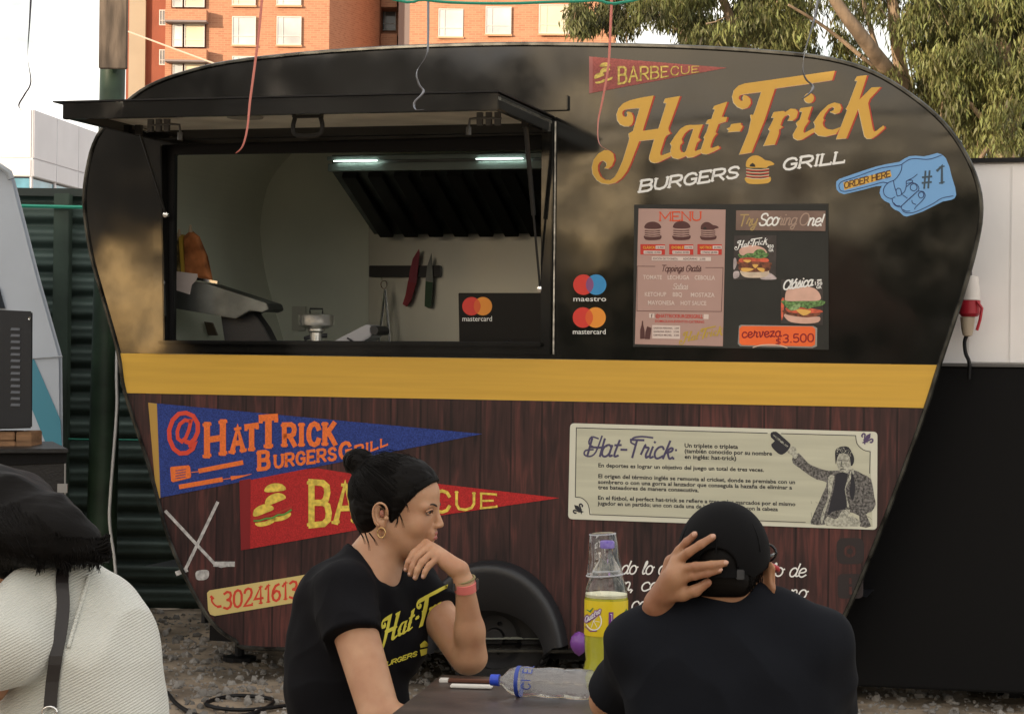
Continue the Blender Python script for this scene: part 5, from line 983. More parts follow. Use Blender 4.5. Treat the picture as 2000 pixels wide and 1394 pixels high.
def tree(label, base, limbs, boxes, n_per, seed, extra=None):
    """limbs: pixel polylines with distance and radii; boxes: regions (px0, py0, px1, py1, count, r) that carry foliage"""
    o = empty('eucalyptus_tree', label, 'tree', base, 0, 'eucalyptus trees behind the trailer'); Mi = Matrix.Translation(base).inverted(); rs = random.Random(seed)
    q = MB(); l0 = limbs[0]; q.tube(catmull([Vector((0, 0, -.1))] + [Mi @ at(*p) for p in l0[0]], 4), list(np.linspace(l0[1], l0[2], 4 * len(l0[0]) + 1)), 10); q.build('trunk', barkm, o, smooth=True)
    for P0, r0, r1 in limbs[1:]:
        q = MB(); pts = catmull([Mi @ at(*p) for p in P0], 4); q.tube(pts, list(np.linspace(r0, r1, len(pts))), 8); q.build('branch', barkm, o, smooth=True)
    cl = []
    for x0, y0, x1, y1, n_, r in boxes:
        for k in range(n_):
            Y = rs.uniform(34, 39); p = Mi @ at(rs.uniform(x0, x1), rs.uniform(y0, y1), Y); cl.append((*p, r * rs.uniform(.7, 1.25)))
    q = MB()
    for c in cl[::2]:
        c = Vector(c[:3]); s_ = c + Vector((rs.uniform(-.35, .35), rs.uniform(-.3, .6), rs.uniform(-.5, .1))); q.tube([s_, s_.lerp(c, .5) + Vector((0, 0, .08)), c + Vector((0, 0, .2))], [.014, .009, .004], 4, False)
    q.build('twigs', barkm, o)['kind'] = 'stuff'
    lf = leaves('crown', cl, o, n_per, seed); lf['kind'] = 'stuff'; return o
def gb(px, Y): p = at(px, 900, Y); p.z = 0; return p
tree('eucalyptus tree with the thick leaning grey trunk above the trailer roof', gb(1805, 36), [([(1800, 420, 36), (1775, 210, 35.5), (1700, 95, 34), (1640, 15, 33.6), (1590, -70, 33.5)], .20, .075), ([(1775, 215, 35.5), (1748, 60, 35), (1738, -120, 35)], .15, .07), ([(1720, 120, 34.4), (1690, 20, 34.6), (1680, -40, 35)], .05, .025), ([(1740, 160, 34.8), (1620, 60, 34.4), (1540, 10, 34)], .045, .02)],
     [(1590, 60, 1700, 150, 14, .20), (1600, -120, 1760, 30, 30, .28), (1660, 110, 1780, 190, 8, .17), (1500, -250, 1800, -80, 50, .5)], 150, 1)
tree('dense hanging eucalyptus above the white kiosk trailer', gb(1960, 35), [([(1965, 420, 35), (1955, 250, 35), (1960, 130, 35), (1930, -40, 35)], .30, .14), ([(1955, 290, 35), (1925, 240, 34.8), (1890, 200, 34.6)], .08, .03), ([(1955, 300, 35), (1985, 240, 34.7), (2020, 180, 34.5)], .09, .04), ([(1890, 350, 34.5), (1920, 300, 34.6), (1950, 270, 35)], .05, .04)],
     [(1770, -20, 2060, 130, 120, .34), (1800, 120, 2030, 225, 70, .28), (1850, 220, 2030, 275, 20, .22), (1860, 262, 1935, 318, 7, .16), (1780, -260, 2150, -20, 90, .6), (2000, 0, 2250, 300, 60, .6)], 230, 2)
tree('thin branched eucalyptus spreading above the pennant and logo', gb(1445, 37), [([(1470, 300, 37), (1460, 110, 37), (1432, 50, 37), (1400, -40, 37), (1380, -150, 37)], .13, .06), ([(1440, 78, 37), (1380, 76, 36.8), (1330, 60, 36.6), (1280, 45, 36.5)], .04, .015), ([(1450, 90, 37), (1405, 88, 36.8), (1340, 84, 36.6)], .025, .01), ([(1410, -20, 37), (1500, 20, 36.6), (1580, 60, 36)], .05, .02)],
     [(1190, -40, 1330, 50, 34, .24), (1330, -30, 1420, 70, 20, .22), (1440, 10, 1580, 90, 40, .27), (1440, -60, 1560, 20, 22, .28), (1115, 5, 1190, 60, 12, .15), (1130, -150, 1600, -40, 80, .5), (1340, 60, 1440, 95, 10, .2)], 190, 3)

# ---------------------------------------------------------------- gazebo frame, ribbons and cord in front
GZ = empty('gazebo_frame', 'slim steel gazebo frame over the tables, above the view', 'gazebo', (0, 5.9, 0))
gm = mat('gazebo_steel', (.4, .4, .4), .4, .6); q = MB(); zg = 3.1
for a, bq in (((-3, -1.6), (3, -1.6)), ((-3, 1.4), (3, 1.4)), ((-3, -1.6), (-3, 1.4)), ((3, -1.6), (3, 1.4)), ((-3, .1), (3, .1))): q.tube([(*a, zg), (*bq, zg)], .018, 8)
q.build('top_frame', gm, GZ, smooth=True)
for a in ((-3, -1.6), (3, -1.6), (-3, 1.4), (3, 1.4)): q = MB(); q.tube([(*a, 0), (*a, zg)], .02, 8); q.build('leg', gm, GZ, smooth=True)
def ribbon(pts, w_, m_, label, Y=6.0, tw=0):
    P0 = catmull([at(*p, Y) for p in pts], 6); top = P0[0].copy(); top.z = zg; P0 = [top] + P0; V = []; Fc = []; n_ = len(P0)
    for i, p in enumerate(P0):
        a_ = tw * i / n_ ; dx = Vector((math.cos(a_), math.sin(a_) * .9, 0)); k = w_ / 2 * (1 if i < n_ - 2 else .6); V += [p - dx * k, p + dx * k]
    Fc = [(2 * i, 2 * i + 1, 2 * i + 3, 2 * i + 2) for i in range(n_ - 1)]
    c0 = Vector((V[-1][0], V[-1][1], V[-1][2])); o = pyd('ribbon', [v for v in V], Fc, m_, smooth=True); md = o.modifiers.new('thick', 'SOLIDIFY'); md.thickness = .0006
    tag(o, label, 'ribbon', 'curling ribbons hanging from the gazebo'); return o
rpk = mat('pink_ribbon', (.62, .20, .16), .35); rdk = mat('dark_ribbon', (.045, .04, .055), .25, .3); rsv = mat('silver_ribbon', (.20, .21, .24), .25, .6)
ribbon([(62, -30), (58, 40), (54, 110), (60, 160), (48, 185), (37, 205), (42, 216)], .006, rdk, 'dark ribbon hanging against the bright sky, clear of the trailer', tw=5)
ribbon([(514, -30), (506, 60), (496, 140), (488, 200), (483, 250), (474, 285), (460, 300)], .0075, rpk, 'long coral ribbon hanging in front of the open hatch', tw=1.2)
ribbon([(836, -30), (836, 80), (832, 110), (814, 140), (818, 165), (827, 180), (810, 200), (812, 214), (828, 214)], .008, rsv, 'silver grey curled ribbon above the middle of the hatch', tw=5)
ribbon([(1196, -30), (1192, 60), (1188, 130), (1176, 200), (1168, 240), (1170, 280), (1190, 295)], .008, rpk, 'pale pink ribbon hanging beside the small red pennant', tw=1.6)
ribbon([(1602, -30), (1590, 40), (1572, 100), (1568, 135), (1574, 155), (1587, 168), (1584, 180), (1567, 194)], .008, rsv, 'dark silver ribbon curling in front of the logo', tw=4)
q = MB(); q.tube(catmull([Vector((-1.5, 6.0, zg))] + [at(*p, 6.0) for p in ((700, -22), (830, 0), (900, 6), (1000, 7), (1080, 4), (1160, 1), (1300, -16))] + [Vector((1.5, 6.0, zg))], 5), .0045, 6); tag(q.build('green_cord', rpm, None, smooth=True), 'green cord sagging across the top in front of the bricks', 'cord')

# ---------------------------------------------------------------- added behind the camera, unseen: gives shade and reflections in the black paint
shadewall = mat('shade_wall_paint', (.46, .42, .37), .8, noise_s=.35, noise_a=.6); 
def sun_frame(p, s_, z): return Vector((.743 * p - .669 * s_, -.669 * p - .743 * s_, z))
def shade_box(name, label, p0, p1, s0, s1, z0, z1, m_, par=None):
    q = MB(); A = [sun_frame(p0, s0, z0), sun_frame(p1, s0, z0), sun_frame(p1, s0, z1), sun_frame(p0, s0, z1)]; q.prism(A, [sun_frame(p0, s1, z0), sun_frame(p1, s1, z0), sun_frame(p1, s1, z1), sun_frame(p0, s1, z1)]); o = q.build(name, m_, par)
    if label: tag(o, label, 'building')
    return o
MH = empty('shade_wall', 'added unseen hall standing behind the photographer', 'building', (0, 0, 0))  # added to keep the low sun off the trailer and tables
HT = 6.5
shade_box('wall', None, -7.80, -1.7, 14.8, 15.2, 0, HT, shadewall, MH)
shade_box('wall', None, -8.86, -7.802, 14.8, 15.0, 0, 1.6, shadewall, MH); shade_box('wall', None, -8.86, -7.802, 14.8, 15.0, 3.1, HT, shadewall, MH); shade_box('wall', None, -22, -8.862, 14.8, 15.1, 0, HT, shadewall, MH)  # gap shaped so low sky glow is mirrored in the trailer's left end
hedge = empty('added_hedge', 'added unseen row of dark bushy trees, shaped for reflections', 'hedge', (0, -60, 0)); V = []; Fc = []
rs = random.Random(11); q = MB()
for k in range(3, 60):
    x = -62 + 1.6 * k; hh = 7.6 + 5.5 * noise.noise((k * .27, 0, 5)) + rs.uniform(-1, 1.4); q.lathe([(0, 0), (1.5, .1), (1.9, hh * .4), (1.4, hh * .8), (.6, hh * .97), (0, hh)], (x, rs.uniform(-2, 2), 0), 9)  # added trees, heights shaped for dark patches in the paint's reflections
q.build('foliage', mat('hedge_green', (.04, .05, .02), .9, noise_s=1, noise_a=.5, bump=.1, bump_s=3), hedge)['kind'] = 'stuff'
for k, (x, y, hgt, cc) in enumerate(((-6.5, -24, 5.2, (.7, .68, .62)), (-14, -26, 6.0, (.35, .2, .14)), (3, -22, 4.6, (.6, .6, .62)))):
    te = empty('added_tent', ['white pointed market tent', 'brown pointed market tent', 'grey pointed market tent'][k] + ', unseen, added for its reflection', 'tent', (x, y, 0), 0, 'added unseen tents for reflections'); q = MB(); r_ = 2.2  # added only to be mirrored in the black paint
    q.add([(-r_, -r_, 2.4), (r_, -r_, 2.4), (r_, r_, 2.4), (-r_, r_, 2.4), (0, 0, hgt)], [(0, 1, 4), (1, 2, 4), (2, 3, 4), (3, 0, 4)]); q.build('roof', mat(f'tent_cloth_{["a", "b", "c"][k]}', cc, .8), te, fix=False)
    for a in ((-r_, -r_), (r_, -r_), (r_, r_), (-r_, r_)): q = MB(); q.tube([(*a, 0), (*a, 2.4)], .04, 6); q.build('leg', gm, te)

# ---------------------------------------------------------------- blended solid modelling (for bodies and clothes)
class Solid:
    def __init__(s, lo, hi, h):
        s.lo = np.array(lo, 'f') - 3 * h; s.h = h; s.n = np.ceil((np.array(hi) + 3 * h - s.lo) / h).astype(int) + 1
        s.d = np.full(tuple(s.n), 9.0, 'f')
    def win(s, lo, hi):
        a = np.maximum(np.floor((np.array(lo) - s.lo) / s.h).astype(int), 0); b = np.minimum(np.ceil((np.array(hi) - s.lo) / s.h).astype(int) + 1, s.n)
        if (b <= a).any(): return None
        g = [s.lo[i] + s.h * np.arange(a[i], b[i], dtype='f') for i in range(3)]
        return tuple(slice(a[i], b[i]) for i in range(3)), g[0][:, None, None], g[1][None, :, None], g[2][None, None, :]
    def comb(s, sl, p, k, sub):
        d = s.d[sl]
        if sub: d = -d
        if k > 0: hh = np.maximum(k - np.abs(d - p), 0) / k; r = np.minimum(d, p) - hh * hh * k * .25
        else: r = np.minimum(d, p)
        s.d[sl] = -r if sub else r
    def cap(s, a, b, ra, rb=None, k=.02, sub=False, cut=False):
        rb = ra if rb is None else rb; a = np.array(a, 'f'); b = np.array(b, 'f'); m = max(ra, rb) + k + 3 * s.h
        w_ = s.win(np.minimum(a, b) - m, np.maximum(a, b) + m)
        if not w_: return s
        sl, X, Y, Z = w_; ab = b - a; L2 = float(ab @ ab) + 1e-12
        tt = ((X - a[0]) * ab[0] + (Y - a[1]) * ab[1] + (Z - a[2]) * ab[2]) / L2; t_ = np.clip(tt, 0, 1)
        if cut: t2 = np.maximum(tt, 0)
        else: t2 = t_
        p = np.sqrt((X - a[0] - ab[0] * t2) ** 2 + (Y - a[1] - ab[1] * t2) ** 2 + (Z - a[2] - ab[2] * t2) ** 2) - (ra + (rb - ra) * t_)
        if cut: p = np.maximum(p, (tt - 1) * math.sqrt(L2))
        s.comb(sl, p, k, sub); return s
    def ell(s, c, r, k=.02, M=None, sub=False):
        c = np.array(c, 'f'); r = np.array(r, 'f'); m = max(r) + k + 3 * s.h; w_ = s.win(c - m, c + m)
        if not w_: return s
        sl, X, Y, Z = w_; x, y, z = X - c[0], Y - c[1], Z - c[2]
        if M is not None: M = np.array(M); x, y, z = (M[0, 0] * x + M[1, 0] * y + M[2, 0] * z, M[0, 1] * x + M[1, 1] * y + M[2, 1] * z, M[0, 2] * x + M[1, 2] * y + M[2, 2] * z)
        k0 = np.sqrt((x / r[0]) ** 2 + (y / r[1]) ** 2 + (z / r[2]) ** 2); k1 = np.sqrt((x / r[0] ** 2) ** 2 + (y / r[1] ** 2) ** 2 + (z / r[2] ** 2) ** 2)
        s.comb(sl, k0 * (k0 - 1) / np.maximum(k1, 1e-6), k, sub); return s
    def chain(s, pts, rs, k=.012):
        for i in range(len(pts) - 1): s.cap(pts[i], pts[i + 1], rs[i], rs[i + 1], k)
        return s
    def mesh(s, name, m, parent=None, origin=(0, 0, 0), push=None):
        d = s.d; S_ = d < 0; nx, ny, nz = d.shape
        c = np.zeros((nx - 1, ny - 1, nz - 1), 'u1')
        for i in (0, 1):
            for j in (0, 1):
                for k in (0, 1): c += S_[i:nx - 1 + i, j:ny - 1 + j, k:nz - 1 + k]
        I = np.argwhere((c > 0) & (c < 8)); idx = np.full(c.shape, -1, 'i'); idx[I[:, 0], I[:, 1], I[:, 2]] = np.arange(len(I))
        acc = np.zeros((len(I), 3), 'f'); cnt = np.zeros(len(I), 'f'); cor = [(i, j, k) for i in (0, 1) for j in (0, 1) for k in (0, 1)]
        val = {q: d[I[:, 0] + q[0], I[:, 1] + q[1], I[:, 2] + q[2]] for q in cor}
        for a in cor:
            for ax in range(3):
                if a[ax] == 1: continue
                b = list(a); b[ax] = 1; b = tuple(b); va, vb = val[a], val[b]; mk = (va < 0) != (vb < 0)
                t_ = np.where(mk, va / np.where(mk, va - vb, 1), 0); p = np.tile(np.array(a, 'f'), (len(I), 1)); p[:, ax] += t_; acc += p * mk[:, None]; cnt += mk
        V = s.lo + (I + acc / cnt[:, None]) * s.h - np.array(origin, 'f'); Q = []
        for ax in range(3):
            o1, o2 = [k for k in range(3) if k != ax]; sl0 = [slice(None)] * 3; sl1 = [slice(None)] * 3; sl0[ax] = slice(0, -1); sl1[ax] = slice(1, None)
            e = S_[tuple(sl0)] != S_[tuple(sl1)]; P = np.argwhere(e); P = P[(P[:, o1] > 0) & (P[:, o2] > 0) & (P[:, o1] < d.shape[o1] - 1) & (P[:, o2] < d.shape[o2] - 1)]
            ins = S_[P[:, 0], P[:, 1], P[:, 2]]
            def g(u, v): R_ = P.copy(); R_[:, o1] -= u; R_[:, o2] -= v; return idx[R_[:, 0], R_[:, 1], R_[:, 2]]
            q = np.stack([g(1, 1), g(0, 1), g(0, 0), g(1, 0)], 1); flip = ins if ax != 1 else ~ins; q[~flip] = q[~flip][:, ::-1]; Q.append(q)
        Q = np.concatenate(Q); Q = Q[(Q >= 0).all(1)]; n = len(Q); me = bpy.data.meshes.new(name)
        me.vertices.add(len(V)); me.vertices.foreach_set('co', V.astype('f').ravel()); me.loops.add(4 * n); me.loops.foreach_set('vertex_index', Q.astype('i').ravel()); me.polygons.add(n)
        me.polygons.foreach_set('loop_start', np.arange(0, 4 * n, 4, dtype='i')); me.polygons.foreach_set('loop_total', np.full(n, 4, dtype='i')); me.update(calc_edges=True)
        # relax
        E = np.empty(len(me.edges) * 2, 'i'); me.edges.foreach_get('vertices', E); E = E.reshape(-1, 2); co = V.astype('f').copy()
        deg = np.zeros(len(V), 'f'); np.add.at(deg, E[:, 0], 1); np.add.at(deg, E[:, 1], 1); deg = np.maximum(deg, 1)
        for w_ in (.5, -.52, .5, -.52, .5):
            sm_ = np.zeros_like(co); np.add.at(sm_, E[:, 0], co[E[:, 1]]); np.add.at(sm_, E[:, 1], co[E[:, 0]]); co += w_ * (sm_ / deg[:, None] - co)
        me.vertices.foreach_set('co', co.ravel()); me.update()
        if push:
            nr = np.empty(len(V) * 3, 'f'); me.vertices.foreach_get('normal', nr); nr = nr.reshape(-1, 3)
            for i in range(len(co)): co[i] += nr[i] * push(co[i] + np.array(origin, 'f'))
            me.vertices.foreach_set('co', co.ravel()); me.update()
        o = obj(name, me, m, parent); me.polygons.foreach_set('use_smooth', [True] * n); return o
def skin(name, c, c2):
    return mat(name, c, .48, sss=.25, noise_s=14, noise_a=.1, col2=c2, bump=.0003, bump_s=500, spec=.4)
skinw = skin('skin_light', (.47, .270, .160), (.39, .20, .115)); skinm = skin('skin_tan', (.36, .195, .110), (.27, .125, .070))
tee = mat('black_cotton', (.0045, .0045, .006), .85, bump=.0014, bump_s=22, spec=.15); tee2 = mat('navy_black_cotton', (.005, .006, .009), .85, bump=.0017, bump_s=18, spec=.15)
hairm = mat('black_hair', (.0035, .0028, .0025), .55, bump=.0014, bump_s=90, stretch=(.25, 1, 1), spec=.12)
jeans = mat('dark_jeans', (.02, .025, .04), .8, bump=.0005, bump_s=300)
def fold(sc=9, am=.004, seed=0.0, st=(1, 1, 1)):
    def f(p):
        q = Vector((float(p[0]) * st[0] * sc + seed, float(p[1]) * st[1] * sc, float(p[2]) * st[2] * sc)); v = noise.noise(q); return (abs(v) - .25) * -am * 2 + noise.noise(q * 2.3) * am * .5
    return f
def stool(name, label, x, y, zt_, par=None):
    o = empty(name, label, 'stool', (x, y, 0), 0, 'black plastic stools at the table'); q = MB(); pm = mat('stool_plastic', (.02, .02, .02), .5)
    q.bb((-.16, -.16, zt_ - .03), (.16, .16, zt_)); q.build('seat', pm, o, bevel=.01)
    for a in (-1, 1):
        for b_ in (-1, 1): q = MB(); q.tube([(a * .13, b_ * .13, zt_ - .03), (a * .18, b_ * .18, 0)], .016, 8); q.build('leg', pm, o, smooth=True)
V3 = Vector

# ---------------------------------------------------------------- woman at the table
w0 = at(690, 1400, 5.28); WO = empty('person', 'woman in black tee with yellow print resting her chin on her hand', 'person', (w0.x, w0.y, 0)); wo = V3((w0.x, w0.y, 0))
ya = R(12); hf = V3((math.cos(ya), -math.sin(ya), 0)); hl = V3((math.sin(ya), math.cos(ya), 0)); hu = V3((0, 0, 1)); pit = R(4); hf, hu = (hf * math.cos(pit) - hu * math.sin(pit)), (hu * math.cos(pit) + hf * math.sin(pit))
HC = at(777, 997, 5.33)
def hp_(x, y, z): return HC + hf * x + hl * y + hu * z
HM = [[hf[i], hl[i], hu[i]] for i in range(3)]
A_ = lambda x, y, Y: at(x, y, Y)
f45 = V3((.74, -.67, 0)); s45 = V3((.67, .74, 0)); TMx = [[s45[i], f45[i], (0, 0, 1)[i]] for i in range(3)]
def torso_w(s, o):
    c1 = A_(700, 1225, 5.33); c2 = A_(688, 1400, 5.29)
    s.ell(c1, (.172 + o, .118 + o, .185 + o), .03, TMx); s.ell(c2, (.165 + o, .135 + o, .20 + o), .08, TMx); s.ell(c2 - V3((0, 0, .12)), (.185 + o, .15 + o, .12 + o), .08, TMx)
    for e in (-1, 1): s.ell(c1 + f45 * .088 + s45 * .072 * e - V3((0, 0, .045)), (.066 + o, .062 + o, .068 + o), .05, TMx)
    s.cap(A_(672, 1148, 5.20), A_(800, 1138, 5.42), .058 + o, .055 + o, .06); s.cap(A_(718, 1085, 5.31), A_(718, 1190, 5.32), .058 + o, .10 + o, .05)
    s.cap(A_(650, 1180, 5.28), A_(640, 1330, 5.27), .09 + o, .10 + o, .08)
s = Solid(A_(540, 1640, 5.6) - V3((.02, .92, 0)), A_(985, 870, 5.0) + V3((.02, .65, .03)), .0038)
torso_w(s, -.010)
s.ell(hp_(-.014, 0, .043), (.100, .077, .090), .02, HM); s.ell(hp_(.043, 0, .048), (.064, .060, .058), .03, HM); s.ell(hp_(.044, 0, -.022), (.056, .056, .070), .03, HM)
s.cap(hp_(.02, 0, -.072), hp_(.068, 0, -.100), .036, .023, .03)
for e in (-1, 1):
    s.cap(hp_(-.01, .050 * e, -.04), hp_(.055, .018 * e, -.096), .020, .018, .03); s.ell(hp_(.058, .038 * e, -.028), (.028, .022, .026), .02, HM); s.cap(hp_(.096, .012 * e, .022), hp_(.083, .047 * e, .020), .010, .008, .014)
    s.ell(hp_(.106, .035 * e, .0085), (.015, .016, .0095), .014, HM, sub=True)
s.cap(hp_(.098, 0, .016), hp_(.117, 0, -.024), .0072, .0090, .010); 
for e in (-1, 1): s.ell(hp_(.109, .010 * e, -.028), (.011, .007, .0065), .006, HM)
s.cap(hp_(.099, -.014, -.047), hp_(.099, .014, -.047), .0085, .0085, .012); s.cap(hp_(.097, -.012, -.0605), hp_(.097, .012, -.0605), .0085, .0085, .012); s.ell(hp_(.086, 0, -.088), (.014, .02, .014), .02, HM); s.cap(hp_(.112, -.02, -.0535), hp_(.112, .02, -.0535), .0028, .0028, .004, sub=True)
eM = [[(hf * .97 - hl * 0)[i], hl[i], hu[i]] for i in range(3)]
for e in (-1, 1): s.ell(hp_(-.024, .079 * e, -.008), (.021, .010, .033), .006, HM); s.ell(hp_(-.019, .090 * e, -.003), (.013, .013, .022), .002, HM, sub=True); s.ell(hp_(-.019, .078 * e, -.036), (.009, .007, .011), .006, HM)
s.cap(hp_(-.03, 0, -.04), A_(738, 1110, 5.335), .054, .060, .03)
# near arm, far arm
s.cap(A_(678, 1180, 5.16), A_(745, 1405, 4.98), .059, .050, .03); s.cap(A_(745, 1405, 4.98), A_(905, 1420, 4.90), .046, .030, .02); s.cap(A_(905, 1420, 4.90), A_(960, 1425, 4.88), .030, .026, .02)
s.cap(A_(822, 1150, 5.41), A_(912, 1284, 5.28), .052, .044, .03); s.cap(A_(922, 1282, 5.26), A_(917, 1230, 5.24), .040, .036, .02); s.cap(A_(917, 1230, 5.24), A_(908, 1140, 5.20), .037, .0235, .02)
s.cap(A_(906, 1140, 5.20), A_(898, 1112, 5.20), .0235, .024, .015)
kn = [((832, 1060, 5.255), (808, 1080, 5.235), (798, 1097, 5.225), (793, 1112, 5.225)), ((838, 1067, 5.235), (814, 1088, 5.215), (806, 1106, 5.208), (801, 1121, 5.208)), ((846, 1077, 5.215), (824, 1097, 5.195), (815, 1114, 5.19), (811, 1128, 5.19)), ((856, 1088, 5.20), (838, 1104, 5.185), (830, 1116, 5.18), (827, 1126, 5.18))]
for i, (a, b, c, e) in enumerate(kn):
    r_ = (.0098, .0098, .0093, .0082)[i]; s.chain([A_(900, 1112, 5.205 + .012 * (1.5 - i) * -1 + .0), A_(*a)], [.014, .0115], .012); s.cap(A_(890 - 2 * i, 1108, 5.20), A_(a[0] + 14, a[1] + 12, a[2] - .004), .016, .012, .014); s.chain([A_(*a), A_(*b), A_(*c), A_(*e)], [r_ + .0008, r_, r_ * .92, r_ * .78], .0035)
s.chain([A_(893, 1118, 5.235), A_(868, 1102, 5.27), A_(850, 1082, 5.29), A_(838, 1070, 5.295)], [.014, .012, .010, .008], .010)
# legs (under the table)
for e in (-1, 1):
    hj = wo + V3((0, 0, .60)) + s45 * .10 * e; kj = hj + f45 * .40 + s45 * .04 * e + V3((0, 0, .0)); s.cap(hj, hj + f45 * .1, .06, .06, .04)
body = s.mesh('body', skinw, WO, wo)
s = Solid(A_(540, 1640, 5.6) - V3((.02, .70, 0)), A_(985, 1030, 5.0) + V3((.02, .65, .03)), .0045)
torso_w(s, .0)
s.cap(A_(674, 1158, 5.17), A_(689, 1243, 5.10), .074, .077, .05, cut=True)
s.cap(A_(812, 1145, 5.415), A_(858, 1192, 5.35), .062, .062, .04, cut=True)
s.cap(A_(742, 1060, 5.30), A_(765, 1105, 5.255), .074, .054, .012, sub=True); s.cap(A_(735, 1040, 5.33), A_(735, 1080, 5.33), .075, .068, .012, sub=True)
shirt = s.mesh('tee_shirt', tee, WO, wo, push=fold(8, .009, 3, (1, 1, .9)))
s = Solid(wo + V3((-.3, -.75, -.02)), wo + V3((.75, .35, .75)), .009)
for e in (-1, 1):
    hj = wo + V3((0, 0, .60)) + s45 * .10 * e; kj = hj + f45 * .42 + s45 * .03 * e; s.cap(hj, kj, .092, .066, .05); s.cap(kj, kj + V3((.0, 0, -.5)) - f45 * .05, .062, .045, .03)
s.ell(wo + V3((0, 0, .64)), (.185, .16, .12), .05, TMx); s.mesh('trousers', jeans, WO, wo)
for e in (-1, 1):
    q = MB(); fp = s45 * (.13 * e) + f45 * .42; M_ = Matrix(((f45.x, s45.x, 0), (f45.y, s45.y, 0), (0, 0, 1))); q.lathe([(0, 0), (.05, .002), (.052, .03), (.04, .065), (0, .08)], fp + f45 * .02 + V3((0, 0, .0)), 16, M_ @ Matrix.Diagonal((2.4, 1, 1))); q.build('shoe', mat('shoe_white', (.5, .5, .5), .6), WO, smooth=True)
stool('stool', 'black stool under the woman with the yellow print tee', w0.x, w0.y, .50)
# hair
s = Solid(HC - V3((.2, .15, .16)), HC + V3((.17, .16, .2)), .0035)
s.ell(hp_(-.024, 0, .045), (.110, .085, .100), .02, HM); s.ell(hp_(.03, 0, .060), (.077, .072, .076), .03, HM); s.ell(hp_(-.060, 0, -.012), (.058, .070, .066), .03, HM)
s.ell(hp_(.114, 0, -.032), (.105, .13, .118), .006, HM, sub=True)
for e in (-1, 1): s.ell(hp_(-.020, .088 * e, -.010), (.024, .022, .034), .008, HM, sub=True); s.cap(hp_(.010, .066 * e, .02), hp_(.004, .070 * e, -.022), .010, .004, .012)
s.ell(hp_(-.095, 0, .098), (.030, .028, .03), .02, HM); s.ell(hp_(-.115, 0, .118), (.040, .036, .033), .012, HM); s.cap(hp_(-.135, 0, .12), hp_(-.142, .01, .096), .022, .012, .01)
hair = s.mesh('hair', hairm, WO, wo, push=fold(40, .002, 1, (.4, 1, 1)))
HLN = [(.1157, 0, .093), (.100, -.030, .088), (.078, -.05, .074), (.050, -.068, .050), (.020, -.077, .022), (.004, -.080, -.006), (-.020, -.082, .024), (-.046, -.080, .016), (-.058, -.076, -.040), (-.085, -.055, -.062), (-.100, 0, -.055)]
q = MB(); rs = random.Random(4); bun = hp_(-.09, 0, .098)
for k in range(520):
    a = rs.uniform(0, 9.99); i0 = int(a); fq = a - i0; sd_ = rs.choice((-1, 1)); u_ = Vector(HLN[i0]).lerp(Vector(HLN[i0 + 1]), fq); st_ = hp_(u_.x - rs.uniform(0, .018), u_.y * sd_, u_.z + rs.uniform(0, .012))
    pts = []
    for i in range(8):
        t_ = i / 7; p = st_.lerp(bun, t_); l = Vector(((p - HC).dot(hf) + .024, (p - HC).dot(hl), (p - HC).dot(hu) - .047)); n_ = Vector((l.x / .1125, l.y / .0870, l.z / .1025)); ln = max(n_.length, 1e-3)
        if i < 7: l = l / ln * (1.0 + .012 * rs.random())
        pts.append(hp_(l.x - .024, l.y, l.z + .047) - wo)
    q.tube(pts, [.0006] + [.0011] * 6 + [.0006], 4, False)
for k in range(60):
    a = rs.uniform(0, 6.28); b_ = rs.uniform(-1, 1); c0 = hp_(-.115, 0, .118); pts = []
    for i in range(9):
        t_ = a + i * .35; pts.append(c0 + hf * (.041 * math.cos(t_) * math.sqrt(1 - b_ * b_)) + hu * (.034 * math.sin(t_) * math.sqrt(1 - b_ * b_)) + hl * (.037 * b_) - wo)
    q.tube(pts, .0011, 4, False)
for k in range(70):
    a = rs.uniform(-.4, 2.2); r1 = 1.0 + rs.uniform(.0, .05); b_ = rs.uniform(-.9, .2); pts = []
    for i in range(6):
        t_ = a + i * rs.uniform(.04, .09); pts.append(hp_(-.024 + .112 * r1 * math.cos(t_) * math.cos(b_), .086 * math.sin(b_) * r1, .047 + .102 * r1 * math.sin(t_) * math.cos(b_) + .002 * i * rs.random()) - wo)
    q.tube(pts, .00045, 3, False)
for x, y, x2, y2 in ((842, 931, 820, 940), (808, 950, 812, 962), (800, 960, 790, 985), (788, 975, 796, 1000), (778, 1000, 786, 1030), (776, 1008, 770, 1030), (720, 1040, 735, 1065), (712, 1040, 720, 1075), (700, 1035, 712, 1062)):
    for e in range(3): q.tube([A_(x + e, y, 5.245) - wo, A_((x + x2) / 2 + e + 2, (y + y2) / 2, 5.24) - wo, A_(x2 + 2 * e, y2, 5.245) - wo], [.0008, .0007, .0003], 4, False)
q.build('hair_strands', hairm, WO, smooth='all')['kind'] = 'stuff'
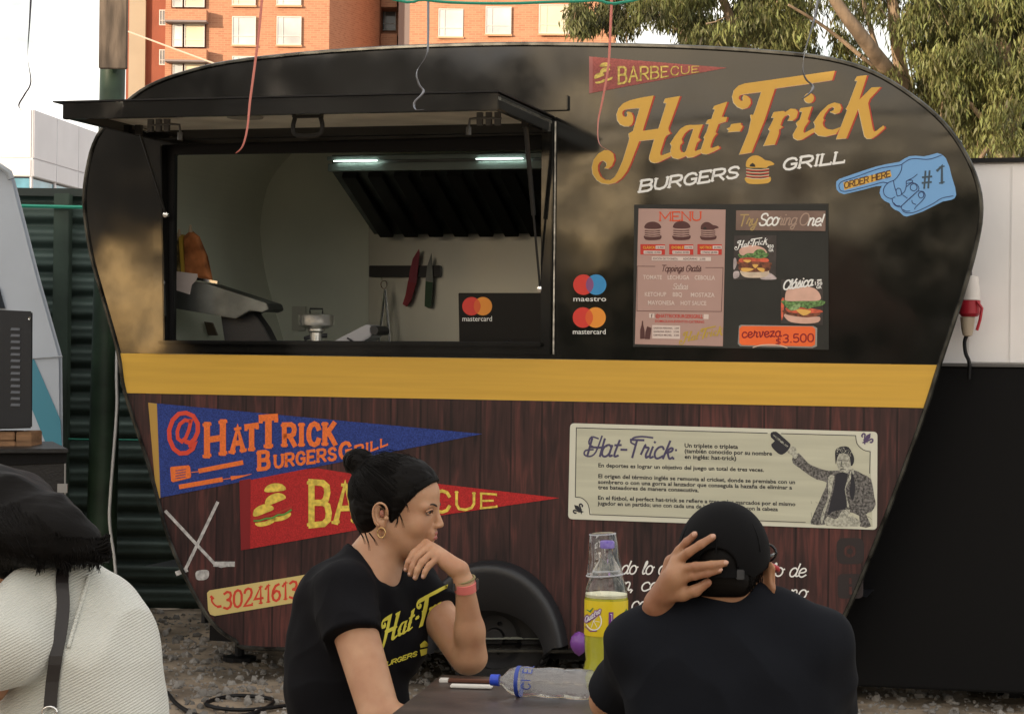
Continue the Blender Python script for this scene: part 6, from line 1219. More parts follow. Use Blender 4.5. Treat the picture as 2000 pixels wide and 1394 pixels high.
# eyes, brows, lips, nails, earring
for e in (-1, 1):
    q = MB(); Mh = Matrix(HM); q.lathe([(0, -.0102), (.0055, -.0087), (.009, -.0047), (.0102, 0), (.009, .0047), (.0055, .0087), (0, .0102)], hp_(.0866, .034 * e, .0085) - wo, 16); q.build('eyeball', mat('eye_white', (.26, .22, .20), .3), WO, smooth='all')
    look = (hf * .97 + V3((.1, 0, .02))).normalized(); q = MB(); c0 = hp_(.0866, .034 * e, .0085) + look * .0096 - wo; Q_ = look.to_track_quat('Z', 'Y').to_matrix(); q.lathe([(0, .0016), (.003, .0013), (.0062, -.0004), (.0064, -.002)], c0, 14, Q_); q.build('iris', mat('iris_brown', (.018, .008, .004), .1), WO, smooth='all')
    lid = [hp_(.0955 + x_, (.034 + y_) * e, .0082 + z_ * 1.25) - wo for x_, y_, z_ in ((.0012, -.013, -.001), (.0036, -.007, .0042), (.0026, 0, .0058), (-.0015, .008, .0044), (-.008, .0135, .000))]
    q = MB(); q.tube(catmull(lid, 4), .0024, 6); q.build('upper_lid', skinw, WO, smooth='all'); q = MB(); q.tube(catmull([p + (hf * .0012 - hu * .0022) for p in lid], 4), [.0008] * 4 + [.0013] * 9 + [.0010] * 4, 5); q.build('eyelash', hairm, WO)
    lid2 = [hp_(.0945 + x_, (.034 + y_) * e, .0082 + z_ * 1.1) - wo for x_, y_, z_ in ((.0012, -.013, -.002), (.0022, -.005, -.0048), (.0002, .003, -.0050), (-.007, .0125, -.001))]; q = MB(); q.tube(catmull(lid2, 4), .0016, 6); q.build('lower_lid', skinw, WO, smooth='all')
    br = [hp_(x_, y_ * e, z_) - wo for x_, y_, z_ in ((.1070, .015, .0225), (.1050, .024, .0265), (.0980, .036, .0290), (.084, .050, .0225))]; q = MB(); q.tube(catmull(br, 4), [.0014, .0019, .0022, .0024, .0024, .0024, .0023, .0021, .0019, .0016, .0013, .0010, .0007], 6); q.build('eyebrow', mat('brow_dark', (.02, .012, .009), .7), WO, smooth='all')
lipm = mat('lips', (.36, .11, .09), .4, sss=.2)
for z_, r_ in ((-.0485, .0062), (-.0595, .0066)): q = MB(); q.tube(catmull([hp_(.0930, -.019, -.054) - wo, hp_(.1015, -.010, z_) - wo, hp_(.1042, 0, z_ + .0005) - wo, hp_(.1015, .010, z_) - wo, hp_(.0930, .019, -.054) - wo], 4), [.002] + [r_ * .6] * 3 + [r_] * 9 + [r_ * .6] * 3 + [.002], 8); q.build('lip', lipm, WO, smooth='all')
for e in (-1, 1):
    q = MB(); q.tube(catmull([hp_(x_, e * y_, z_) - wo for x_, y_, z_ in ((-.004, .084, -.006), (-.006, .090, .012), (-.016, .0935, .023), (-.030, .0935, .022), (-.040, .092, .008), (-.040, .090, -.010), (-.033, .089, -.026), (-.024, .088, -.036))], 3), .0030, 6); q.build('ear_rim', skinw, WO, smooth='all')
    q = MB(); q.lathe([(0, -.007), (.005, -.005), (.007, 0), (.005, .005), (0, .007)], hp_(-.007, e * .083, -.014) - wo, 8); q.build('ear_tragus', skinw, WO, smooth='all')
    q = MB(); q.lathe([(0, -.010), (.005, -.007), (.0065, 0), (.005, .008), (0, .011)], hp_(-.019, e * .0855, -.004) - wo, 10); q.build('ear_shade_blob', mat('ear_shade', (.30, .12, .08), .6, sss=.2), WO, smooth='all')  # solid blob; the shade inside the ear is put into its darker colour
q = MB(); c0 = hp_(-.016, -.086, -.052) - wo; q.tube([c0 + hf * (.0105 * math.cos(a)) + hu * (.013 * math.sin(a)) for a in np.linspace(0, 6.2832, 19)], .0016, 8, False); q.build('earring', mat('gold_ring', (.65, .45, .20), .2, 1), WO, smooth='all')
for i, (a, b, c, e) in enumerate(kn):
    q = MB(); t_ = (A_(*e) - A_(*c)).normalized(); q.lathe([(0, .0022), (.0035, .0018), (.0042, 0), (.0038, -.002)], A_(*e) - wo + V3((-.002, -.0062, .001)) , 10, (V3((-.35, -.9, .1)).to_track_quat('Z', 'Y').to_matrix()) @ Matrix.Diagonal((1, 1.2, 1))); q.build('fingernail', mat('nail', (.50, .29, .21), .3), WO, smooth='all')
# wrist band, bracelet
fa = (A_(908, 1140, 5.20) - A_(917, 1230, 5.24)).normalized(); Qf = fa.to_track_quat('Z', 'Y').to_matrix()
q = MB(); q.lathe([(.0268, -.012), (.0285, -.011), (.0285, .011), (.0268, .012), (.0235, .012), (.0235, -.012), (.0268, -.012)], A_(909, 1145, 5.202) - wo, 24, Qf); wb = q.build('wrist_band', mat('coral_rubber', (.66, .17, .15), .5), WO, smooth=True)
q = MB(); q.box(A_(932, 1140, 5.205) - wo, (.008, .022, .03)); q.box(A_(887, 1146, 5.19) - wo, (.005, .014, .024)); q.build('watch_case', mat('watch_dark', (.05, .05, .055), .2), WO, bevel=.003)
q = MB(); q.tube([A_(907, 1131, 5.20) - wo + Qf @ V3((.0262 * math.cos(a), .0262 * math.sin(a), .004 * math.cos(a))) for a in np.linspace(0, 6.2832, 22)], .0032, 7, False); q.build('bracelet', mat('olive_thread', (.22, .18, .08), .7), WO, smooth='all')
# print on the tee: thrown on to the cloth
def onto(o, dirs=None):
    bm = bmesh.new(); bm.from_mesh(o.data); bv = BVHTree.FromBMesh(bm); off = o.matrix_world.translation if o.parent is None else V3(o.parent.location); Hv = V3((0, 0, H))
    def f(px, py, offs):
        d = ray(px, py).normalized(); hit = bv.ray_cast(Hv - off, d)
        if hit[0] is None: return V3(at(px, py, 5.1)) - off
        return hit[0] + hit[1].normalized() * (offs + .0012)
    return f
def fine(pr, P0, holes=(), step=5):
    """flat shape cut into small faces so that it follows the cloth"""
    bm = bmesh.new(); loops = [P0] + list(holes); fl = [Vector((p[0], p[1], 0)) for l in loops for p in l]; vs = [bm.verts.new(p) for p in fl]
    for t_ in tessellate_polygon([[Vector((p[0], p[1], 0)) for p in l] for l in loops]):
        try: bm.faces.new([vs[i] for i in t_])
        except ValueError: pass
    for _ in range(4):
        es = [e for e in bm.edges if e.calc_length() > step]
        if not es: break
        bmesh.ops.subdivide_edges(bm, edges=es, cuts=1); bmesh.ops.triangulate(bm, faces=bm.faces)
    bm.verts.index_update(); n = len(pr.V); pr.V += [pr.mp(v.co.x, v.co.y, pr.off) for v in bm.verts]; pr.F += [tuple(v.index + n for v in f.verts) for f in bm.faces]; bm.free()
mp = onto(shirt); p = Print(mp, .0010); f = lambda x, y: (728 + (x - 1157) * .31, 1211 + (y - 190) * .40 - (x - 1157) * .31 * .34)
for P0, hs in LOGO[:7]: fine(p, [f(*q_) for q_ in dedupe(P0)], [[f(*q_) for q_ in h] for h in hs])
stroke_text(p, 'BURGERS', (744, 1303), (812, 1279), 8.5, 2.1, slant=.2)
for P0 in ([(819, 1258), (828, 1250), (836, 1256), (833, 1262), (820, 1264)], [(819, 1268), (833, 1265), (832, 1276), (821, 1280)]): fine(p, P0)
p.build('shirt_print', mat('shirt_yellow', (.62, .55, .06), .7), WO)

# ---------------------------------------------------------------- man in the cap, back to the camera
m0 = at(1430, 1400, 4.12); MN = empty('person', 'man in backwards black cap seen from behind, one hand on his head', 'person', (m0.x, m0.y, 0)); mo = V3((m0.x, m0.y, 0))
yb = R(14); mf = V3((math.sin(yb), math.cos(yb), 0)); mr_ = V3((math.cos(yb), -math.sin(yb), 0)); MC = A_(1413, 1082, 4.14)
def mp_(r_, f_, u_): return MC + mr_ * r_ + mf * f_ + V3((0, 0, u_))
MM = [[mr_[i], mf[i], (0, 0, 1)[i]] for i in range(3)]
def torso_m(s, o):
    s.ell(A_(1432, 1330, 4.14), (.215 + o, .120 + o, .185 + o), .04); s.ell(A_(1432, 1470, 4.12), (.205 + o, .135 + o, .22 + o), .08); s.cap(A_(1262, 1252, 4.15), A_(1590, 1262, 4.13), .055 + o, .058 + o, .05)
    s.cap(A_(1425, 1175, 4.16), A_(1320, 1215, 4.15), .050 + o, .055 + o, .05); s.cap(A_(1425, 1175, 4.16), A_(1530, 1218, 4.14), .050 + o, .058 + o, .05); s.ell(A_(1430, 1560, 4.13), (.19 + o, .15 + o, .12 + o), .05)
lo = V3((.10, 3.85, .55)); hi = V3((.76, 4.75, 1.42))
s = Solid(lo, hi, .0036); torso_m(s, -.012)
s.ell(mp_(0, .01, -.006), (.078, .094, .090), .02, MM); s.ell(mp_(0, .045, -.045), (.062, .062, .07), .03, MM); s.cap(mp_(0, .09, -.02), mp_(0, .105, -.035), .010, .012, .01)
for e in (-1, 1):
    n_e = (mr_ * .72 * e + mf * .69).normalized(); t_e = (mr_ * .69 * e - mf * .72).normalized(); ME = [[n_e[i], t_e[i], (0, 0, 1)[i]] for i in range(3)]
    s.ell(mp_(.0955 * e, -.004, -.046), (.0065, .022, .036), .006, ME); s.ell(mp_(.105 * e, -.016, -.042), (.004, .009, .018), .004, ME, sub=True); s.cap(mp_(.078 * e, .005, -.066), mp_(.079 * e, .012, -.052), .008, .010, .006)
s.cap(mp_(0, -.018, -.04), A_(1425, 1195, 4.16), .058, .062, .03)
s.cap(A_(1600, 1262, 4.13), A_(1618, 1420, 4.25), .052, .045, .03); s.cap(A_(1618, 1420, 4.25), A_(1560, 1440, 4.50), .044, .030, .02); s.cap(A_(1560, 1440, 4.5), A_(1520, 1425, 4.58), .032, .03, .02)
s.cap(A_(1250, 1255, 4.16), A_(1195, 1368, 4.37), .052, .044, .03); s.cap(A_(1193, 1366, 4.37), A_(1232, 1290, 4.28), .042, .040, .02); s.cap(A_(1232, 1290, 4.28), A_(1284, 1182, 4.12), .038, .0255, .02)
def cY(px, py, r_):                                    # distance at which a finger of radius r_ lies on the cap
    Y = 4.05
    for _ in range(3):
        p = A_(px, py, Y) - MC; x = p.dot(mr_) / .096; z = (p.z + .002) / .108; Y = MC.y - .106 * math.sqrt(max(.04, 1 - x * x - z * z)) + .0 - r_ * .9
    return Y
def fing(pts, rs): P_f = [A_(x, y, cY(x, y, r_) + d_) for (x, y, d_), r_ in zip(pts, rs)]; s.chain(P_f, rs, .0035); return P_f
wr_p = A_(1286, 1178, 4.115); F_ = []
fingers = [([(1311, 1097, .0), (1326, 1075, .0), (1341, 1058, .0), (1357, 1043, .0)], [.0106, .0092, .0084, .0071]), ([(1321, 1098, -.004), (1345, 1078, -.004), (1368, 1063, -.002), (1392, 1048, .0)], [.0109, .0095, .0087, .0074]),
           ([(1324, 1112, -.008), (1358, 1106, -.008), (1388, 1103, -.004), (1416, 1099, .0)], [.0109, .0095, .0086, .0072]), ([(1326, 1130, -.008), (1356, 1124, -.008), (1382, 1119, -.004), (1405, 1113, .0)], [.0102, .0088, .0080, .0067])]
for pts, rs in fingers:
    P_f = fing(pts, rs); F_.append(P_f); s.cap(wr_p, P_f[0], .0185, .0130, .012)
s.cap(wr_p, A_(1316, 1125, 4.055), .023, .019, .02)
Pt = [A_(1300, 1160, 4.085), A_(1334, 1160, 4.062), A_(1358, 1153, 4.045), A_(1382, 1137, 4.038)]; s.chain(Pt, [.018, .0135, .0115, .0090], .006); s.cap(Pt[0], A_(1318, 1135, 4.06), .017, .016, .015)
mbody = s.mesh('body', skinm, MN, mo)
for (pts, rs), P_f in zip(fingers, F_):
    t_ = (P_f[-1] - P_f[-2]).normalized(); q = MB(); nn = (V3((-.15, -1, .25))); nn = (nn - t_ * nn.dot(t_)).normalized(); si = t_.cross(nn); Mn = Matrix((si, t_, nn)).transposed() @ Matrix.Diagonal((1, 1.35, 1)); q.lathe([(0, .0016), (.0035, .0013), (.0046, -.0004), (.0046, -.002)], P_f[-1] - mo + nn * (rs[-1] * .80), 12, Mn); q.build('fingernail', mat('nail', ()), MN, smooth='all')
s = Solid(lo, hi, .0045); torso_m(s, .0); s.cap(A_(1600, 1262, 4.13), A_(1616, 1400, 4.22), .066, .068, .05, cut=True); s.cap(A_(1250, 1256, 4.155), A_(1210, 1356, 4.32), .066, .067, .05, cut=True)
s.cap(A_(1418, 1120, 4.17), A_(1422, 1166, 4.165), .070, .064, .012, sub=True); s.mesh('tee_shirt', tee2, MN, mo, push=fold(6, .011, 8, (1.3, 1, .8)))
# ribbed collar, hair, cap
q = MB(); q.tube([A_(1423, 1170, 4.165) - mo + V3((.068 * math.cos(a), .064 * math.sin(a), .012 * math.cos(a * 2) + .012 * math.sin(a))) for a in np.linspace(0, 6.2832, 30)], .006, 8, False); q.build('collar', tee2, MN, smooth='all')
s = Solid(MC - V3((.13, .14, .13)), MC + V3((.13, .14, .10)), .0035)
s.ell(mp_(0, .0, -.01), (.083, .097, .085), .02, MM); s.cap(mp_(-.035, -.058, -.052), mp_(.035, -.058, -.052), .026, .026, .03)
s.ell(mp_(0, .09, -.05), (.11, .085, .14), .006, MM, sub=True); s.cap(mp_(-.1, -.06, -.115), mp_(.1, -.06, -.115), .035, .035, .008, sub=True)
for e in (-1, 1): s.ell(mp_(.092 * e, .012, -.045), (.020, .026, .040), .006, MM, sub=True)
mhair = s.mesh('hair', mat('black_hair', ()), MN, mo)
_bh = bmesh.new(); _bh.from_mesh(mhair.data); _bb = bmesh.new(); _bb.from_mesh(mbody.data); _vh = BVHTree.FromBMesh(_bh); _vb = BVHTree.FromBMesh(_bb)
def _mb(px, py):
    d = ray(px, py).normalized(); hs = [h for h in (_vh.ray_cast(V3((0, 0, H)) - mo, d), _vb.ray_cast(V3((0, 0, H)) - mo, d)) if h[0] is not None]
    hs = [h for h in hs if h[0].y + mo.y > 4.055]
    if not hs: return None
    h = min(hs, key=lambda v: v[3]); return h[0] + h[1] * .0008
q = MB(); rs = random.Random(9)
for k in range(700):
    px_ = rs.uniform(1345, 1490); py_ = rs.uniform(1108, 1150); a = [_mb(px_, py_), _mb(px_ + rs.uniform(-2, 2), py_ + 5), _mb(px_ + rs.uniform(-3, 3), py_ + 10)]
    if None in a: continue
    q.tube(a, [.0008, .0007, .0002], 3, False)
q.build('hair_strands', hairm, MN, smooth='all')['kind'] = 'stuff'
capm = mat('cap_black', (.0035, .0035, .004), .85, bump=.0004, bump_s=400, spec=.15)
s = Solid(MC - V3((.13, .14, .1)), MC + V3((.13, .14, .13)), .0032)
s.ell(mp_(0, .004, -.002), (.0935, .107, .109), .0, MM); s.cap(mp_(-.2, 0, -.13), mp_(.2, 0, -.13), .105, .105, .0, sub=True)
s.ell(mp_(0, .004, -.008), (.0855, .0990, .1010), .0, MM, sub=True)
s.cap(mp_(-.0, -.2, -.020), mp_(-.0, -.05, -.020), .040, .040, .0, sub=True)
capo = s.mesh('cap', capm, MN, mo)
q = MB()
for k in range(6):
    a0 = math.pi * k / 3 + .52
    q.tube([mp_(.0945 * math.cos(a0) * math.sin(t_), .004 + .108 * math.sin(a0) * math.sin(t_), -.004 + .1075 * math.cos(t_)) - mo for t_ in np.linspace(0, 1.42, 12)], .0017, 6, False)
q.build('seam', capm, capo, smooth='all'); q = MB(); q.lathe([(0, .006), (.006, .005), (.008, 0)], mp_(0, .004, .102) - mo, 12); q.build('button', capm, capo, smooth='all')
q = MB(); S0 = [mp_(.0945 * math.sin(a), .004 - .108 * math.cos(a), 0) - mo for a in np.linspace(-.45, .45, 12)]; q.add([p + V3((0, 0, z)) - mf * o_ for p in S0 for z, o_ in ((-.036, 0), (-.020, 0), (-.020, .0022), (-.036, .0022))], [(4 * i + j, 4 * i + (j + 1) % 4, 4 * i + 4 + (j + 1) % 4, 4 * i + 4 + j) for i in range(11) for j in range(4)]); q.build('strap', capm, capo)
q = MB(); q.box(mp_(.047, -.094, -.030) - mo, (.016, .006, .020), Matrix(MM)); q.build('strap_tag', mat('strap_grey', (.028, .03, .034), .5), capo, bevel=.002)
q = MB(); bpts = [(x, math.sqrt(max(0, 1 - (x / .085) ** 2)) * .075 + .095) for x in np.linspace(-.085, .085, 15)]
q.prism([mp_(x, y, -.012 + .3 * x * x) - mo for x, y in bpts], [mp_(x, y, -.016 + .3 * x * x) - mo for x, y in bpts]); q.build('brim', capm, capo)
q = MB(); q.tube([mp_(.083, .02, -.008) - mo, mp_(.092, .07, -.004) - mo, mp_(.094, .105, -.004) - mo], .0035, 6); q.tube([mp_(.094, .108, -.004) - mo + V3((0, 0, .020 * math.sin(a))) - mr_ * (.028 - .028 * math.cos(a)) for a in np.linspace(0, 6.28, 16)], .0030, 6, False); q.build('glasses', mat('glasses_black', (.01, .01, .01), .15), MN, smooth='all')
q = MB(); q.tube(catmull([mp_(.088, .02, -.020) - mo, mp_(.096, .045, -.026) - mo, mp_(.100, .075, -.034) - mo, mp_(.085, .11, -.04) - mo], 4), .0065, 8); q.build('headset_pad', mat('headset_red', (.38, .015, .025), .5), MN, smooth='all')
q = MB()
for a in np.linspace(0, 6.28, 27)[:-1]: q.lathe([(0, -.0042), (.003, -.003), (.0042, 0), (.003, .003), (0, .0042)], A_(1270, 1209, 4.155) - mo + ((A_(1284, 1182, 4.12) - A_(1232, 1290, 4.28)).to_track_quat('Z', 'Y').to_matrix() @ V3((.0325 * math.cos(a), .0325 * math.sin(a), 0))), 8)
q.build('bead_bracelet', mat('blue_beads', (.02, .07, .16), .35), MN, smooth='all')
s = Solid(mo + V3((-.35, -.3, -.02)), mo + V3((.35, .7, .75)), .009)
for e in (-1, 1): hj = mo + V3((.10 * e, 0, .58)); kj = hj + V3((.06 * e, .46, 0)); s.cap(hj, kj, .10, .07, .05); s.cap(kj, kj + V3((0, -.05, -.5)), .065, .045, .03)
s.ell(mo + V3((0, 0, .60)), (.20, .17, .12), .05); s.mesh('trousers', jeans, MN, mo)
for e in (-1, 1): q = MB(); q.lathe([(0, 0), (.05, .002), (.052, .03), (.04, .065), (0, .08)], (.16 * e, .46, 0), 16, Matrix.Diagonal((1, 2.5, 1))); q.build('shoe', mat('shoe_dark', (.03, .03, .03), .6), MN, smooth=True)
stool('stool', 'black stool under the man in the backwards cap', m0.x, m0.y, .47)

# ---------------------------------------------------------------- woman at left, back to the camera
l0 = at(180, 1500, 3.46); LW = empty('person', 'woman with black hair and a white knitted jumper, seen from behind', 'person', (l0.x, l0.y, 0)); lo_ = V3((l0.x, l0.y, 0))
knit = mat('white_knit', (.52, .53, .485), .9, sheen=.3)
t, b = nodes_of(knit); tcn = t.nodes.new('ShaderNodeTexCoord'); mpn = t.nodes.new('ShaderNodeMapping'); mpn.inputs['Rotation'].default_value = (0, R(28), 0); t.links.new(tcn.outputs['Object'], mpn.inputs[0])
wv = t.nodes.new('ShaderNodeTexWave'); wv.bands_direction = 'Z'; wv.inputs['Scale'].default_value = 70; wv.inputs['Distortion'].default_value = 1.2; wv.inputs['Detail'].default_value = 2; wv.inputs['Detail Scale'].default_value = 3; t.links.new(mpn.outputs[0], wv.inputs['Vector'])
n3 = t.nodes.new('ShaderNodeTexNoise'); n3.inputs['Scale'].default_value = 160; t.links.new(tcn.outputs['Object'], n3.inputs['Vector'])
ad2 = t.nodes.new('ShaderNodeMath'); t.links.new(wv.outputs['Fac'], ad2.inputs[0]); t.links.new(n3.outputs['Fac'], ad2.inputs[1]); bn = t.nodes.new('ShaderNodeBump'); bn.inputs['Distance'].default_value = .0009; t.links.new(ad2.outputs[0], bn.inputs['Height']); t.links.new(bn.outputs[0], b.inputs['Normal'])
s = Solid(V3((-1.08, 3.2, .60)), V3((-.56, 3.85, 1.5)), .005)
s.ell(A_(-5, 1035, 3.50), (.075, .090, .105), .02); s.cap(A_(25, 1090, 3.5), A_(95, 1170, 3.5), .05, .055, .02); s.cap(A_(110, 1230, 3.5), A_(180, 1400, 3.5), .08, .09, .04); s.cap(A_(60, 1190, 3.42), A_(-30, 1330, 3.38), .045, .038, .03); s.cap(A_(-30, 1330, 3.38), A_(-120, 1290, 3.45), .035, .028, .02)
s.cap(A_(-120, 1290, 3.45), A_(-150, 1270, 3.5), .03, .02, .02)
s.mesh('body', skinw, LW, lo_)
s = Solid(V3((-1.10, 3.1, .55)), V3((-.54, 3.85, 1.36)), .0048)
s.cap(A_(172, 1212, 3.5), A_(190, 1480, 3.46), .106, .112, .05); s.cap(A_(110, 1200, 3.52), A_(120, 1480, 3.46), .100, .112, .06); s.cap(A_(190, 1300, 3.44), A_(196, 1480, 3.44), .09, .10, .06)
s.cap(A_(72, 1168, 3.44), A_(10, 1260, 3.36), .058, .062, .03); s.cap(A_(10, 1260, 3.36), A_(-60, 1290, 3.36), .060, .045, .03); s.cap(A_(25, 1290, 3.36), A_(-60, 1310, 3.36), .034, .03, .02)
sw = s.mesh('jumper', knit, LW, lo_, push=fold(5.5, .013, 2, (1.5, 1, .9)))
q = MB(); q.tube(catmull([onto(sw)(x, y, .0015) for x, y in ((172, 1125), (166, 1150), (155, 1190), (145, 1225), (134, 1265))], 5), .0035, 6); q.build('seam_rib', knit, LW, smooth='all')
s = Solid(V3((-1.10, 3.25, 1.1)), V3((-.6, 3.8, 1.52)), .0042)
s.ell(A_(-5, 1026, 3.5), (.095, .105, .105), .02); s.cap(A_(35, 1005, 3.47), A_(115, 1040, 3.42), .062, .045, .04); s.cap(A_(90, 1030, 3.42), A_(160, 1060, 3.40), .045, .028, .04); s.cap(A_(30, 1050, 3.40), A_(95, 1058, 3.38), .045, .032, .04); s.cap(A_(150, 1062, 3.40), A_(205, 1086, 3.39), .024, .009, .02)
lh = s.mesh('hair', hairm, LW, lo_, push=fold(16, .010, 5, (.6, .6, 1)))
_bm = bmesh.new(); _bm.from_mesh(lh.data); _bv = BVHTree.FromBMesh(_bm)
def hbv(px, py):
    hit = _bv.ray_cast(V3((0, 0, H)) - lo_, ray(px, py).normalized()); return None if hit[0] is None else hit[0] + hit[1] * .0008
q = MB(); rs = random.Random(12)
for k in range(1100):
    t_ = rs.random(); x = -30 + 245 * t_; ytop = 940 + 120 * max(0, t_ - .25) ** 1.2 / .6; x0 = x - rs.uniform(20, 80); y0 = min(1078, max(ytop + 22, rs.uniform(960, 1060) + 40 * t_)) + 10 * t_
    yb_ = 1078 + rs.uniform(-12, 28) - (8 if t_ > .8 else 0) + 12 * math.sin(x * .11); Yh = 3.355 + .03 * t_ + rs.uniform(0, .03)
    pq = [(x0, y0), (x0 * .6 + x * .4, y0 * .6 + yb_ * .4 - 4), (x0 * .2 + x * .8, y0 * .2 + yb_ * .8 - 4), (x, yb_ - 6), (x + rs.uniform(-6, 5), yb_ + rs.uniform(4, 14))]; P3 = []; lastY = None
    for (a_, b_) in pq:
        hit = hbv(a_, b_)
        if hit is not None: P3.append(hit); lastY = hit.y + lo_.y
        else: P3.append(A_(a_, b_, (lastY or Yh + .02)) - lo_)
    q.tube(catmull(P3, 3), [.0013] * 9 + [.0010] * 2 + [.0005] * 2, 4, False)
q.build('hair_strands', hairm, LW, smooth='all')['kind'] = 'stuff'
s = Solid(lo_ + V3((-.6, -.3, -.02)), lo_ + V3((.35, .5, .9)), .01)
for e in (-1, 1): hj = lo_ + V3((-.02, .10 * e, .58)); kj = hj + V3((-.42, .05, 0)); s.cap(hj, kj, .10, .07, .05); s.cap(kj, kj + V3((.05, 0, -.5)), .065, .045, .03)
s.ell(lo_ + V3((-.0, 0, .64)), (.17, .19, .14), .05); s.mesh('trousers', jeans, LW, lo_)
stool('stool', 'black stool under the woman in the white jumper', l0.x, l0.y, .47)
_sb = bmesh.new(); _sb.from_mesh(sw.data); _sv = BVHTree.FromBMesh(_sb)
def jb_(px, py):
    for v in (_bv, _sv):
        h = v.ray_cast(V3((0, 0, H)) - lo_, ray(px, py).normalized())
        if h[0] is not None: return h[0] + h[1] * .002
    return A_(px, py, 3.42) - lo_
q = MB(); rs = random.Random(21)
for c in range(34):
    cxx = -20 + c * 7 + rs.uniform(-4, 4); ln = rs.uniform(10, 34) * (1 if cxx < 190 else .5); dxx = rs.uniform(-10, 6); yb0 = 1076 + 8 * max(0, cxx - 60) / 150
    for k in range(26):
        x = cxx + rs.uniform(-9, 9); y0 = yb0 + rs.uniform(-12, 8); pts = [jb_(x - 8, y0 - 22), jb_(x, y0), jb_(x * .6 + (cxx + dxx) * .4, y0 + ln * .6), jb_(x * .25 + (cxx + dxx) * .75, y0 + ln * rs.uniform(.85, 1.15))]
        q.tube(catmull(pts, 2), [.0012] * 4 + [.0009, .0006, .0003], 3, False)
q.build('hair_tips', hairm, LW, smooth='all')['kind'] = 'stuff'
# shoulder bag
hb = onto(sw); bg0 = A_(95, 1560, 3.33); HB = empty('shoulder_bag', 'black shoulder bag hanging by a long strap over the white jumper', 'bag', bg0); strap = [(118, 1098), (122, 1112), (121, 1140), (122, 1180), (119, 1230), (113, 1280), (106, 1330), (101, 1382)]
q = MB(); cl = [hb(x, y, .004) + lo_ - bg0 for x, y in strap]; cl = catmull(cl, 3); n_ = len(cl); wds = [.0105 if i > 4 else .010 for i in range(n_)]
for i, p in enumerate(cl): q.v += [p + V3((-w_, o_, 0)) for w_, o_ in ((-wds[i], 0), (wds[i], 0), (wds[i], -.003), (-wds[i], -.003))]
q.f += [(4 * i + j, 4 * i + (j + 1) % 4, 4 * i + 4 + (j + 1) % 4, 4 * i + 4 + j) for i in range(n_ - 1) for j in range(4)]; q.build('strap', mat('bag_leather', (.014, .011, .011), .45), HB)
q = MB(); c0 = cl[-1]; q.tube([c0 + V3((.012 * math.cos(a), -.004, .009 * math.sin(a) - .006)) for a in np.linspace(0, 6.28, 14)], .0022, 6, False); q.tube([c0 + V3((0, -.004, -.012)), c0 + V3((0, -.004, -.04))], .003, 6); q.build('clasp', chrome, HB, smooth='all')
q = MB(); q.box((0, -.05, c0.z - .16), (.20, .07, .24)); q.build('bag_body', mat('bag_leather', ()), HB, bevel=.02)

# ---------------------------------------------------------------- table and what stands on it
TZ = .835; TB_ = empty('dining_table', 'dark brown square table between the woman and the man in the cap', 'table', (.23, 4.78, 0)); tm = mat('table_brown', (.045, .032, .028), .42, noise_s=7, noise_a=.4, bump=.0006, bump_s=90, detail=10); tb0 = V3((.23, 4.78, 0))
cs = [V3((-.173, 5.25, 0)), V3((.764, 5.09, 0)), V3((.63, 4.36, 0)), V3((-.290, 4.52, 0))]; cs = [c - tb0 for c in cs]
q = MB(); q.prism([c + V3((0, 0, TZ)) for c in cs], [c + V3((0, 0, TZ - .028)) for c in cs]); q.build('table_top', tm, TB_, bevel=.004)
for c in cs: q = MB(); q.tube([c * .86 + V3((0, 0, TZ - .03)), c * .88], .022, 8); q.build('leg', blackm, TB_, smooth=True)
pet = mat('hazy_plastic', (.90, .92, .93), .10, trans=.90, ior=1.08, coat=1, bump=.002, bump_s=40); pet2 = mat('clear_plastic_hazy', (.96, .97, .97), .04, trans=1, ior=1.06, coat=1)
b0 = V3((A_(1182, 1350, 5.0).x, 5.0, TZ)); SB = empty('soda_bottle', 'large bottle of yellow soda with a purple cap and an upturned cup over it', 'bottle', b0); sc_ = 5.0 / 4000
zb2 = lambda y: 1.65 - (y - 697) * sc_ - TZ + .0
def prof_y(L_): return [(r_ * sc_, zb2(y)) for y, r_ in L_]
outer = [(1341, 30), (1338, 38), (1325, 42), (1300, 43), (1285, 39), (1268, 41), (1240, 42), (1225, 42), (1165, 42), (1155, 41), (1145, 40), (1125, 33), (1105, 24), (1090, 15), (1082, 12), (1076, 11), (1068, 11)]
q = MB(); q.lathe(prof_y(outer), (0, 0, 0), 36); q.build('bottle_wall', pet2, SB, smooth='all')
q = MB(); q.lathe([(0, zb2(1339))] + prof_y([(y, r_ - 1.2) for y, r_ in outer if y > 1165]) + [(40.5 * sc_, zb2(1163)), (0, zb2(1163))], (0, 0, 0), 36); q.build('soda', mat('yellow_soda', (.60, .58, .05), .2, trans=.2, ior=1.3), SB, smooth=True)
q = MB(); q.lathe([(39 * sc_, zb2(1163) + .0005), (41 * sc_, zb2(1157)), (30 * sc_, zb2(1155)), (0, zb2(1156))], (0, 0, 0), 30); q.build('foam', mat('soda_foam', (.72, .70, .50), .7), SB, smooth=True)
lab = MB(); lab.lathe([(42.6 * sc_, zb2(1236)), (42.8 * sc_, zb2(1234)), (42.8 * sc_, zb2(1169)), (42.6 * sc_, zb2(1167))], (0, 0, 0), 48); lb_ = lab.build('label', mat('label_yellow', (.66, .50, .015), .35), SB, smooth='all')
def cyl(px, py, off): # label surface
    x = (px - 1182) * sc_; r_ = 42.9 * sc_ + off; x = max(-r_ * .99, min(r_ * .99, x)); return V3((x, -math.sqrt(r_ * r_ - x * x), zb2(py)))
pur = mat('label_purple', (.16, .03, .22), .4); lor = mat('label_orange', (.75, .38, .02), .4); lgreen = mat('label_green', (.04, .18, .03), .4)
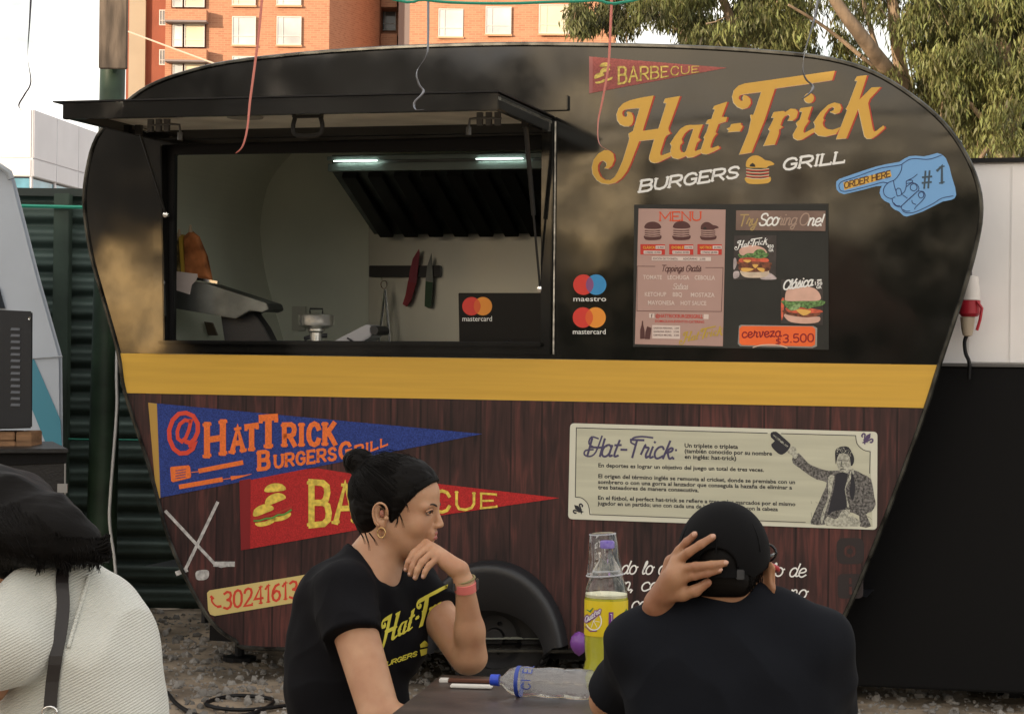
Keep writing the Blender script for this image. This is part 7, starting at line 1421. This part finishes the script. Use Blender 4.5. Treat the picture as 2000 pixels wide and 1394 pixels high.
for cx2, cyy in ((1156, 1205), (1221, 1208)):
    p = Print(cyl, .0004); p.circle(cx2, cyy, 15, 18, 20); p.build('orange_slice_print', lor, lb_); p = Print(cyl, .0008); p.stroke([(cx2 + 15 * math.cos(a), cyy + 18 * math.sin(a)) for a in np.linspace(-.9, 2.6, 12)], 2.0)
    for a in (-.8, .1, 1.0, 1.9): p.stroke([(cx2, cyy), (cx2 + 12 * math.cos(a), cyy + 14 * math.sin(a))], .9)
    p.build('slice_line_print', white, lb_)
p = Print(cyl, .0012); stroke_text(p, 'Quatro', (1140, 1212), (1168, 1190), 13, 4.2, slant=.1); p.poly([(1185, 1187), (1194, 1187), (1194, 1218), (1185, 1218)]); p.stroke([(1141, 1219), (1150, 1226), (1162, 1224)], 2); p.stroke([(1217, 1190), (1212, 1204), (1220, 1224)], 2.5); p.build('brand_lettering', pur, lb_)
p = Print(cyl, .0010); p.poly([(1142, 1186), (1156, 1180), (1150, 1190)]); p.poly([(1213, 1192), (1221, 1182), (1223, 1196)]); p.build('leaf_print', lgreen, lb_)
p = Print(cyl, .0016); stroke_text(p, 'Quatro', (1140, 1211.4), (1168, 1189.4), 12, 1.2, slant=.1); p.stroke([(1188, 1191), (1191, 1191), (1191, 1214)], 1); p.build('lettering', white, lb_)
q = MB(); q.lathe([(12.5 * sc_, zb2(1068)), (13.5 * sc_, zb2(1067)), (13.5 * sc_, zb2(1056)), (12 * sc_, zb2(1054)), (0, zb2(1054))], (0, 0, 0), 24); q.build('bottle_cap', mat('cap_purple', (.13, .07, .42), .4), SB, smooth=True)
CU = empty('plastic_cup', 'clear plastic cup turned upside down over the soda bottle neck', 'cup', b0 + V3((-.004, 0, zb2(1122)))); cz0 = zb2(1122)
tilt = Matrix.Rotation(R(-4), 3, 'Y'); q = MB(); q.lathe([(35.5 * sc_, 0), (36.5 * sc_, .003), (35 * sc_, .006), (31 * sc_, zb2(1085) - cz0), (26 * sc_, zb2(1040) - cz0), (22 * sc_, zb2(1038) - cz0), (0, zb2(1038) - cz0)], (0, 0, 0), 32, tilt); q.build('cup_wall', mat('cup_plastic', (.93, .94, .95), .06, trans=1, ior=1.05, coat=1), CU, smooth='all')
q = MB(); q.tube([tilt @ V3((35.8 * sc_ * math.cos(a), 35.8 * sc_ * math.sin(a), .003)) for a in np.linspace(0, 6.2832, 30)], .0022, 6, False); q.tube([tilt @ V3((25.5 * sc_ * math.cos(a), 25.5 * sc_ * math.sin(a), zb2(1040) - cz0)) for a in np.linspace(0, 6.2832, 24)], .0016, 6, False); q.build('rim', mat('cup_rim', (.55, .56, .60), .25, alpha=.6), CU, smooth='all')
# lying water bottle
p0 = A_(972, 1342, 4.93); p1 = A_(1200, 1352, 4.86); ax = (p1 - p0); ax.z = 0; L0 = ax.length; ax.normalize(); WB = empty('water_bottle', 'clear empty water bottle with blue cap lying on its side on the table', 'bottle', (p0.x, p0.y, TZ)); Qb = ax.to_track_quat('Z', 'Y').to_matrix(); rb = .0375
def wl(L_): return [(r_, z) for z, r_ in L_]
ctr = V3((0, 0, rb))
q = MB(); q.lathe(wl([(0, .010), (.012, .011), (.03, .030), (.05, .0365), (.075, rb), (.09, .034), (.10, .0345), (.13, rb), (.16, .036), (.165, .034), (.17, .036), (.20, rb), (.23, .036), (.235, .034), (.24, .036), (.27, rb), (.285, .033), (.29, 0)]), ctr, 30, Qb); q.build('bottle_wall', pet, WB, smooth='all')
q = MB(); q.lathe(wl([(-.018, 0), (-.017, .0135), (.004, .0142), (.005, .011)]), ctr, 22, Qb); q.build('bottle_cap', mat('cap_blue', (.02, .06, .50), .4), WB, smooth=True)
q = MB(); q.lathe(wl([(.048, .0366), (.050, .0374), (.056, .0376), (.058, .0372)]), ctr, 30, Qb); q.build('neck_band', mat('band_blue', (.02, .05, .30), .4), WB, smooth='all')
def wcyl(u, v, off): # u along axis (m), v angle
    return ctr + Qb @ V3(((rb + off) * math.cos(v), (rb + off) * math.sin(v), u))
up_v = None
best = min((i * .05 for i in range(126)), key=lambda v: (Qb @ V3((math.cos(v), math.sin(v), 0))).dot(V3((0, .8, -.6))))
sgn = 1 if (Qb @ V3((math.cos(best + .3), math.sin(best + .3), 0))).z > (Qb @ V3((math.cos(best - .3), math.sin(best - .3), 0))).z else -1
p = Print(lambda x, y, o_: wcyl(x, best + sgn * y, o_), .0012)
P_c = lambda L_: [(.062 + a * .030, -.95 + b_ * 1.9) for a, b_ in L_]
for k, g_ in enumerate(('C', 'I', 'E', 'L')):
    for s_ in GL[g_].split('|')[1:]:
        pts = [tuple(float(v) for v in q_.split(',')) for q_ in s_.split()]; pr2 = [(.090 - b_ * .0022, -.95 + k * .52 + a * .05) for a, b_ in pts]
        for i in range(len(pr2) - 1):
            a, c = pr2[i], pr2[i + 1]; dx, dy = c[0] - a[0], (c[1] - a[1]) * rb; ln = math.hypot(dx, dy) or 1; nx_, ny_ = -dy / ln * .0013, dx / ln * .0013 / rb; p.V += [p.mp(a[0] + nx_, a[1] + ny_, p.off + i * 4e-5), p.mp(a[0] - nx_, a[1] - ny_, p.off + i * 4e-5), p.mp(c[0] - nx_, c[1] - ny_, p.off + i * 4e-5), p.mp(c[0] + nx_, c[1] + ny_, p.off + i * 4e-5)]; b_ = len(p.V); p.F.append((b_ - 4, b_ - 3, b_ - 2, b_ - 1))
p.build('lettering', mat('band_blue', ()), WB)
# paper sachets behind the cap
for i, (a, bq, w_, m_, lb2) in enumerate((((868, 1330), (962, 1332), .013, mat('sachet_brown', (.10, .035, .02), .5), 'brown wrapped sachet with a white tip by the blue bottle cap'), ((880, 1342), (962, 1346), .014, mat('sachet_white', (.66, .64, .60), .6), 'white paper sachet in front of the brown one by the blue cap'))):
    z_ = TZ + .004 + .001 * i; a3 = A_(a[0], a[1], 5.13 - .09 * i); b3 = A_(bq[0], bq[1], 5.12 - .09 * i); a3.z = b3.z = z_
    sa = empty('sachet', lb2, 'sachet', a3, 0, 'sachets on the table'); d = b3 - a3; n_ = V3((-d.y, d.x, 0)).normalized() * w_; q = MB(); A = [V3((0, 0, 0)) - n_, d - n_, d + n_, n_]; q.prism([v + V3((0, 0, .004)) for v in A], [v - V3((0, 0, .003)) for v in A]); q.build('wrapper', m_, sa, bevel=.002)
    if i == 0: q = MB(); A = [V3((-.012, 0, 0)) - n_ * 1.02, d * .09 - n_ * 1.02, d * .09 + n_ * 1.02, V3((-.012, 0, 0)) + n_ * 1.02]; q.prism([v + V3((0, 0, .005)) for v in A], [v - V3((0, 0, .0035)) for v in A]); q.build('tip', mat('sachet_white', ()), sa, bevel=.001)
# purple balloon tied under the trailer edge
bl0 = TW(1131, 1256, -.45); BL = empty('balloon', 'small purple balloon low beside the wheel arch', 'balloon', bl0); q = MB(); rr_ = 18 * .0024; q.lathe([(0, -rr_ * 1.35), (rr_ * .5, -rr_ * 1.0), (rr_ * .9, -rr_ * .4), (rr_, .1 * rr_), (rr_ * .85, rr_ * .7), (rr_ * .5, rr_ * 1.1), (0, rr_ * 1.3)], (0, 0, 0), 24); q.build('skin', mat('balloon_purple', (.16, .05, .26), .25), BL, smooth='all')
q = MB(); q.tube([(0, 0, -rr_ * 1.35), (.0, .10, -rr_ * 1.3), (.0, .36, rr_ * .6), (.0, .45, rr_ * .6)], .0012, 4); q.build('string', blackm, BL)
